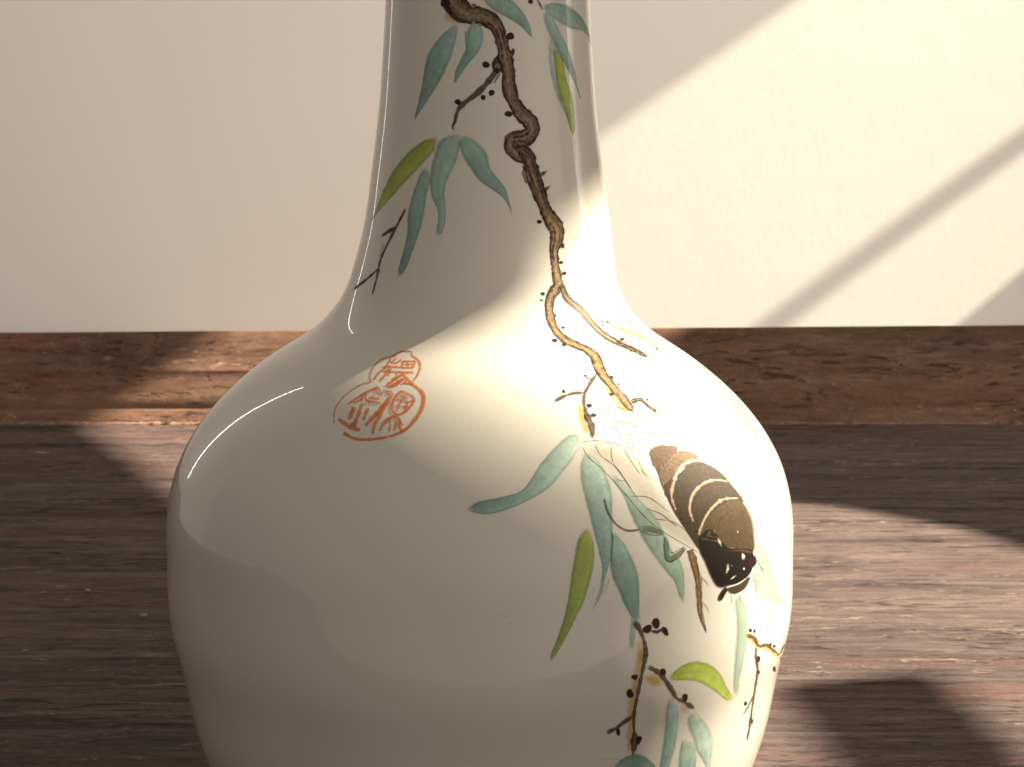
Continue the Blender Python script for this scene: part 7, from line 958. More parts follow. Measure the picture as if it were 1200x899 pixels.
["painted_bud","",[["P",[4972,13512,-102,-27,-114,-4,-70,15,-6,28,72,26,107,-3,89,-10],[4816,13516],18,18,1.0,"fill",5.9]],[]],
["painted_bud","",[["P",[5722,12617,-80,-29,-97,-4,-78,8,-20,24,83,28,99,5,89,-4],[5587,12617],18,18,1.0,"fill",6.7]],[]],
["painted_bud","",[["P",[6286,12897,-90,-25,-93,-1,-58,13,11,25,88,25,88,-2,70,-9],[6169,12903],18,18,1.0,"fill",5.6]],[]],
["painted_bud","",[["P",[6335,12771,-69,-18,-75,-11,-24,14,24,20,52,21,71,6,31,-12],[6256,12774],18,18,1.0,"fill",3.4]],[]],
["painted_bud","",[["P",[7166,12459,-78,-19,-81,-9,-38,13,22,22,80,17,85,8,51,-9],[7081,12462],18,18,1.0,"fill",4.2]],[]],
["painted_bud","",[["P",[9457,13515,-261,-25,-230,-9,-48,23,27,30,241,25,221,3,149,-12],[9201,13524],18,18,1.0,"fill",7.1]],[]],
["painted_bud","",[["P",[9079,13303,-159,-17,-143,-7,-45,12,67,21,154,18,145,6,53,-12],[8937,13308],18,18,1.0,"fill",4.4]],[]],
["painted_bud","",[["P",[5128,14079,-89,-29,-98,-26,-20,29,-39,28,64,31,123,12,90,-11],[5011,14080],18,18,1.0,"fill",4.0]],[]],
["painted_bud","",[["P",[2619,19597,-12,-49,-166,-26,-197,13,-2,48,60,47,122,40,169,-25],[2434,19591],18,18,1.0,"fill",4.8]],[]],
["painted_bud","",[["P",[7181,12261,-83,-28,-99,-11,-61,13,35,30,79,28,104,16,41,-19],[7073,12263],18,18,1.0,"fill",4.9]],[]],
["thorn","",[["L",[4531,16941,424,75,371,95],[4288,17069,485,27,509,31],18,18,0.97,"ink",4.7]],[]],
["thorn","",[["L",[4689,16615,457,77,383,102],[4465,16745,497,25,508,43],18,18,0.97,"ink",4.8]],[]],
["painted_bee","large brown honeybee painted head down on the right of the belly",[["L",[4733,12390,181,6,186,6,181,1,168,-11,153,-20,143,-25,139,-27,139,-27,142,-27,141,-27,141,-29,138,-29,134,-32,128,-35,120,-37,114,-41,108,-42,104,-44,101,-45,98,-47,95,-48,87,-51,78,-53,73,-56,74,-55,82,-55,105,-50,132,-43,141,-42],[4715,12345,13,-51,12,-52,25,-50,38,-48,45,-46,47,-45,50,-45,52,-44,54,-44,57,-43,60,-43,62,-42,65,-41,66,-41,68,-40,69,-41,69,-41,67,-41,74,-39,95,-31,118,-17,135,-3,138,0,141,0,143,1,147,2,149,1,151,2,154,0],30,30,0.32,"wash",32.2],
["L",[4705,12361,136,8,140,10,137,7,131,-1,128,-3,110,-15,118,-12,106,-17,107,-19,105,-19,106,-19,97,-23,116,-16,79,-30,120,-15,95,-25,102,-22,88,-28,102,-23,93,-26,80,-31,84,-30,70,-34,94,-28,75,-33,64,-37,75,-34,85,-32,59,-39,74,-35,64,-38,48,-42,63,-40,63,-40,68,-39,82,-37,74,-39,93,-34,103,-32],[4726,12390,133,3,137,5,139,5,142,4,129,-7,131,-7,110,-18,110,-17,103,-21,103,-20,101,-22,111,-17,91,-26,128,-12,82,-30,107,-21,95,-25,105,-22,84,-30,85,-29,93,-28,82,-30,92,-29,64,-36,80,-32,87,-31,76,-34,61,-39,84,-33,58,-39,62,-40,72,-37,57,-40,60,-41,65,-39,70,-39,94,-33,90,-34,80,-39],31,31,0.85,"ink",1.3],
["L",[4691,12372,-4,-51,1,-51,23,-49,39,-44,45,-42,34,-46,45,-43,39,-44,55,-41,48,-42,63,-38,57,-40,50,-42,63,-39,56,-40,68,-37,59,-40,74,-35],[4740,12379,3,-50,-3,-51,11,-48,26,-46,36,-45,54,-40,48,-42,57,-39,44,-43,54,-40,42,-44,53,-41,64,-37,57,-40,66,-37,57,-41,66,-38,48,-43],31,31,0.85,"ink",1.2],
["L",[4910,12151,134,-11,132,-12,142,-5,127,-16,125,-17,108,-25,89,-35,106,-28,96,-33],[4930,12166,135,-10,142,-5,131,-15,140,-9,126,-20,114,-26,110,-27,82,-38,99,-32],31,31,0.85,"ink",1.3],
["L",[5257,11894,139,-1,146,7,148,7,140,-3,136,-7,128,-14,118,-21,116,-23,128,-18,128,-19],[5270,11912,144,6,142,1,143,-1,150,3,144,-5,134,-14,129,-17,123,-21,108,-28,116,-25],31,31,0.85,"ink",1.3],
["L",[5651,11828,151,-58,145,-61],[5706,11849,136,-64,143,-61],31,31,0.85,"ink",1.4],
["L",[6383,12152,71,-49,72,-50,69,-51,74,-50],[6424,12163,71,-50,70,-50,76,-50,72,-50],31,31,0.85,"ink",1.0],
["L",[5633,11660,161,1,162,1,170,5],[5649,11683,160,-1,163,-1,160,-7],31,31,0.85,"ink",1.2],
["L",[7690,12165,35,-52,46,-50,15,-54,-5,-58,-25,-60,-27,-61,-29,-62],[7755,12175,29,-52,26,-54,33,-53,-1,-58,-22,-61,-34,-62,-20,-61],31,31,0.85,"ink",1.2],
["L",[5587,12178,148,-7,146,-10,141,-13,122,-22,110,-29,84,-38,89,-37,96,-35],[5630,12206,137,-16,145,-11,140,-16,130,-22,104,-32,106,-32,93,-36,92,-37],31,31,0.85,"ink",1.4],
["L",[3619,11845,212,-8,214,-7,216,-8,212,-16,203,-25,191,-36,183,-42,176,-47,175,-49,187,-43,138,-67,62,-91,24,-100,11,-103,8,-105,13,-105,23,-105,32,-104,37,-106,50,-105,68,-104,88,-102,99,-101,104,-102,103,-105,92,-109,74,-114,61,-116,68,-118],[3516,11774,39,-87,54,-83,88,-73,106,-67,108,-67,100,-70,91,-74,88,-76,87,-78,86,-78,87,-79,85,-80,84,-81,84,-82,87,-83,91,-83,98,-81,108,-80,119,-76,129,-73,138,-70,143,-69,147,-70,153,-67,159,-67,163,-67,164,-69,168,-70,173,-72],32,32,0.34,"wash",29.5],
["L",[3555,11837,115,-1,119,11,118,5,110,-7,115,-2,111,-9,109,-11,103,-18,106,-14,109,-14,98,-21,103,-17,99,-22,89,-26,87,-28,86,-29,85,-30,84,-30,83,-32,82,-32,81,-34],[3558,11845,118,10,117,4,120,5,122,5,110,-12,110,-12,109,-12,113,-9,107,-15,102,-19,108,-15,99,-22,98,-23,98,-23,92,-26,86,-30,82,-32,81,-32,82,-32,85,-31,90,-28],33,33,0.85,"ink",1.1],
["L",[3497,11770,30,-64,36,-64,42,-63,70,-54,85,-49,78,-50,82,-48,74,-53,69,-54,67,-56,61,-59,65,-57,68,-56,65,-59,57,-61,61,-61,68,-58,61,-62,72,-58,58,-64,68,-61,66,-63,75,-61,88,-56,79,-62,95,-54,103,-52,98,-55,108,-50,110,-51,108,-53,113,-51,118,-50,121,-48,121,-50,123,-51,119,-55,127,-51,128,-55],[3534,11778,32,-64,25,-65,56,-56,67,-53,72,-52,83,-48,76,-52,75,-53,67,-55,67,-57,69,-55,63,-58,60,-60,64,-58,72,-56,67,-59,57,-63,64,-60,53,-65,71,-59,67,-61,74,-60,73,-60,72,-63,94,-53,90,-56,93,-56,108,-49,102,-53,106,-53,112,-50,115,-49,117,-50,119,-50,121,-51,120,-53,125,-51,120,-56,126,-56],33,33,0.85,"ink",1.1],
["L",[5966,10491,48,-57,47,-58,53,-57,46,-59,55,-58,67,-56,59,-58,61,-58,51,-62,63,-59,77,-56,63,-60,67,-60],[5991,10497,48,-57,50,-57,47,-58,58,-57,54,-58,46,-61,60,-58,62,-58,77,-54,66,-59,56,-61,71,-58,68,-60],33,33,0.85,"ink",0.9],
["L",[3960,11830,14,-50,3,-53,8,-53,27,-49,41,-47,63,-39,63,-39,73,-33,75,-31,55,-40,47,-44,41,-46,38,-47,38,-48,36,-49,33,-49,27,-52,41,-48,50,-46,36,-50,35,-51,47,-48],[3992,11835,8,-52,11,-51,13,-51,16,-50,37,-45,57,-39,83,-28,76,-32,63,-39,63,-39,47,-46,40,-47,37,-48,32,-49,34,-50,36,-48,46,-47,36,-49,28,-52,42,-49,44,-48,33,-52],33,33,0.85,"ink",1.2],
["L",[4506,11746,-34,-56,-39,-57,-29,-58,-25,-59,19,-54,28,-52,27,-53,29,-52,43,-49,50,-46,28,-53,26,-53,35,-52,33,-53,35,-52],[4557,11746,-38,-57,-40,-57,-37,-56,-9,-55,-9,-55,20,-53,41,-48,50,-46,38,-50,25,-53,38,-51,38,-51,30,-53,32,-52,32,-53],33,33,0.85,"ink",1.3],
["L",[4927,11702,14,-57,17,-57,19,-57,31,-55,26,-56,38,-54,36,-54,28,-57,44,-54],[4959,11708,22,-56,19,-56,23,-56,20,-56,34,-55,28,-55,32,-56,43,-53,26,-58],33,33,0.85,"ink",1.2],
["L",[5316,11562,1,-60,-13,-62,-15,-63,14,-60,-3,-64,41,-57,66,-49,39,-56],[5364,11566,-24,-62,-12,-62,-1,-61,-12,-62,40,-55,36,-55,34,-57,59,-51],33,33,0.85,"ink",1.1],
["L",[4637,10832,110,-10,112,-7,114,-3,111,-6,103,-19,97,-26,79,-39,85,-36,76,-42,81,-42,70,-47,80,-43,74,-47],[4639,10837,113,-2,115,2,115,-4,114,-11,112,-16,99,-29,94,-33,76,-44,75,-44,68,-47,79,-43,74,-46,86,-41],33,33,0.85,"ink",1.1],
["L",[5265,10377,107,-17,109,-14,111,-13,113,-10,106,-22,98,-31,94,-34,89,-39,78,-46,80,-47,79,-49,68,-54,86,-48],[5276,10395,107,-14,109,-13,111,-15,108,-21,111,-18,111,-23,98,-37,86,-44,83,-46,74,-51,73,-51,87,-46,79,-50],33,33,0.85,"ink",1.2],
["L",[5048,10586,102,-28,108,-20,101,-29,99,-30,93,-36,78,-46,81,-45,84,-45,71,-52,83,-48,87,-47],[5058,10596,106,-22,105,-24,111,-22,102,-31,93,-40,91,-40,79,-48,72,-52,86,-46,76,-50,77,-52],33,33,0.85,"ink",1.2],
["L",[4326,11148,164,-20,158,-28],[4340,11165,159,-26,166,-19],33,33,0.85,"ink",1.1]],[["leg",[["L",[9278,10065,104,-65,76,-67,32,-68,-2,-69,-20,-68,-38,-66,-45,-65,-41,-66,-60,-62,-47,-66,-50,-64],[9348,10075,94,-68,98,-71,26,-75,-9,-71,-24,-70,-35,-68,-45,-67,-54,-64,-45,-66,-62,-63,-51,-64],34,34,0.9,"ink",1.4],
["L",[9279,10047,51,-70,25,-71,-6,-69,-18,-70,-24,-69,-32,-68,-33,-69,-32,-68,-26,-70,-22,-70],[9322,10049,59,-72,35,-73,-10,-72,-22,-71,-27,-69,-29,-69,-32,-69,-26,-70,-27,-70,-27,-70],19,19,0.7,"ink",1.1],
["L",[8178,11435,113,-32,115,-32,115,-33,115,-34,115,-35,105,-38,71,-44,2,-52,-36,-56,-31,-58,-32,-59,-19,-60,-10,-59],[8206,11445,120,-30,123,-30,121,-31,117,-35,117,-35,114,-38,95,-47,1,-61,-32,-60,-64,-58,-39,-58,-16,-59,-15,-59],35,35,0.95,"ink",1.3],
["L",[8833,10798,164,-25,157,-28,87,-50,21,-57,-43,-58,-89,-56,-72,-60,-61,-61,-62,-61],[8859,10814,165,-26,166,-32,111,-53,40,-65,-53,-66,-98,-57,-76,-59,-74,-59,-64,-61],35,35,0.95,"ink",1.2],
["L",[7981,11361,71,-41,82,-39,79,-40,75,-42,79,-41,76,-43,58,-46,54,-48,47,-50,42,-51,38,-53,41,-53,31,-54,45,-54,43,-54,47,-55,47,-56,46,-56,52,-57,47,-57,42,-59,36,-60,35,-61,36,-61,27,-62,25,-62,23,-63,7,-62,3,-63,1,-62,-1,-63,-10,-61,-13,-62,-33,-58,-59,-53,-62,-53,-59,-54],[8007,11367,79,-38,79,-40,87,-38,88,-39,80,-42,69,-45,71,-45,56,-49,49,-51,44,-52,43,-52,37,-54,47,-53,33,-55,39,-55,44,-55,50,-55,53,-57,46,-58,46,-59,41,-60,40,-60,37,-62,31,-62,32,-63,24,-63,15,-64,18,-64,10,-64,0,-63,-8,-63,-9,-63,-22,-63,-37,-60,-57,-57,-77,-50,-64,-53],36,36,0.8,"ink",1.3],
["L",[7662,11225,99,-37,101,-38,102,-38,91,-42,81,-46,78,-48,67,-51,64,-52,66,-53,64,-53,64,-55,59,-56,58,-57,60,-59],[7690,11235,97,-38,105,-37,101,-39,98,-41,86,-46,69,-51,70,-51,66,-52,62,-53,65,-54,66,-55,63,-56,56,-58,62,-58],37,37,0.85,"ink",0.9]]],
["leg",[["L",[6236,9688,59,-58,8,-62,0,-60,67,-58,8,-62,15,-61,43,-63,24,-63,42,-63,14,-63,18,-62,10,-62,30,-65,-9,-63,12,-65,24,-66,14,-65,-10,-63,15,-66,20,-68,20,-68,42,-69,45,-67,52,-67,49,-65,65,-65,51,-66],[6536,9712,-7,-63,50,-60,55,-63,-19,-67,40,-63,30,-65,1,-65,20,-65,3,-65,27,-66,19,-68,16,-67,-12,-65,24,-67,3,-64,-7,-63,2,-65,23,-67,-3,-63,-1,-62,10,-63,9,-62,25,-64,32,-65,43,-66,29,-67,40,-67],38,38,0.95,"bark",6.0],
["L",[6701,9120,140,-72,120,-80,91,-91],[6773,9151,119,-85,119,-88,62,-99],19,19,0.85,"ink",1.9],
["L",[6753,8619,107,-67,92,-70,66,-77,60,-79],[6808,8639,98,-73,93,-76,57,-82,44,-81],19,19,0.85,"ink",1.5],
["L",[6267,9690,29,-60,11,-62,23,-61,19,-62,21,-63,40,-62,31,-63,32,-62,19,-63,23,-64,23,-64,-17,-62,11,-65,15,-65,11,-64,21,-66,-3,-63,13,-65,17,-66,25,-66,38,-66,28,-66,47,-65,54,-64,48,-66,38,-66,53,-65],[6313,9692,7,-61,28,-61,19,-62,27,-61,29,-62,21,-63,35,-62,29,-64,29,-65,8,-64,-4,-64,31,-66,3,-63,4,-64,14,-65,4,-64,27,-66,13,-64,17,-65,18,-64,20,-65,46,-64,41,-65,42,-65,54,-65,63,-64,46,-66],12,12,0.9,"ink",1.2],
["L",[6564,9569,9,-64,18,-64,2,-64,25,-66,11,-67,60,-64,36,-65,23,-64,20,-66,-2,-64,-3,-65,-15,-64,6,-67,21,-68,4,-66,-1,-66,24,-68,5,-66,15,-67,10,-68,37,-68,26,-68,31,-68,39,-68],[6616,9567,3,-63,-5,-64,18,-64,8,-65,51,-63,32,-65,48,-66,28,-68,-4,-67,1,-65,-4,-65,10,-67,-2,-65,-7,-64,13,-67,21,-68,-2,-65,20,-68,16,-66,29,-68,14,-67,32,-67,31,-68,19,-68],12,12,0.9,"ink",1.2]]],
["leg",[["L",[3768,10854,-4,-58,12,-58,0,-60,12,-60,39,-57,33,-57,50,-52,47,-54,67,-48,70,-46,83,-39,91,-33,98,-31,112,-10,110,3,106,5,106,6],[3855,10862,12,-58,-8,-59,10,-57,17,-54,15,-56,38,-52,35,-53,53,-47,52,-48,68,-41,74,-36,82,-30,92,-16,93,-9,99,-4,106,1,108,-3],39,39,0.85,"ink",3.1],
["L",[4788,10175,126,-13,122,-8,105,-30,113,-20,118,-29,127,-27],[4813,10270,128,-6,133,-13,147,-10,124,-43,109,-46,104,-50],40,40,0.9,"ink",6.1],
["L",[5541,10050,-19,-61,-39,-60,-28,-64,7,-65,-4,-65,-17,-69,35,-95,186,-69,156,38,115,24,103,37,74,56,97,34,79,46],[5633,10041,-15,-62,4,-63,3,-61,-13,-59,7,-62,31,-57,18,-30,-2,11,55,-1,83,30,92,24,107,18,81,43,104,30],41,41,0.85,"ink",6.2],
["L",[4781,10260,120,1,120,6,111,-20,105,-32,92,-45,98,-44,90,-49],[4780,10272,120,9,124,0,123,-16,102,-41,100,-41,92,-48,104,-40],12,12,0.85,"ink",1.0],
["L",[4779,10164,117,-26,114,-33,124,-22,129,-14,131,-3,132,-6],[4800,10190,111,-34,115,-28,116,-27,125,-12,129,-8,132,-4],12,12,0.85,"ink",1.3],
["L",[5518,10051,-15,-61,-19,-61,-13,-62,-12,-63,9,-63,-2,-63,20,-65,56,-62,119,-19,115,10,104,24,105,25,90,39,64,52,76,46],[5552,10048,-18,-61,-16,-61,-17,-61,-3,-62,-6,-62,10,-62,12,-61,48,-52,97,-10,104,9,108,12,97,27,76,42,68,47,63,52],12,12,0.85,"ink",1.2],
["L",[5632,9987,-9,-65,-7,-65,-13,-66,35,-68,109,-31,121,15,112,25,109,26,111,26],[5672,9985,-9,-66,-15,-64,0,-64,2,-63,98,-15,110,10,111,21,107,28,110,28],12,12,0.85,"ink",1.1]]],
["antenna",[["L",[9025,8963,58,-76,72,-78,57,-77,49,-77,46,-77,49,-76,28,-74,-22,-67,-39,-64,-41,-64],[9079,8962,68,-77,55,-77,60,-78,70,-79,68,-79,40,-79,1,-74,-23,-69,-43,-64,-36,-66],42,42,0.9,"ink",1.2],
["L",[7996,8632,37,-91,10,-88,21,-90],[8073,8624,-2,-87,22,-90,11,-88],42,42,0.9,"ink",1.3],
["L",[8653,8647,28,-64,16,-62],[8725,8640,20,-63,31,-63],42,42,0.9,"ink",1.6],
["L",[8934,8725,40,-61,53,-60],[8996,8722,49,-60,37,-61],42,42,0.9,"ink",1.4],
["L",[9101,8831,186,-125,193,-127],[9143,8835,196,-124,208,-126],42,42,0.9,"ink",1.3],
["L",[9353,9128,166,-108,134,-113,188,-114],[9426,9133,139,-111,191,-111,156,-116],42,42,0.9,"ink",1.5],
["L",[8399,8564,15,-81,25,-83],[8489,8554,13,-82,1,-80],43,43,0.8,"ink",1.9]]],
["abdomen",[["P",[6255,10236,98,9,100,4,64,-35,15,-51,10,-50,19,-51,35,-49,43,-47,44,-48,43,-48,32,-51,3,-51,-70,2,-62,43,-57,45,-54,45,-51,46,-48,46,-43,47,-38,48,-30,49,-27,49],[6517,10018],44,44,0.75,"wash",19.6],
["L",[6018,10449,55,-55,60,-54,59,-55,52,-58,60,-56,48,-59,51,-60,47,-61,50,-61,52,-61,41,-64,56,-61,46,-64,57,-63],[6074,10464,53,-55,53,-56,58,-56,62,-55,49,-60,57,-59,50,-60,51,-61,47,-62,46,-62,57,-62,42,-63,56,-62,50,-64],19,19,0.8,"ink",1.8],
["L",[6152,10355,66,-65,62,-66,65,-62,57,-66,85,-63,64,-70],[6240,10384,87,-58,96,-58,81,-66,66,-72,20,-78,46,-74],45,45,0.7,"bark",4.3],
["P",[5834,11568,79,46,71,14,147,25,98,4,124,15,100,-5,125,0,112,-18,79,0,137,-11,113,-17,73,-18,-8,-43,-79,-41,-108,-27,-114,-21,-110,-20,-108,-26,-139,-32,-78,-35,-90,-21,-82,-31,-87,-51,-60,-38,-29,-46,-53,-49,-73,-48,-30,4,-19,44,-3,52,3,44,-3,47,-28,37,-49,32,26,63,5,32,12,52,-5,50],[6229,11432],46,46,0.95,"fur",34.8],
["P",[5880,11209,76,31,45,48,41,34,96,43,112,38,110,30,103,19,108,26,105,18,110,2,146,22,109,7,147,13,96,-16,86,2,130,-27,50,-19,110,-22,75,-27,71,-30,-33,-54,-43,-9,-189,-17,-77,-9,-155,-17,-102,-18,-125,-2,-123,-30,-115,-19,-61,-38,-135,-32,-64,-31,-93,-43,-49,-48,-45,-34,-71,-44,-70,-23,-76,-53,-50,-51,-9,-36,-1,-46,-37,-50,-16,-52,-24,-43,-9,-43,-44,24,-56,39,-14,38,-7,61,-53,33,-31,40,17,55,-2,35,-16,57,-16,38,3,46,-5,38,24,48,34,60],[6476,11139],47,47,0.97,"fur",47.3],
["L",[5911,11197,-2,-20,-3,-20],[5964,11197,-17,-20,-18,-21],48,48,0.9,"ink",1.2],
["L",[6203,11346,29,-13,29,-14],[6255,11362,14,-18,15,-18],49,49,0.9,"ink",1.2],
["L",[7034,11265,26,-15,27,-15],[7094,11279,9,-19,9,-19],48,48,0.9,"ink",1.2],
["L",[6483,11175,0,-13,0,-12],[6539,11174,-16,-12,-16,-13],48,48,0.9,"ink",1.2],
["L",[6014,11432,-2,-12,-2,-12],[6068,11430,-17,-12,-18,-11],48,48,0.9,"ink",1.2],
["L",[6628,11141,-43,-19,-44,-20],[6660,11124,-53,-15,-52,-14],49,49,0.9,"ink",1.2],
["L",[6814,11308,-44,-13,-44,-13],[6831,11287,-48,-7,-49,-7],48,48,0.9,"ink",1.2],
["L",[6773,11282,-2,-15,-2,-14],[6832,11281,-19,-14,-19,-15],48,48,0.9,"ink",1.2],
["L",[6050,11365,2,-23,2,-23],[6107,11368,-15,-24,-14,-24],49,49,0.9,"ink",1.2],
["L",[5903,11520,-8,-23,-6,-22],[5958,11521,-23,-23,-23,-23],48,48,0.9,"ink",1.2],
["L",[5935,11077,-12,-20,-12,-20],[5983,11071,-25,-18,-26,-18],48,48,0.9,"ink",1.2],
["L",[6404,11201,-22,-24,-21,-23],[6454,11194,-36,-22,-36,-22],48,48,0.9,"ink",1.2],
["L",[6086,11453,26,-13,25,-14],[6140,11468,10,-18,11,-17],48,48,0.9,"ink",1.2],
["L",[6723,11410,22,-14,21,-14],[6783,11423,4,-17,5,-18],48,48,0.9,"ink",1.2],
["L",[6660,11196,26,-19,25,-18],[6718,11209,8,-23,10,-22],49,49,0.9,"ink",1.2],
["L",[6347,11468,-31,-23,-30,-23],[6393,11458,-44,-20,-43,-20],49,49,0.9,"ink",1.2],
["L",[6382,11344,-35,-17,-34,-17],[6415,11328,-44,-12,-44,-13],48,48,0.9,"ink",1.2],
["L",[5943,11256,-5,-24,-6,-25],[5997,11255,-21,-24,-21,-24],48,48,0.9,"ink",1.2],
["L",[6894,11414,-47,-14,-47,-14],[6913,11394,-52,-9,-53,-8],48,48,0.9,"ink",1.2],
["L",[6726,11190,6,-15,7,-16],[6786,11195,-11,-17,-11,-17],48,48,0.9,"ink",1.2],
["L",[6241,11070,13,-13,13,-14],[6296,11079,-3,-16,-2,-16],49,49,0.9,"ink",1.2],
["L",[6138,11508,-22,-23,-21,-23],[6189,11502,-36,-21,-36,-22],49,49,0.9,"ink",1.2],
["L",[6415,11546,15,-15,17,-15],[6476,11557,-2,-18,-1,-19],48,48,0.9,"ink",1.2],
["L",[6494,11446,16,-20,15,-19],[6555,11455,-2,-22,-2,-22],48,48,0.9,"ink",1.2],
["L",[6726,11501,19,-11,19,-11],[6788,11514,1,-15,2,-15],49,49,0.9,"ink",1.2],
["L",[6335,11157,15,-21,16,-22],[6392,11166,-1,-24,-1,-24],48,48,0.9,"ink",1.2],
["L",[7115,11273,-42,-14,-41,-13],[7138,11253,-48,-8,-48,-8],49,49,0.9,"ink",1.2],
["L",[6178,11208,-14,-24,-14,-23],[6230,11203,-29,-22,-29,-22],49,49,0.9,"ink",1.2],
["L",[6472,11233,-39,-16,-38,-15],[6499,11215,-46,-11,-46,-10],48,48,0.9,"ink",1.2],
["L",[6625,11403,2,-17,2,-16],[6686,11405,-16,-17,-16,-17],48,48,0.9,"ink",1.2],
["L",[6412,11064,14,-18,13,-18],[6468,11072,-2,-20,-2,-20],49,49,0.9,"ink",1.2],
["L",[7245,11313,9,-17,8,-16],[7311,11318,-11,-18,-10,-18],49,49,0.9,"ink",1.2],
["L",[6408,11470,-7,-23,-6,-23],[6466,11471,-23,-24,-23,-23],48,48,0.9,"ink",1.2],
["L",[6314,11099,-10,-20,-9,-21],[6366,11094,-25,-19,-24,-19],48,48,0.9,"ink",1.2],
["L",[6500,11377,-5,-12,-5,-12],[6554,11372,-20,-10,-21,-11],48,48,0.9,"ink",1.2],
["L",[6457,11480,15,-15,15,-15],[6517,11490,-2,-17,-2,-18],49,49,0.9,"ink",1.2],
["L",[6445,11366,27,-14,28,-14],[6500,11381,12,-18,12,-18],48,48,0.9,"ink",1.2],
["L",[6139,11133,27,-11,26,-11],[6188,11149,12,-16,13,-15],49,49,0.9,"ink",1.2],
["L",[7210,11373,-53,-19,-52,-19],[7241,11355,-62,-14,-61,-14],49,49,0.9,"ink",1.2],
["L",[6431,11553,-47,-16,-47,-16],[6453,11534,-54,-10,-53,-11],49,49,0.9,"ink",1.2],
["L",[6661,11306,-10,-14,-9,-15],[6714,11300,-25,-13,-24,-12],48,48,0.9,"ink",1.2],
["L",[6848,11294,11,-12,11,-13],[6910,11302,-7,-15,-6,-15],49,49,0.9,"ink",1.2],
["L",[6220,11261,15,-19,16,-19],[6277,11270,-1,-21,-1,-22],49,49,0.9,"ink",1.2],
["L",[6599,11136,-41,-17,-41,-17],[6627,11117,-50,-11,-49,-12],48,48,0.9,"ink",1.2],
["L",[6662,11308,-13,-16,-13,-17],[6714,11301,-28,-14,-28,-15],49,49,0.9,"ink",1.2],
["L",[6023,11194,16,-21,15,-20],[6078,11203,0,-24,0,-23],49,49,0.9,"ink",1.2],
["L",[6521,11438,9,-23,9,-23],[6583,11445,-9,-25,-9,-25],49,49,0.9,"ink",1.2],
["L",[6212,11044,-26,-24,-26,-24],[6257,11034,-39,-21,-39,-22],48,48,0.9,"ink",1.2],
["L",[6764,11165,27,-14,28,-14],[6819,11180,12,-18,11,-19],49,49,0.9,"ink",1.2],
["L",[6157,11584,-7,-13,-7,-12],[6210,11579,-22,-11,-23,-11],48,48,0.9,"ink",1.2],
["L",[6191,11236,-30,-16,-29,-17],[6225,11220,-40,-12,-39,-12],48,48,0.9,"ink",1.2],
["L",[6090,11124,21,-18,21,-18],[6144,11135,5,-21,5,-21],49,49,0.9,"ink",1.2],
["L",[6179,11293,6,-15,7,-15],[6236,11298,-10,-16,-10,-17],48,48,0.9,"ink",1.2],
["L",[5954,11395,-2,-14,-2,-14],[6008,11394,-17,-14,-17,-14],49,49,0.9,"ink",1.2],
["L",[6347,11235,-38,-15,-37,-15],[6372,11216,-45,-9,-44,-10],48,48,0.9,"ink",1.2],
["L",[6301,11072,-33,-18,-33,-18],[6334,11055,-43,-13,-42,-13],49,49,0.9,"ink",1.2],
["L",[6744,11175,-5,-13,-5,-14],[6799,11171,-21,-13,-21,-12],49,49,0.9,"ink",1.2],
["L",[6280,11311,-20,-23,-20,-22],[6330,11304,-35,-21,-34,-20],48,48,0.9,"ink",1.2],
["L",[6947,11362,-33,-19,-34,-18],[6988,11348,-45,-15,-45,-14],48,48,0.9,"ink",1.2],
["L",[7017,11249,-36,-18,-36,-18],[7055,11234,-47,-14,-46,-14],49,49,0.9,"ink",1.2],
["L",[6968,11338,-21,-15,-19,-16],[7015,11327,-34,-12,-33,-13],48,48,0.9,"ink",1.2],
["L",[6123,11361,10,-24,10,-24],[6181,11368,-7,-26,-6,-26],48,48,0.9,"ink",1.2],
["L",[7064,11336,-43,-23,-43,-23],[7107,11323,-56,-19,-55,-19],48,48,0.9,"ink",1.2],
["L",[6345,11116,-1,-15,0,-14],[6400,11114,-17,-14,-16,-13],49,49,0.9,"ink",1.2],
["L",[6585,11283,-4,-21,-4,-20],[6643,11283,-21,-21,-20,-20],49,49,0.9,"ink",1.2],
["L",[6038,11509,20,-18,19,-18],[6096,11521,3,-22,3,-21],49,49,0.9,"ink",1.2],
["L",[6502,11114,-10,-21,-11,-20],[6555,11109,-25,-19,-26,-19],49,49,0.9,"ink",1.2],
["L",[6299,11043,-25,-15,-24,-14],[6333,11027,-34,-10,-35,-10],48,48,0.9,"ink",1.2],
["L",[6107,11090,-27,-13,-26,-14],[6135,11071,-35,-8,-34,-8],48,48,0.9,"ink",1.2],
["L",[6601,11118,-38,-14,-38,-14],[6624,11097,-45,-8,-45,-8],49,49,0.9,"ink",1.2],
["L",[6054,11201,19,-18,18,-17],[6108,11211,3,-20,4,-21],48,48,0.9,"ink",1.2],
["L",[6351,11172,-20,-19,-19,-18],[6397,11162,-33,-16,-33,-16],49,49,0.9,"ink",1.2],
["L",[6333,11229,13,-17,14,-16],[6390,11238,-3,-19,-2,-20],48,48,0.9,"ink",1.2],
["L",[6072,11344,-24,-18,-22,-17],[6113,11332,-35,-14,-35,-14],48,48,0.9,"ink",1.2],
["L",[6555,11249,-9,-14,-9,-13],[6606,11242,-24,-12,-24,-12],49,49,0.9,"ink",1.2],
["L",[5943,11185,6,-21,6,-21],[5998,11189,-10,-22,-9,-23],49,49,0.9,"ink",1.2],
["L",[6609,11197,-44,-15,-44,-15],[6631,11176,-50,-9,-50,-9],48,48,0.9,"ink",1.2],
["L",[6771,11316,-42,-17,-43,-17],[6800,11298,-51,-12,-50,-12],48,48,0.9,"ink",1.2],
["L",[6384,11251,-47,-20,-45,-21],[6414,11234,-55,-15,-54,-16],48,48,0.9,"ink",1.2],
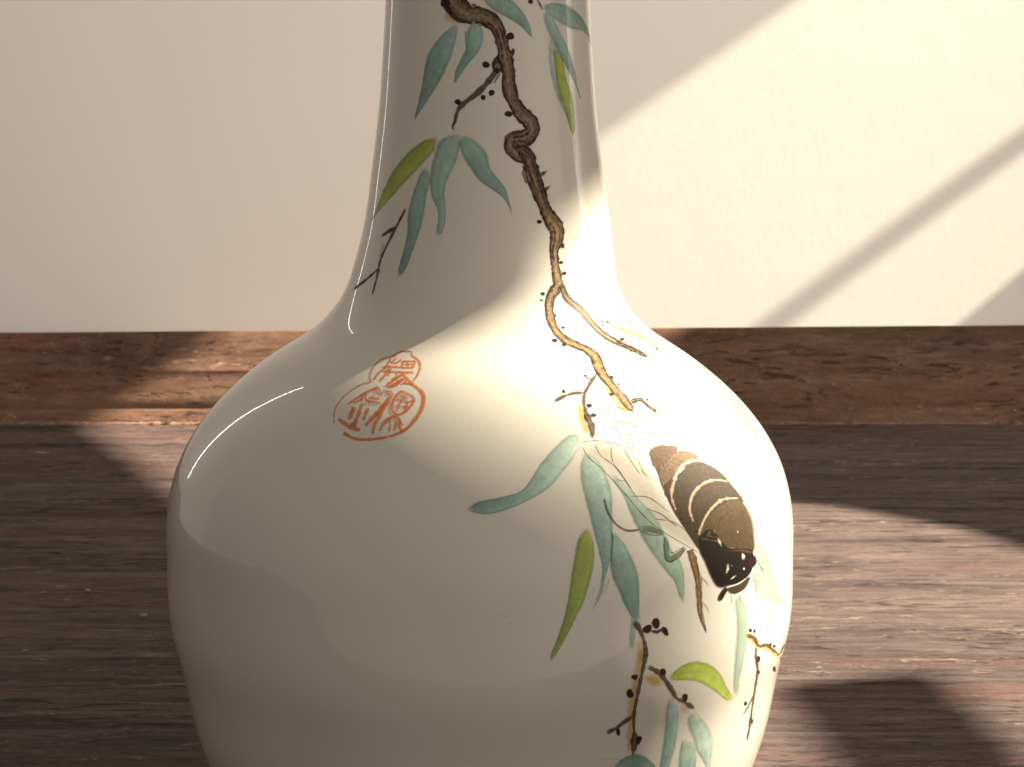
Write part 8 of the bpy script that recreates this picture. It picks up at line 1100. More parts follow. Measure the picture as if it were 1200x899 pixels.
["L",[6366,11294,-17,-19,-17,-19],[6415,11287,-31,-17,-31,-17],49,49,0.9,"ink",1.2],
["L",[6011,11095,11,-11,11,-11],[6065,11102,-5,-13,-4,-12],48,48,0.9,"ink",1.2],
["L",[6117,11298,20,-17,20,-17],[6173,11309,3,-20,4,-20],48,48,0.9,"ink",1.2],
["L",[6591,11221,-8,-17,-9,-16],[6645,11215,-24,-14,-24,-15],48,48,0.9,"ink",1.2],
["L",[6646,11459,21,-20,21,-20],[6708,11470,3,-23,4,-23],49,49,0.9,"ink",1.2],
["L",[6059,11224,-11,-13,-11,-13],[6104,11214,-24,-10,-24,-11],48,48,0.9,"ink",1.2],
["L",[5904,11265,23,-22,23,-22],[5958,11276,7,-25,8,-25],48,48,0.9,"ink",1.2],
["L",[6017,11335,-39,-16,-40,-17],[6043,11317,-47,-12,-47,-11],48,48,0.9,"ink",1.2],
["P",[5868,10951,146,40,150,41,156,38,163,35,168,33,174,32,180,28,188,22,193,12,194,4,193,-7,183,-19,162,-34,134,-46,115,-55,103,-58,90,-63,75,-67,66,-69,61,-71,63,-72,79,-71,83,-72,76,-75,46,-79,-91,-67,-218,-13,-217,4,-209,5,-202,-1,-191,-16,-170,-35,-153,-43,-142,-48,-130,-52,-122,-56,-113,-57,-98,-63,-71,-71,-56,-74,-54,-74,-95,-57,-116,57,-74,74,-66,75,-70,73,-67,74,-61,73,-58,74,-56,73,-58,72,-60,70,-56,70,-50,71,-38,72,-27,72,-18,73,-13,73,-11,73],[7159,10552],50,50,1.0,"fur",94.5],
["P",[6168,10458,-8,52,11,58,7,48,19,61,-1,50,46,54,34,58,49,54,38,54,80,51,96,51,83,42,89,50,110,37,143,37,96,35,146,19,148,17,155,18,116,-11,144,-14,137,-25,85,-33,116,-34,69,-36,97,-42,74,-43,106,-43,53,-52,91,-36,52,-47,-95,-42,-163,19,-123,2,-157,5,-158,6,-139,-4,-160,-12,-137,-4,-148,-24,-132,-26,-108,-29,-127,-38,-79,-39,-91,-49,-60,-46,-68,-55,-36,-55,-3,-57,-26,-57,-11,-67,-2,-55,-55,-51,-109,-27,-84,14,-102,39,-57,45,-38,52,-18,56],[7049,10816],51,51,1.0,"fur",60.2],
["P",[6674,10003,-3,48,-18,46,4,50,-38,46,15,51,-2,53,16,49,10,41,25,55,42,54,39,39,49,43,63,39,92,41,60,34,89,30,105,32,102,33,105,14,117,16,116,7,138,8,111,-10,141,3,128,-9,85,-15,137,-16,92,-31,111,-28,78,-32,72,-42,46,-39,44,-49,-111,-36,-131,5,-119,-1,-137,2,-114,7,-131,-1,-127,-25,-99,-5,-122,-24,-106,-13,-100,-34,-104,-25,-83,-24,-91,-39,-81,-39,-69,-23,-64,-41,-48,-54,-43,-48,-32,-37,-52,-51,-15,-43,-100,-38],[7431,10489],51,51,1.0,"fur",52.3],
["L",[6136,10486,11,35,-54,28,33,36,-39,29,51,36,-26,29,-17,30,2,31,34,29,38,28,45,26,27,29,12,32,41,28,46,27,22,33,35,30,105,13,3,38,38,29,46,26,57,23,49,25,52,24,61,19,66,18,73,11,71,14,68,26,82,-16,72,14,76,18,69,-7,71,-4,101,20,72,-12,84,-4,89,0],[6053,10480,-24,30,38,36,-49,28,23,35,-62,28,21,35,19,35,13,34,-5,35,4,35,8,36,34,33,56,28,33,31,32,32,59,25,48,28,-20,44,86,20,56,27,53,28,50,31,66,25,73,24,74,24,78,20,77,24,85,16,92,0,83,37,94,3,92,-7,98,9,92,0,59,-27,90,2,80,-5,78,-8],52,52,0.95,"ink",4.1],
["L",[6048,10524,22,-9,20,-10],[6079,10535,9,-14,10,-13],52,52,0.7,"ink",0.7],
["L",[6067,10585,30,-14,30,-13],[6098,10597,18,-19,19,-17],52,52,0.7,"ink",0.7],
["L",[6047,10650,12,-12,11,-12],[6084,10654,-3,-13,-2,-14],52,52,0.7,"ink",0.7],
["L",[6047,10694,8,-18,8,-18],[6084,10697,-6,-19,-5,-19],52,52,0.7,"ink",0.7],
["L",[6058,10753,22,-16,21,-17],[6093,10761,8,-19,9,-19],52,52,0.7,"ink",0.7],
["L",[6107,10788,18,-9,18,-10],[6141,10798,5,-14,6,-13],52,52,0.7,"ink",0.7],
["L",[6149,10870,27,-18,26,-18],[6185,10879,12,-21,14,-21],52,52,0.7,"ink",0.7],
["L",[6205,10884,26,-24,25,-24],[6242,10892,11,-27,13,-27],52,52,0.7,"ink",0.7],
["L",[6258,10951,27,-10,26,-11],[6291,10963,14,-15,15,-15],52,52,0.7,"ink",0.7],
["L",[6349,11002,16,-9,14,-9],[6388,11010,0,-12,1,-12],52,52,0.7,"ink",0.7],
["L",[6401,11053,10,-17,10,-17],[6441,11057,-6,-18,-4,-18],52,52,0.7,"ink",0.7],
["L",[6421,11075,19,-16,18,-16],[6461,11083,3,-19,4,-19],52,52,0.7,"ink",0.7],
["L",[6542,11128,15,-15,14,-15],[6584,11135,-2,-18,0,-18],52,52,0.7,"ink",0.7],
["L",[6655,11171,31,-16,31,-17],[6693,11182,17,-21,17,-20],52,52,0.7,"ink",0.7],
["L",[6755,11221,31,-12,30,-12],[6793,11233,16,-17,17,-16],52,52,0.7,"ink",0.7],
["L",[6869,11243,34,-13,33,-12],[6908,11255,18,-17,20,-17],52,52,0.7,"ink",0.7],
["L",[6993,11285,19,-12,19,-13],[7036,11294,2,-16,4,-15],52,52,0.7,"ink",0.7],
["L",[7146,11305,22,-21,21,-21],[7191,11313,4,-24,5,-24],52,52,0.7,"ink",0.7],
["L",[7268,11296,5,-19,3,-19],[7314,11298,-13,-20,-13,-19],52,52,0.7,"ink",0.7],
["L",[7390,11316,17,-20,17,-19],[7437,11322,-1,-22,0,-21],52,52,0.7,"ink",0.7],
["L",[7514,11296,19,-24,18,-23],[7562,11302,0,-26,1,-25],52,52,0.7,"ink",0.7],
["L",[7662,11293,26,-10,24,-10],[7708,11304,7,-14,9,-14],52,52,0.7,"ink",0.7],
["L",[6699,10219,-11,33,-24,33,-1,33,27,35,-35,30,10,31,-4,30,35,28,12,30,7,32,25,30,44,27,35,27,42,26,22,31,65,17,35,28,66,15,52,23,66,15,67,14,60,22,59,27,79,5,74,9,78,-4,72,21,77,-1,74,-10,81,10,86,11,90,9,59,-25,85,-1,71,-15,87,-6,73,-16,80,-13,94,-5],[6600,10213,-5,33,4,33,-20,32,-46,31,21,36,-13,35,14,35,-8,36,25,34,40,31,29,32,17,34,34,32,36,32,64,24,32,35,72,21,51,31,73,19,66,24,70,21,82,11,88,3,73,22,81,15,83,22,90,-8,89,10,93,14,86,-9,81,-14,77,-17,105,11,74,-18,86,-8,69,-19,84,-10,79,-12,70,-20],52,52,0.95,"ink",3.6],
["L",[6622,10268,35,-17,34,-18],[6654,10279,22,-22,23,-21],52,52,0.7,"ink",0.7],
["L",[6575,10329,30,-22,30,-23],[6609,10338,17,-26,18,-25],52,52,0.7,"ink",0.7],
["L",[6581,10361,24,-25,24,-24],[6618,10367,10,-27,10,-27],52,52,0.7,"ink",0.7],
["L",[6591,10448,21,-18,19,-18],[6628,10455,6,-21,7,-21],52,52,0.7,"ink",0.7],
["L",[6610,10475,29,-11,28,-12],[6641,10487,16,-16,18,-16],52,52,0.7,"ink",0.7],
["L",[6670,10545,13,-19,13,-19],[6709,10549,-2,-21,-1,-20],52,52,0.7,"ink",0.7],
["L",[6700,10585,15,-23,14,-23],[6740,10589,-1,-24,0,-25],52,52,0.7,"ink",0.7],
["L",[6798,10648,29,-21,28,-21],[6836,10657,13,-25,15,-24],52,52,0.7,"ink",0.7],
["L",[6823,10708,30,-22,29,-23],[6862,10717,14,-26,16,-26],52,52,0.7,"ink",0.7],
["L",[6946,10727,22,-14,22,-14],[6984,10736,8,-17,8,-17],52,52,0.7,"ink",0.7],
["L",[7009,10769,7,-23,6,-23],[7051,10770,-10,-23,-8,-24],52,52,0.7,"ink",0.7],
["L",[7151,10804,34,-14,33,-14],[7188,10815,19,-18,20,-18],52,52,0.7,"ink",0.7],
["L",[7244,10841,35,-13,35,-12],[7280,10853,21,-17,22,-17],52,52,0.7,"ink",0.7],
["L",[7350,10872,33,-19,33,-20],[7391,10882,17,-24,18,-23],52,52,0.7,"ink",0.7],
["L",[7489,10890,15,-14,14,-14],[7534,10895,-3,-16,-1,-16],52,52,0.7,"ink",0.7],
["L",[7640,10898,26,-11,26,-11],[7681,10909,10,-15,12,-15],52,52,0.7,"ink",0.7],
["L",[7794,10885,39,-9,39,-11],[7830,10899,25,-15,27,-15],52,52,0.7,"ink",0.7],
["L",[7939,10899,7,-22,6,-21],[7987,10901,-12,-22,-10,-23],52,52,0.7,"ink",0.7],
["L",[8136,10884,10,-22,9,-21],[8186,10887,-10,-23,-9,-23],52,52,0.7,"ink",0.7],
["L",[8227,10896,13,-14,11,-14],[8278,10900,-8,-16,-6,-16],52,52,0.7,"ink",0.7],
["L",[8306,10866,32,-16,30,-17],[8354,10875,12,-20,14,-20],52,52,0.7,"ink",0.7],
["L",[8499,10827,19,-24,18,-24],[8551,10832,-2,-26,0,-26],52,52,0.7,"ink",0.7],
["L",[6822,9927,33,30,15,35,57,24,22,32,22,32,41,27,33,29,32,29,44,26,41,27,50,24,61,19,36,30,62,19,47,26,64,17,77,10,40,34,80,9,61,20,65,19,68,18,100,-22,56,29,71,19,79,19,75,-35,86,8,89,2,94,4,78,-23,94,-4,98,-1,92,-12],[6708,9958,28,31,46,26,4,37,40,28,42,28,27,32,41,30,48,26,42,29,50,26,44,28,38,31,67,19,47,29,68,19,57,25,49,31,90,5,55,28,77,15,79,14,82,12,58,46,105,-10,96,-5,92,-15,101,32,88,-16,86,-15,81,-19,100,6,87,-12,86,-15,96,-3],52,52,0.95,"ink",3.5],
["L",[6796,9979,39,-11,39,-11],[6820,9994,30,-17,30,-16],52,52,0.7,"ink",0.7],
["L",[6870,10046,31,-17,30,-18],[6903,10055,18,-21,19,-20],52,52,0.7,"ink",0.7],
["L",[6886,10056,35,-11,34,-11],[6912,10069,24,-16,26,-15],52,52,0.7,"ink",0.7],
["L",[6903,10118,26,-14,25,-15],[6938,10127,11,-18,14,-17],52,52,0.7,"ink",0.7],
["L",[6965,10168,24,-15,23,-17],[7002,10176,9,-19,10,-19],52,52,0.7,"ink",0.7],
["L",[7033,10195,23,-15,22,-15],[7070,10203,8,-18,9,-18],52,52,0.7,"ink",0.7],
["L",[7122,10241,25,-16,25,-17],[7160,10249,10,-20,11,-19],52,52,0.7,"ink",0.7],
["L",[7208,10292,18,-14,17,-14],[7248,10298,2,-17,3,-16],52,52,0.7,"ink",0.7],
["L",[7269,10317,22,-12,21,-13],[7308,10325,6,-15,8,-16],52,52,0.7,"ink",0.7],
["L",[7349,10341,32,-10,31,-10],[7380,10354,20,-15,20,-15],52,52,0.7,"ink",0.7],
["L",[7442,10382,37,-19,35,-19],[7479,10392,22,-23,23,-22],52,52,0.7,"ink",0.7],
["L",[7532,10400,21,-15,20,-15],[7574,10406,4,-17,5,-18],52,52,0.7,"ink",0.7],
["L",[7596,10448,12,-23,10,-22],[7640,10449,-6,-23,-5,-23],52,52,0.7,"ink",0.7],
["L",[7771,10463,23,-12,22,-12],[7812,10471,7,-15,8,-15],52,52,0.7,"ink",0.7],
["L",[7778,10498,37,-17,36,-18],[7817,10508,21,-21,23,-21],52,52,0.7,"ink",0.7],
["L",[7957,10491,37,-16,36,-16],[7997,10502,21,-20,23,-20],52,52,0.7,"ink",0.7],
["L",[8054,10511,37,-15,36,-15],[8094,10522,21,-19,23,-19],52,52,0.7,"ink",0.7],
["L",[8213,10517,30,-20,29,-20],[8258,10524,12,-22,14,-23],52,52,0.7,"ink",0.7],
["L",[8322,10485,46,-12,46,-14],[8358,10499,32,-18,33,-18],52,52,0.7,"ink",0.7],
["L",[8471,10509,23,-24,23,-25],[8521,10513,3,-26,5,-26],52,52,0.7,"ink",0.7],
["L",[8571,10510,33,-17,32,-17],[8617,10518,15,-20,16,-20],52,52,0.7,"ink",0.7],
["L",[8753,10478,34,-18,34,-18],[8801,10486,15,-21,17,-21],52,52,0.7,"ink",0.7]]],
["thorax",[["P",[6738,9884,53,49,52,50,55,49,59,48,67,46,73,44,77,43,84,41,91,38,100,35,112,28,120,23,126,19,130,16,133,17,136,18,139,16,146,11,151,0,148,-17,130,-33,100,-46,72,-53,50,-56,39,-58,34,-58,31,-59,27,-60,24,-60,16,-60,4,-60,-5,-59,-11,-59,-10,-60,-6,-60,-5,-60,-5,-60,-11,-60,-21,-58,-55,-52,-142,-11,-160,27,-151,36,-147,33,-147,23,-145,19,-141,18,-137,22,-129,28,-110,42,-88,50,-79,51,-88,46,-109,34,-117,25,-116,22,-113,24,-112,23,-110,23],[8126,9940],53,53,1.0,"fur",65.6],
["P",[8280,10287,129,1,131,3,135,1,135,-9,113,-33,72,-46,50,-50,38,-52,31,-52,26,-53,17,-53,6,-53,-5,-53,-22,-51,-41,-48,-58,-44,-74,-40,-92,-33,-117,-20,-129,-5,-131,3,-130,10,-123,20,-103,36,-76,46,-55,49,-38,51,-20,52,-3,52,9,51,19,50,28,49,39,47,53,45,60,43,64,43],[8527,9948],54,54,0.75,"wash",28.3]]],
["head",[["P",[6744,9906,94,32,93,33,96,32,108,24,121,-6,99,-38,81,-48,76,-50,61,-54,56,-56,63,-55,76,-52,83,-52,101,-48,124,-35,141,-18,145,-10,149,-11,153,-19,156,-23,160,-27,146,-45,69,-64,17,-65,-2,-62,-13,-61,-22,-59,-32,-58,-52,-53,-75,-46,-96,-37,-112,-31,-126,-21,-134,-13,-137,-9,-138,-5,-141,2,-140,8,-139,11,-136,13,-131,6,-130,15,-109,45,-75,59,-60,62,-54,61,-51,61,-50,61,-44,61,-40,61,-39,60,-41,60,-47,58,-52,57,-39,58,-18,58,-4,59,3,58,4,58],[7737,9382],55,55,1.0,"fur",65.2],
["P",[9389,9089,-73,-40,-92,-32,-139,-4,-147,27,-108,50,-10,56,25,52,53,44,89,33,125,14,140,-28,91,-56,34,-59],[9095,9148],56,56,1.0,"fill",11.6],
["P",[7818,8763,60,-55,87,-50,117,-35,126,-24,125,-5,121,5,117,11,108,18,94,27,73,37,63,40,55,43,46,46,-41,41,-125,-11,-118,-14,-107,-19,-103,-21,-112,-15,-118,-7,-119,-3,-119,-3,-116,-2],[8446,8731],57,57,0.97,"fill",27.7],
["P",[7740,8632,-53,-42,-59,-40,-97,-17,-92,37,-2,54,42,46,53,43,59,39,73,34,101,16,98,-36,-4,-53,-58,-41],[7643,8670],58,58,1.0,"fill",11.4],
["L",[7330,8859,201,-45,217,-31,211,0],[7350,8908,191,-43,192,-21,205,-17],55,55,0.9,"ink",3.0],
["L",[7487,9823,31,-99,108,-93],[7562,9829,89,-94,13,-102],59,59,0.95,"ink",2.3],
["L",[8542,9400,-5,-71,-23,-62],[8597,9403,146,-90,-56,-81],59,59,0.95,"ink",3.3],
["L",[7810,9268,-14,-95,-72,-83],[7934,9252,-6,-107,-99,-87],59,59,0.9,"ink",3.2],
["L",[7973,8912,163,16,140,36],[7938,8941,142,30,163,17],59,59,0.9,"ink",1.8],
["P",[8717,9045,-39,-11,-44,-6,-38,20,-18,21,29,15,43,3,42,-19],[8644,9058],59,59,1.0,"fill",3.1],
["L",[8095,8756,166,3,170,7,157,22,145,30,147,30],[8072,8780,154,15,153,15,151,18,156,20,162,19],59,59,0.8,"ink",1.8],
["P",[8518,9828,-24,-13,-40,-4,-33,12,-6,18,22,14,40,3,35,-11],[8466,9835],52,52,1.0,"fill",2.5],
["L",[7488,9901,100,57,18,71,101,46,98,50,139,32,162,24,158,38],[7323,9933,7,81,122,61,103,67,158,42,168,32,171,24,185,8],60,60,0.7,"bark",4.6],
["L",[7988,9569,104,-21,105,-24],[8006,9591,101,-26,104,-25],52,52,0.5,"ink",1.2],
["L",[7973,9228,42,-33,41,-34],[8032,9236,34,-34,37,-35],52,52,0.5,"ink",1.5]]]]],
["painted_seal","orange-red double-gourd seal mark on the left shoulder",[],[["seal_outline",[["L",[-4449,12861,-97,40,-101,36,-73,36,-34,37,-38,38,-14,35,-43,38,10,31,18,30,41,26,38,27,62,21,81,18,105,12,111,11,77,22,97,17,78,21,74,21,102,13,123,5,130,3,131,1,114,4,59,-9,8,-38,173,-42,148,-27,127,-19,96,-27,75,-31,69,-34,43,-37,29,-37,11,-38,-12,-34,-1,-36,-14,-36,-27,-34],[-4516,12850,-106,38,-109,43,-80,45,-65,44,-36,40,-43,40,12,34,-9,36,16,32,25,31,61,25,71,23,96,16,96,16,96,16,118,8,64,24,66,25,97,19,116,13,120,12,131,7,139,3,167,-6,168,-34,7,-37,105,-15,140,-14,155,-26,158,-34,120,-47,68,-47,48,-46,16,-44,5,-41,7,-42,-34,-36,-50,-31,-38,-32],61,61,0.93,"seal",2.5],
["L",[-4542,12878,-76,-9,-82,-8,-68,-14,-86,-8,-67,-15,-67,-15,-51,-19,-44,-22,-52,-19,-36,-22,-32,-24,-42,-22,-28,-24,-34,-24,-24,-26,-37,-22,-12,-29,-11,-28,-29,-25,-7,-30,-1,-30,6,-32,10,-32,11,-33,28,-34,31,-35,36,-36,66,-33,50,-33,38,-34,56,-32],[-4463,12844,-79,-9,-78,-9,-89,-4,-64,-13,-67,-12,-50,-18,-54,-17,-53,-17,-38,-22,-46,-19,-45,-20,-29,-24,-37,-22,-27,-25,-32,-23,-13,-27,-33,-23,-27,-25,-1,-29,-11,-28,-4,-28,0,-29,9,-31,24,-32,19,-31,31,-31,46,-32,28,-33,48,-33,58,-32,31,-35],61,61,0.93,"seal",2.1],
["L",[-3011,12855,148,-2,143,-8,136,-15,130,-34,134,-28,94,-49,89,-36,67,-39,14,-48,31,-52,-14,-49,-7,-50,-21,-49,-29,-49,-68,-39,-40,-48,-41,-47,-45,-44,-64,-37,-79,-29,-87,-26,-70,-37,-98,-20,-104,-16,-92,-26,-112,-9,-106,-13,-108,-13,-110,-10,-109,-11,-123,4,-106,-18,-124,8,-115,-7,-121,10,-120,9,-125,20,-130,34,-140,21],[-3047,12895,151,-2,156,1,169,-20,164,-24,143,-41,161,-29,134,-54,77,-68,54,-66,-3,-61,10,-62,-29,-57,-43,-52,-52,-49,-25,-55,-59,-45,-63,-44,-71,-42,-75,-41,-81,-38,-88,-33,-117,-13,-96,-25,-98,-25,-113,-10,-99,-23,-107,-15,-111,-13,-113,-11,-117,-6,-107,-18,-128,7,-115,-13,-130,6,-132,1,-139,18,-139,23,-136,16,-133,24],61,61,0.93,"seal",4.5]]],
["seal_character",[["L",[-4402,13107,105,3,101,5,112,-1,95,5,101,4,115,-5,107,0,106,1,113,-4],[-4492,13144,101,6,103,5,95,9,118,-1,118,-2,106,4,114,-2,115,-4,105,3],61,61,0.93,"seal",3.0],
["L",[-4459,13320,51,-37,37,-35,18,-32,18,-32,-17,-28,8,-32],[-4258,13302,9,-33,23,-35,24,-36,-3,-32,15,-34,-9,-30],61,61,0.93,"seal",2.9],
["L",[-4245,13291,86,17,104,11],[-4355,13325,109,10,92,16],61,61,0.93,"seal",2.2],
["L",[-4330,13234,158,-27,165,-19,146,-1,99,18,62,25,34,30],[-4312,13260,138,-24,119,-9,104,-2,77,10,31,26,52,25],61,61,0.93,"seal",2.6],
["L",[-4067,13303,-63,-33,-27,-40],[-3961,13282,-36,-39,-66,-31],61,61,0.93,"seal",2.1],
["L",[-4303,13138,-46,-22,-46,-23,-65,-20,-21,-30,-17,-31,1,-33,1,-33,10,-33],[-4151,13101,-53,-21,-59,-19,-31,-25,-49,-20,-12,-27,1,-30,9,-34,-7,-32],61,61,0.93,"seal",3.0],
["L",[-4170,13119,27,-35,17,-33,12,-32,-1,-30,-38,-25,-15,-30,-41,-26],[-4019,13105,28,-36,35,-38,4,-36,-23,-32,-11,-33,-42,-26,-14,-32],61,61,0.93,"seal",3.3],
["L",[-4045,13122,44,-45,32,-45,28,-44],[-3886,13107,17,-43,23,-44,21,-44],61,61,0.93,"seal",2.8],
["L",[-4206,13035,94,4,109,-6,100,-1,91,5,101,-2,97,-1,95,1,100,-2,94,1,91,3,98,-2,94,-1,92,2,89,4,99,-6],[-4287,13080,108,-3,93,5,100,0,109,-5,96,1,99,1,99,-1,92,3,98,-1,100,-2,91,4,94,1,96,0,99,-3,88,6],61,61,0.93,"seal",3.2],
["L",[-3585,13222,115,0,108,3,109,2,116,-2,100,7,117,-4],[-3661,13263,109,4,117,0,113,1,106,5,121,-4,103,6],61,61,0.93,"seal",3.0],
["L",[-3648,13246,61,-55,81,-55],[-3516,13241,81,-56,52,-55],61,61,0.93,"seal",2.9],
["L",[-3018,13258,9,-54,14,-53],[-2894,13246,31,-57,23,-55],61,61,0.93,"seal",3.1],
["L",[-3404,13109,133,2,123,7,135,-1,126,5],[-3480,13153,132,4,139,-1,126,6,135,1],61,61,0.93,"seal",3.0],
["L",[-3380,13172,131,4,131,4,132,2],[-3450,13212,140,1,138,0,136,1],61,61,0.93,"seal",2.5],
["L",[-3368,13244,82,-50,50,-50],[-3263,13242,58,-50,83,-50],61,61,0.93,"seal",2.3],
["L",[-3666,12783,48,25,47,24,19,33,67,19,63,19,37,28,53,23,48,24,67,19],[-3782,12815,38,27,37,27,70,20,26,31,36,28,66,19,51,23,57,22,37,27],61,61,0.93,"seal",3.2],
["L",[-3564,12772,71,15,64,18,55,22,65,19,66,19,49,24,52,22,62,20],[-3656,12806,52,23,60,19,69,16,55,21,49,22,59,20,54,21,45,24],61,61,0.93,"seal",3.3],
["L",[-3437,12769,63,19,71,16,88,12,53,26,39,29,59,23,37,27,36,28],[-3537,12814,82,11,77,13,49,22,65,15,56,20,22,31,40,26,44,25],61,61,0.93,"seal",2.9],
["L",[-3657,12845,55,26,72,20,80,16,72,20,60,24,71,20,66,22],[-3752,12880,87,14,71,20,60,23,66,21,77,18,64,22,71,20],61,61,0.93,"seal",2.2],
["L",[-3557,12879,80,-33,79,-33],[-3497,12893,80,-33,78,-34],61,61,0.93,"seal",2.2],
["L",[-3405,12925,92,-37,92,-35],[-3356,12939,101,-33,94,-35],61,61,0.93,"seal",2.3],
["L",[-3317,13017,113,-27,112,-24,106,-26,107,-23,90,-33,95,-28,93,-27],[-3267,13058,116,-26,109,-28,108,-26,100,-30,111,-20,101,-26,96,-26],61,61,0.93,"seal",3.9],
["L",[-3020,12830,47,32,43,32,69,25],[-3121,12859,53,29,58,28,31,36],61,61,0.93,"seal",2.7],
["L",[-2930,12858,137,-5,133,-3],[-2960,12894,135,-1,136,-3],61,61,0.93,"seal",2.7],
["L",[-3624,13032,92,-22,-19,-22,-52,-24,-56,-25],[-3574,13053,136,-43,-21,-43,-49,-29,-45,-29],61,61,0.93,"seal",2.4]]],
["seal_character",[["L",[-4906,12448,48,21,54,19,49,19,42,23,44,21,42,22,52,19,51,20,54,18,72,11,22,29,76,10,59,17,56,18,76,10,62,16,67,15],[-4985,12472,39,23,33,24,37,24,46,21,48,21,51,20,43,22,46,22,46,21,34,26,91,8,40,24,62,16,69,14,49,21,65,15,58,18],61,61,0.93,"seal",3.3],
["L",[-4092,12772,96,-35,97,-33,83,-37,88,-35],[-4015,12795,98,-34,89,-36,98,-32,87,-35],61,61,0.93,"seal",3.3],
["L",[-4189,12732,132,-43,137,-38],[-4136,12755,136,-41,120,-45],61,61,0.93,"seal",2.5],
["L",[-4637,12627,97,-23,-1,-24,-17,-34],[-4586,12657,144,-43,31,-56,-52,-34],61,61,0.93,"seal",2.9],
["L",[-4468,12583,-82,-19,-79,-20,-78,-20,-80,-20],[-4389,12551,-79,-20,-81,-19,-80,-20,-79,-20],61,61,0.93,"seal",2.5],
["L",[-4485,12672,30,-39,39,-47,111,-49,130,-26,108,-19],[-4346,12663,26,-38,25,-32,51,-19,85,-14,106,-17],61,61,0.93,"seal",3.6],
["L",[-4189,12570,97,2,101,-3,103,-6,99,-2,90,7],[-4236,12615,105,-4,100,0,95,3,100,-1,107,-11],61,61,0.93,"seal",3.0],
["L",[-4160,12505,95,-1,94,-2,98,-8,89,4,95,-5,93,-4],[-4205,12556,99,-5,98,-4,92,2,101,-10,93,-1,94,-2],61,61,0.93,"seal",3.3],
["L",[-4130,12637,17,-29,17,-29],[-4056,12634,32,-29,30,-30],61,61,0.93,"seal",2.3],
["L",[-4761,12432,44,-40,-1,-36,29,-38,17,-37,20,-38,13,-37],[-4591,12417,-6,-35,36,-39,4,-37,15,-37,10,-37,16,-38],61,61,0.93,"seal",3.5],
["L",[-4617,12427,6,-38,22,-40,12,-39,26,-40,13,-39],[-4535,12420,32,-41,13,-39,22,-39,6,-39,17,-39],61,61,0.93,"seal",2.5],
["L",[-4434,12487,-5,-32,14,-34,31,-36,-25,-30,18,-35,27,-36,21,-35,-13,-32,-4,-33,6,-34,9,-34],[-4275,12472,31,-36,11,-34,-8,-33,46,-38,-1,-33,-10,-32,-7,-33,24,-36,15,-35,4,-34,-1,-34],61,61,0.93,"seal",4.9],
["L",[-4114,12429,-3,-40,-6,-40,59,-47,-21,-38,2,-41],[-3944,12410,20,-43,19,-43,-45,-35,31,-45,9,-42],61,61,0.93,"seal",4.7],
["L",[-5015,12171,92,-17,89,-20,89,-21,88,-18,85,-24,93,-4,89,-36,96,-4,90,-12,85,-9,79,7,81,-13],[-4993,12227,93,-18,93,-15,91,-14,89,-16,90,-10,79,-30,82,6,75,-19,78,-6,80,-6,87,-22,82,-3],61,61,0.93,"seal",5.5],
["L",[-4406,12105,127,-3,119,3],[-4456,12153,113,11,120,5],61,61,0.93,"seal",4.0]]],
["seal_character",[["L",[-3719,12703,104,4,107,-3,89,-8,77,-16,74,-34],[-3769,12750,115,-5,110,2,134,-3,129,-39,85,-42],61,61,0.93,"seal",3.0],
["L",[-3568,12667,105,-15,103,-17],[-3557,12707,105,-19,103,-19],61,61,0.93,"seal",2.9],
["L",[-3346,12670,-39,-24,-41,-24,-38,-25,2,-35,-57,-21,-13,-32,-22,-28,-18,-29,-25,-26,-21,-26,-15,-28,-34,-24,-29,-26,-46,-23,-35,-26,-23,-30,-23,-28,-16,-31,-24,-28,-7,-32],[-3214,12637,-16,-30,-16,-30,-18,-29,-52,-21,9,-34,-28,-27,-17,-29,-23,-29,-18,-31,-30,-29,-46,-25,-36,-26,-45,-22,-28,-26,-30,-25,-36,-24,-31,-25,-37,-25,-29,-27,-46,-22],61,61,0.93,"seal",4.8],
["L",[-3354,12573,-19,-28,-22,-28,-39,-24,-14,-31,-35,-27,-23,-30,-8,-33,4,-33,-23,-28,14,-32,-6,-28,-21,-27,-23,-30,-22,-33,13,-38,17,-37,25,-35,12,-33,30,-34],[-3208,12538,-31,-26,-30,-26,-13,-30,-32,-24,-3,-31,-2,-29,-7,-29,-14,-30,12,-34,-28,-30,-21,-30,-21,-30,-17,-28,-1,-27,-10,-26,2,-30,2,-32,18,-34,-7,-33],61,61,0.93,"seal",4.4],
["L",[-3736,12342,93,-41,111,-27,97,-35],[-3685,12375,116,-26,92,-40,102,-32],61,61,0.93,"seal",3.8],
["L",[-3535,12474,93,-20,90,-22],[-3504,12508,89,-25,90,-23],61,61,0.93,"seal",2.6],
["L",[-3023,12758,-37,-24,-46,-22,-50,-25,-5,-35,-28,-30,8,-35,-6,-32,-13,-32,6,-37,29,-40,52,-42,69,-40,96,-25,94,-17,91,-7,91,-2,77,12,56,22,58,19,51,23,37,27,54,22,20,32,40,26,8,35,38,32,-23,46,-76,43,-94,28,-93,13,-86,17,-86,13,-91,16,-93,11,-90,11],[-2907,12726,-35,-26,-30,-26,-15,-27,-37,-22,5,-31,-22,-28,-3,-31,12,-32,4,-29,6,-27,19,-25,46,-20,48,-20,63,-14,66,-8,58,4,53,9,59,11,44,19,41,21,41,22,13,30,40,23,12,30,35,24,-12,31,14,20,-25,18,-58,16,-73,19,-85,12,-84,18,-83,14,-85,11,-89,11],61,61,0.93,"seal",3.7],
["L",[-3008,12577,92,-7,91,-8,86,-4,90,-11,100,-8,88,11,82,10,68,16],[-3025,12615,92,-4,93,-3,96,-10,92,-10,80,-7,77,-4,61,18,73,12],61,61,0.93,"seal",2.7],
["L",[-2958,12644,132,-19,130,-14,128,-21],[-2957,12675,134,-15,131,-21,129,-14],61,61,0.93,"seal",2.4],
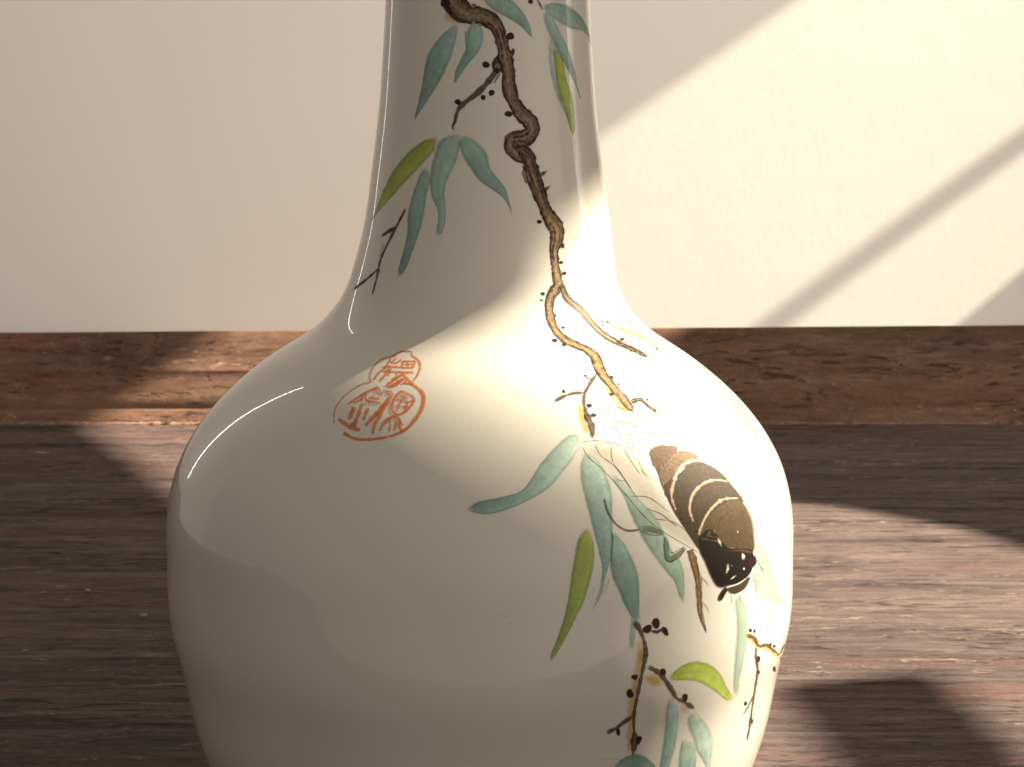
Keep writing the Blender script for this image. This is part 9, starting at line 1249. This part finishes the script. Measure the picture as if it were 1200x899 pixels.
["L",[-2823,12619,-9,-38,-40,-31,-25,-37,5,-41,11,-41,3,-38],[-2721,12597,-42,-31,-9,-36,-9,-35,-12,-35,-4,-38,3,-38],61,61,0.93,"seal",2.7],
["L",[-2592,12576,1,-40,-12,-38,8,-40,-10,-38,9,-41],[-2481,12562,-6,-38,6,-41,-15,-37,3,-40,-17,-38],61,61,0.93,"seal",3.1],
["L",[-3000,12468,92,-2,91,-2,90,-3,92,-6,88,1,88,0],[-3018,12497,91,-1,91,-1,90,0,88,3,92,-6,90,-2],61,61,0.93,"seal",2.3],
["L",[-2939,12687,99,-32,100,-29,104,-24],[-2908,12712,109,-24,104,-26,95,-31],61,61,0.93,"seal",2.7],
["L",[-2850,12365,-65,-15,-57,-18,-40,-24,-76,-6,-60,-22,-57,-27,-25,-35,-18,-34,-6,-34,-6,-34,-13,-32,-9,-33],[-2752,12315,-50,-22,-56,-19,-74,-12,-53,-22,-60,-10,-38,-18,-32,-22,-18,-29,-19,-30,-17,-32,-9,-33,-17,-32],61,61,0.93,"seal",3.7],
["L",[-2934,12262,91,-8,82,-11,53,-4,15,-19,4,-31,37,-43,35,-50,87,-37,68,-32],[-2949,12306,89,-2,94,2,124,-22,91,-50,35,-48,-5,-36,31,-26,38,-27,69,-26],61,61,0.93,"seal",4.4],
["L",[-3064,12239,30,-39,34,-39,13,-38,10,-39,23,-39],[-2939,12237,12,-38,7,-39,26,-39,28,-38,13,-39],61,61,0.93,"seal",3.3],
["L",[-2820,12228,17,-41,-10,-39,19,-41,7,-41],[-2707,12219,-5,-40,20,-41,-9,-40,1,-40],61,61,0.93,"seal",3.2],
["L",[-3075,12157,56,48,39,53],[-3147,12177,41,52,57,47],61,61,0.93,"seal",2.4],
["L",[-2780,12263,86,-42,96,-35,88,-39],[-2744,12282,104,-32,89,-39,93,-36],61,61,0.93,"seal",2.6]]]]]]

rp = np.random.RandomState(5)
LAYER = [0, 0]
def undelta(L):
    a = np.array(L, float).reshape(-1, 2)
    return np.cumsum(a, 0) * (1e-4, 1e-5) - (math.pi / 2, 0)
CR_SOFT = {'leaf': (1.0, .75), 'wash': (.0, 4.), 'ink': (.0, .6), 'bark': (.55, .5), 'fur': (.55, .35), 'fill': (.35, .4), 'seal': (.15, .5)}
def paint_object(name, patches, parent, label=None):
    V, N, C, F, MI = [], [], [], [], []
    for P in patches:
        kind = P[0]; c1 = np.array(PAINT_COLOURS[P[3]]); c2 = np.array(PAINT_COLOURS[P[4]]); al, st, wpx = P[5], P[6], P[7]
        LAYER[1] += 1
        off = .00002 + .00000015 * LAYER[0] + .00000035 * LAYER[1]
        base = sum(len(v) for v in V)
        soft_px = {'leaf': 1.3, 'wash': wpx * .42, 'ink': .8, 'bark': .9, 'fur': .9, 'fill': .8, 'seal': .8}[st]
        sv = min(.45, soft_px / max(wpx, 1.))
        if kind == 'L':
            l, r = undelta(P[1]), undelta(P[2]); n = len(l)
            if st in ('leaf', 'wash', 'bark') and wpx > 5: vv = np.array(sorted(set([0, sv * .5, sv, min(.49, sv + .12), .35, .5, .65, max(.51, 1 - sv - .12), 1 - sv, 1 - sv * .5, 1])))
            else: vv = np.array([0, sv * .6, .5, 1 - sv * .6, 1])
            K = len(vv)
            q = l[:, None] * (1 - vv)[None, :, None] + r[:, None] * vv[None, :, None]
            u = np.linspace(0, 1, n)[:, None] * np.ones(K)
            e = np.minimum(vv, 1 - vv)[None] * np.ones((n, 1))
            a = np.clip(e / max(sv, 1e-3), 0, 1)
            if st == 'wash': a = a * a * (3 - 2 * a)
            endl = min(.3, soft_px / max(n * 3.5, 1.))
            if st in ('wash', 'ink', 'leaf'): a = a * np.clip(np.minimum(u, 1 - u) / (endl if st != 'leaf' else .07) + (.15 if st == 'ink' else 0), 0, 1)
            wob = np.interp(np.linspace(0, 1, n), np.linspace(0, 1, 7), rp.randn(7))[:, None]
            cc = c1[None, None] * (1 - u[..., None]) + c2[None, None] * u[..., None]
            if st == 'leaf':
                # pigment pools toward one side and the margins
                pool = .80 + .28 * np.clip((vv[None] - .15) * 1.2, 0, 1) + .06 * wob
                rim = 1 - .30 * np.exp(-((e - sv) / .05) ** 2)
                cc = cc * (pool * rim)[..., None]
                a = a * (.86 + .14 * np.clip(1.3 - 2 * e, 0, 1))
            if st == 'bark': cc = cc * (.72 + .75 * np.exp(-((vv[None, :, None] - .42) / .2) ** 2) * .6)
            q = q.reshape(-1, 2); a = (a * al).reshape(-1); cc = cc.reshape(-1, 3)
            i, k = np.meshgrid(np.arange(n - 1), np.arange(K - 1), indexing='ij')
            A = base + i * K + k
            fs = np.stack([A, A + K, A + K + 1, A + 1], -1).reshape(-1, 4)
        else:
            p = undelta(P[1]); m = np.array(P[2], float) * (1e-4, 1e-5) - (math.pi / 2, 0); n = len(p)
            rr = np.array(sorted(set([.0, .35, .7, max(.05, 1 - 2 * sv), max(.5, 1 - sv), 1.0]))) if st != 'wash' else np.array([0, .25, .5, .75, 1.])
            K = len(rr)
            q = m[None, None] + (p - m)[None] * rr[:, None, None]
            a = np.clip((1 - rr) / max(2 * sv, .02), 0, 1)
            if st == 'wash': a = (1 - rr) ** .8
            a = a[:, None] * np.ones((1, n)) * al
            cc = (c1[None, None] * np.ones((K, n, 1)))
            if st == 'fur': cc = cc * (.85 + .35 * (q[..., 1] - q[..., 1].min()) / max(1e-9, np.ptp(q[..., 1])))[..., None]
            q = q.reshape(-1, 2); a = a.reshape(-1); cc = cc.reshape(-1, 3)
            i, k = np.meshgrid(np.arange(K - 1), np.arange(n), indexing='ij')
            A = base + i * n + k; B = base + i * n + (k + 1) % n
            fs = np.stack([A, B, B + n, A + n], -1).reshape(-1, 4)
        pos, nor = surf(q[:, 0], q[:, 1], off)
        fv = pos[fs - base]
        fn = np.cross(fv[:, 2] - fv[:, 0], fv[:, 3] - fv[:, 1])
        flip = (fn * nor[fs[:, 0] - base]).sum(1) < 0
        fs[flip] = fs[flip][:, ::-1]
        V.append(pos); N.append(nor); C.append(np.column_stack([cc, a])); F.append(fs); MI += [PK.index(st)] * len(fs)
    if not V:
        o = bpy.data.objects.new(name, None); col.objects.link(o); o.parent = parent
    else:
        V = np.vstack(V); N = np.vstack(N); C = np.vstack(C); F = np.vstack(F)
        me = bpy.data.meshes.new(name)
        # quads whose ring has collapsed at a centre are harmless slivers
        me.from_pydata(V.tolist(), [], F.tolist()); me.update()
        used = sorted(set(MI))
        for u_ in used: me.materials.append(MP[PK[u_]])
        me.polygons.foreach_set('material_index', [used.index(v) for v in MI])
        me.polygons.foreach_set('use_smooth', [True] * len(me.polygons))
        at = me.attributes.new('pigment', 'FLOAT_COLOR', 'POINT')
        at.data.foreach_set('color', C.astype(np.float32).ravel())
        me.normals_split_custom_set_from_vertices(N.tolist())
        o = bpy.data.objects.new(name, me); col.objects.link(o); o.parent = parent
    if label: o['label'] = label
    return o
for name, label, patches, subs in ARTWORK:
    LAYER[0] += 1; LAYER[1] = 0
    o = paint_object(name, patches, vase, label)
    for sn, sp in subs:
        paint_object(sn, sp, o)
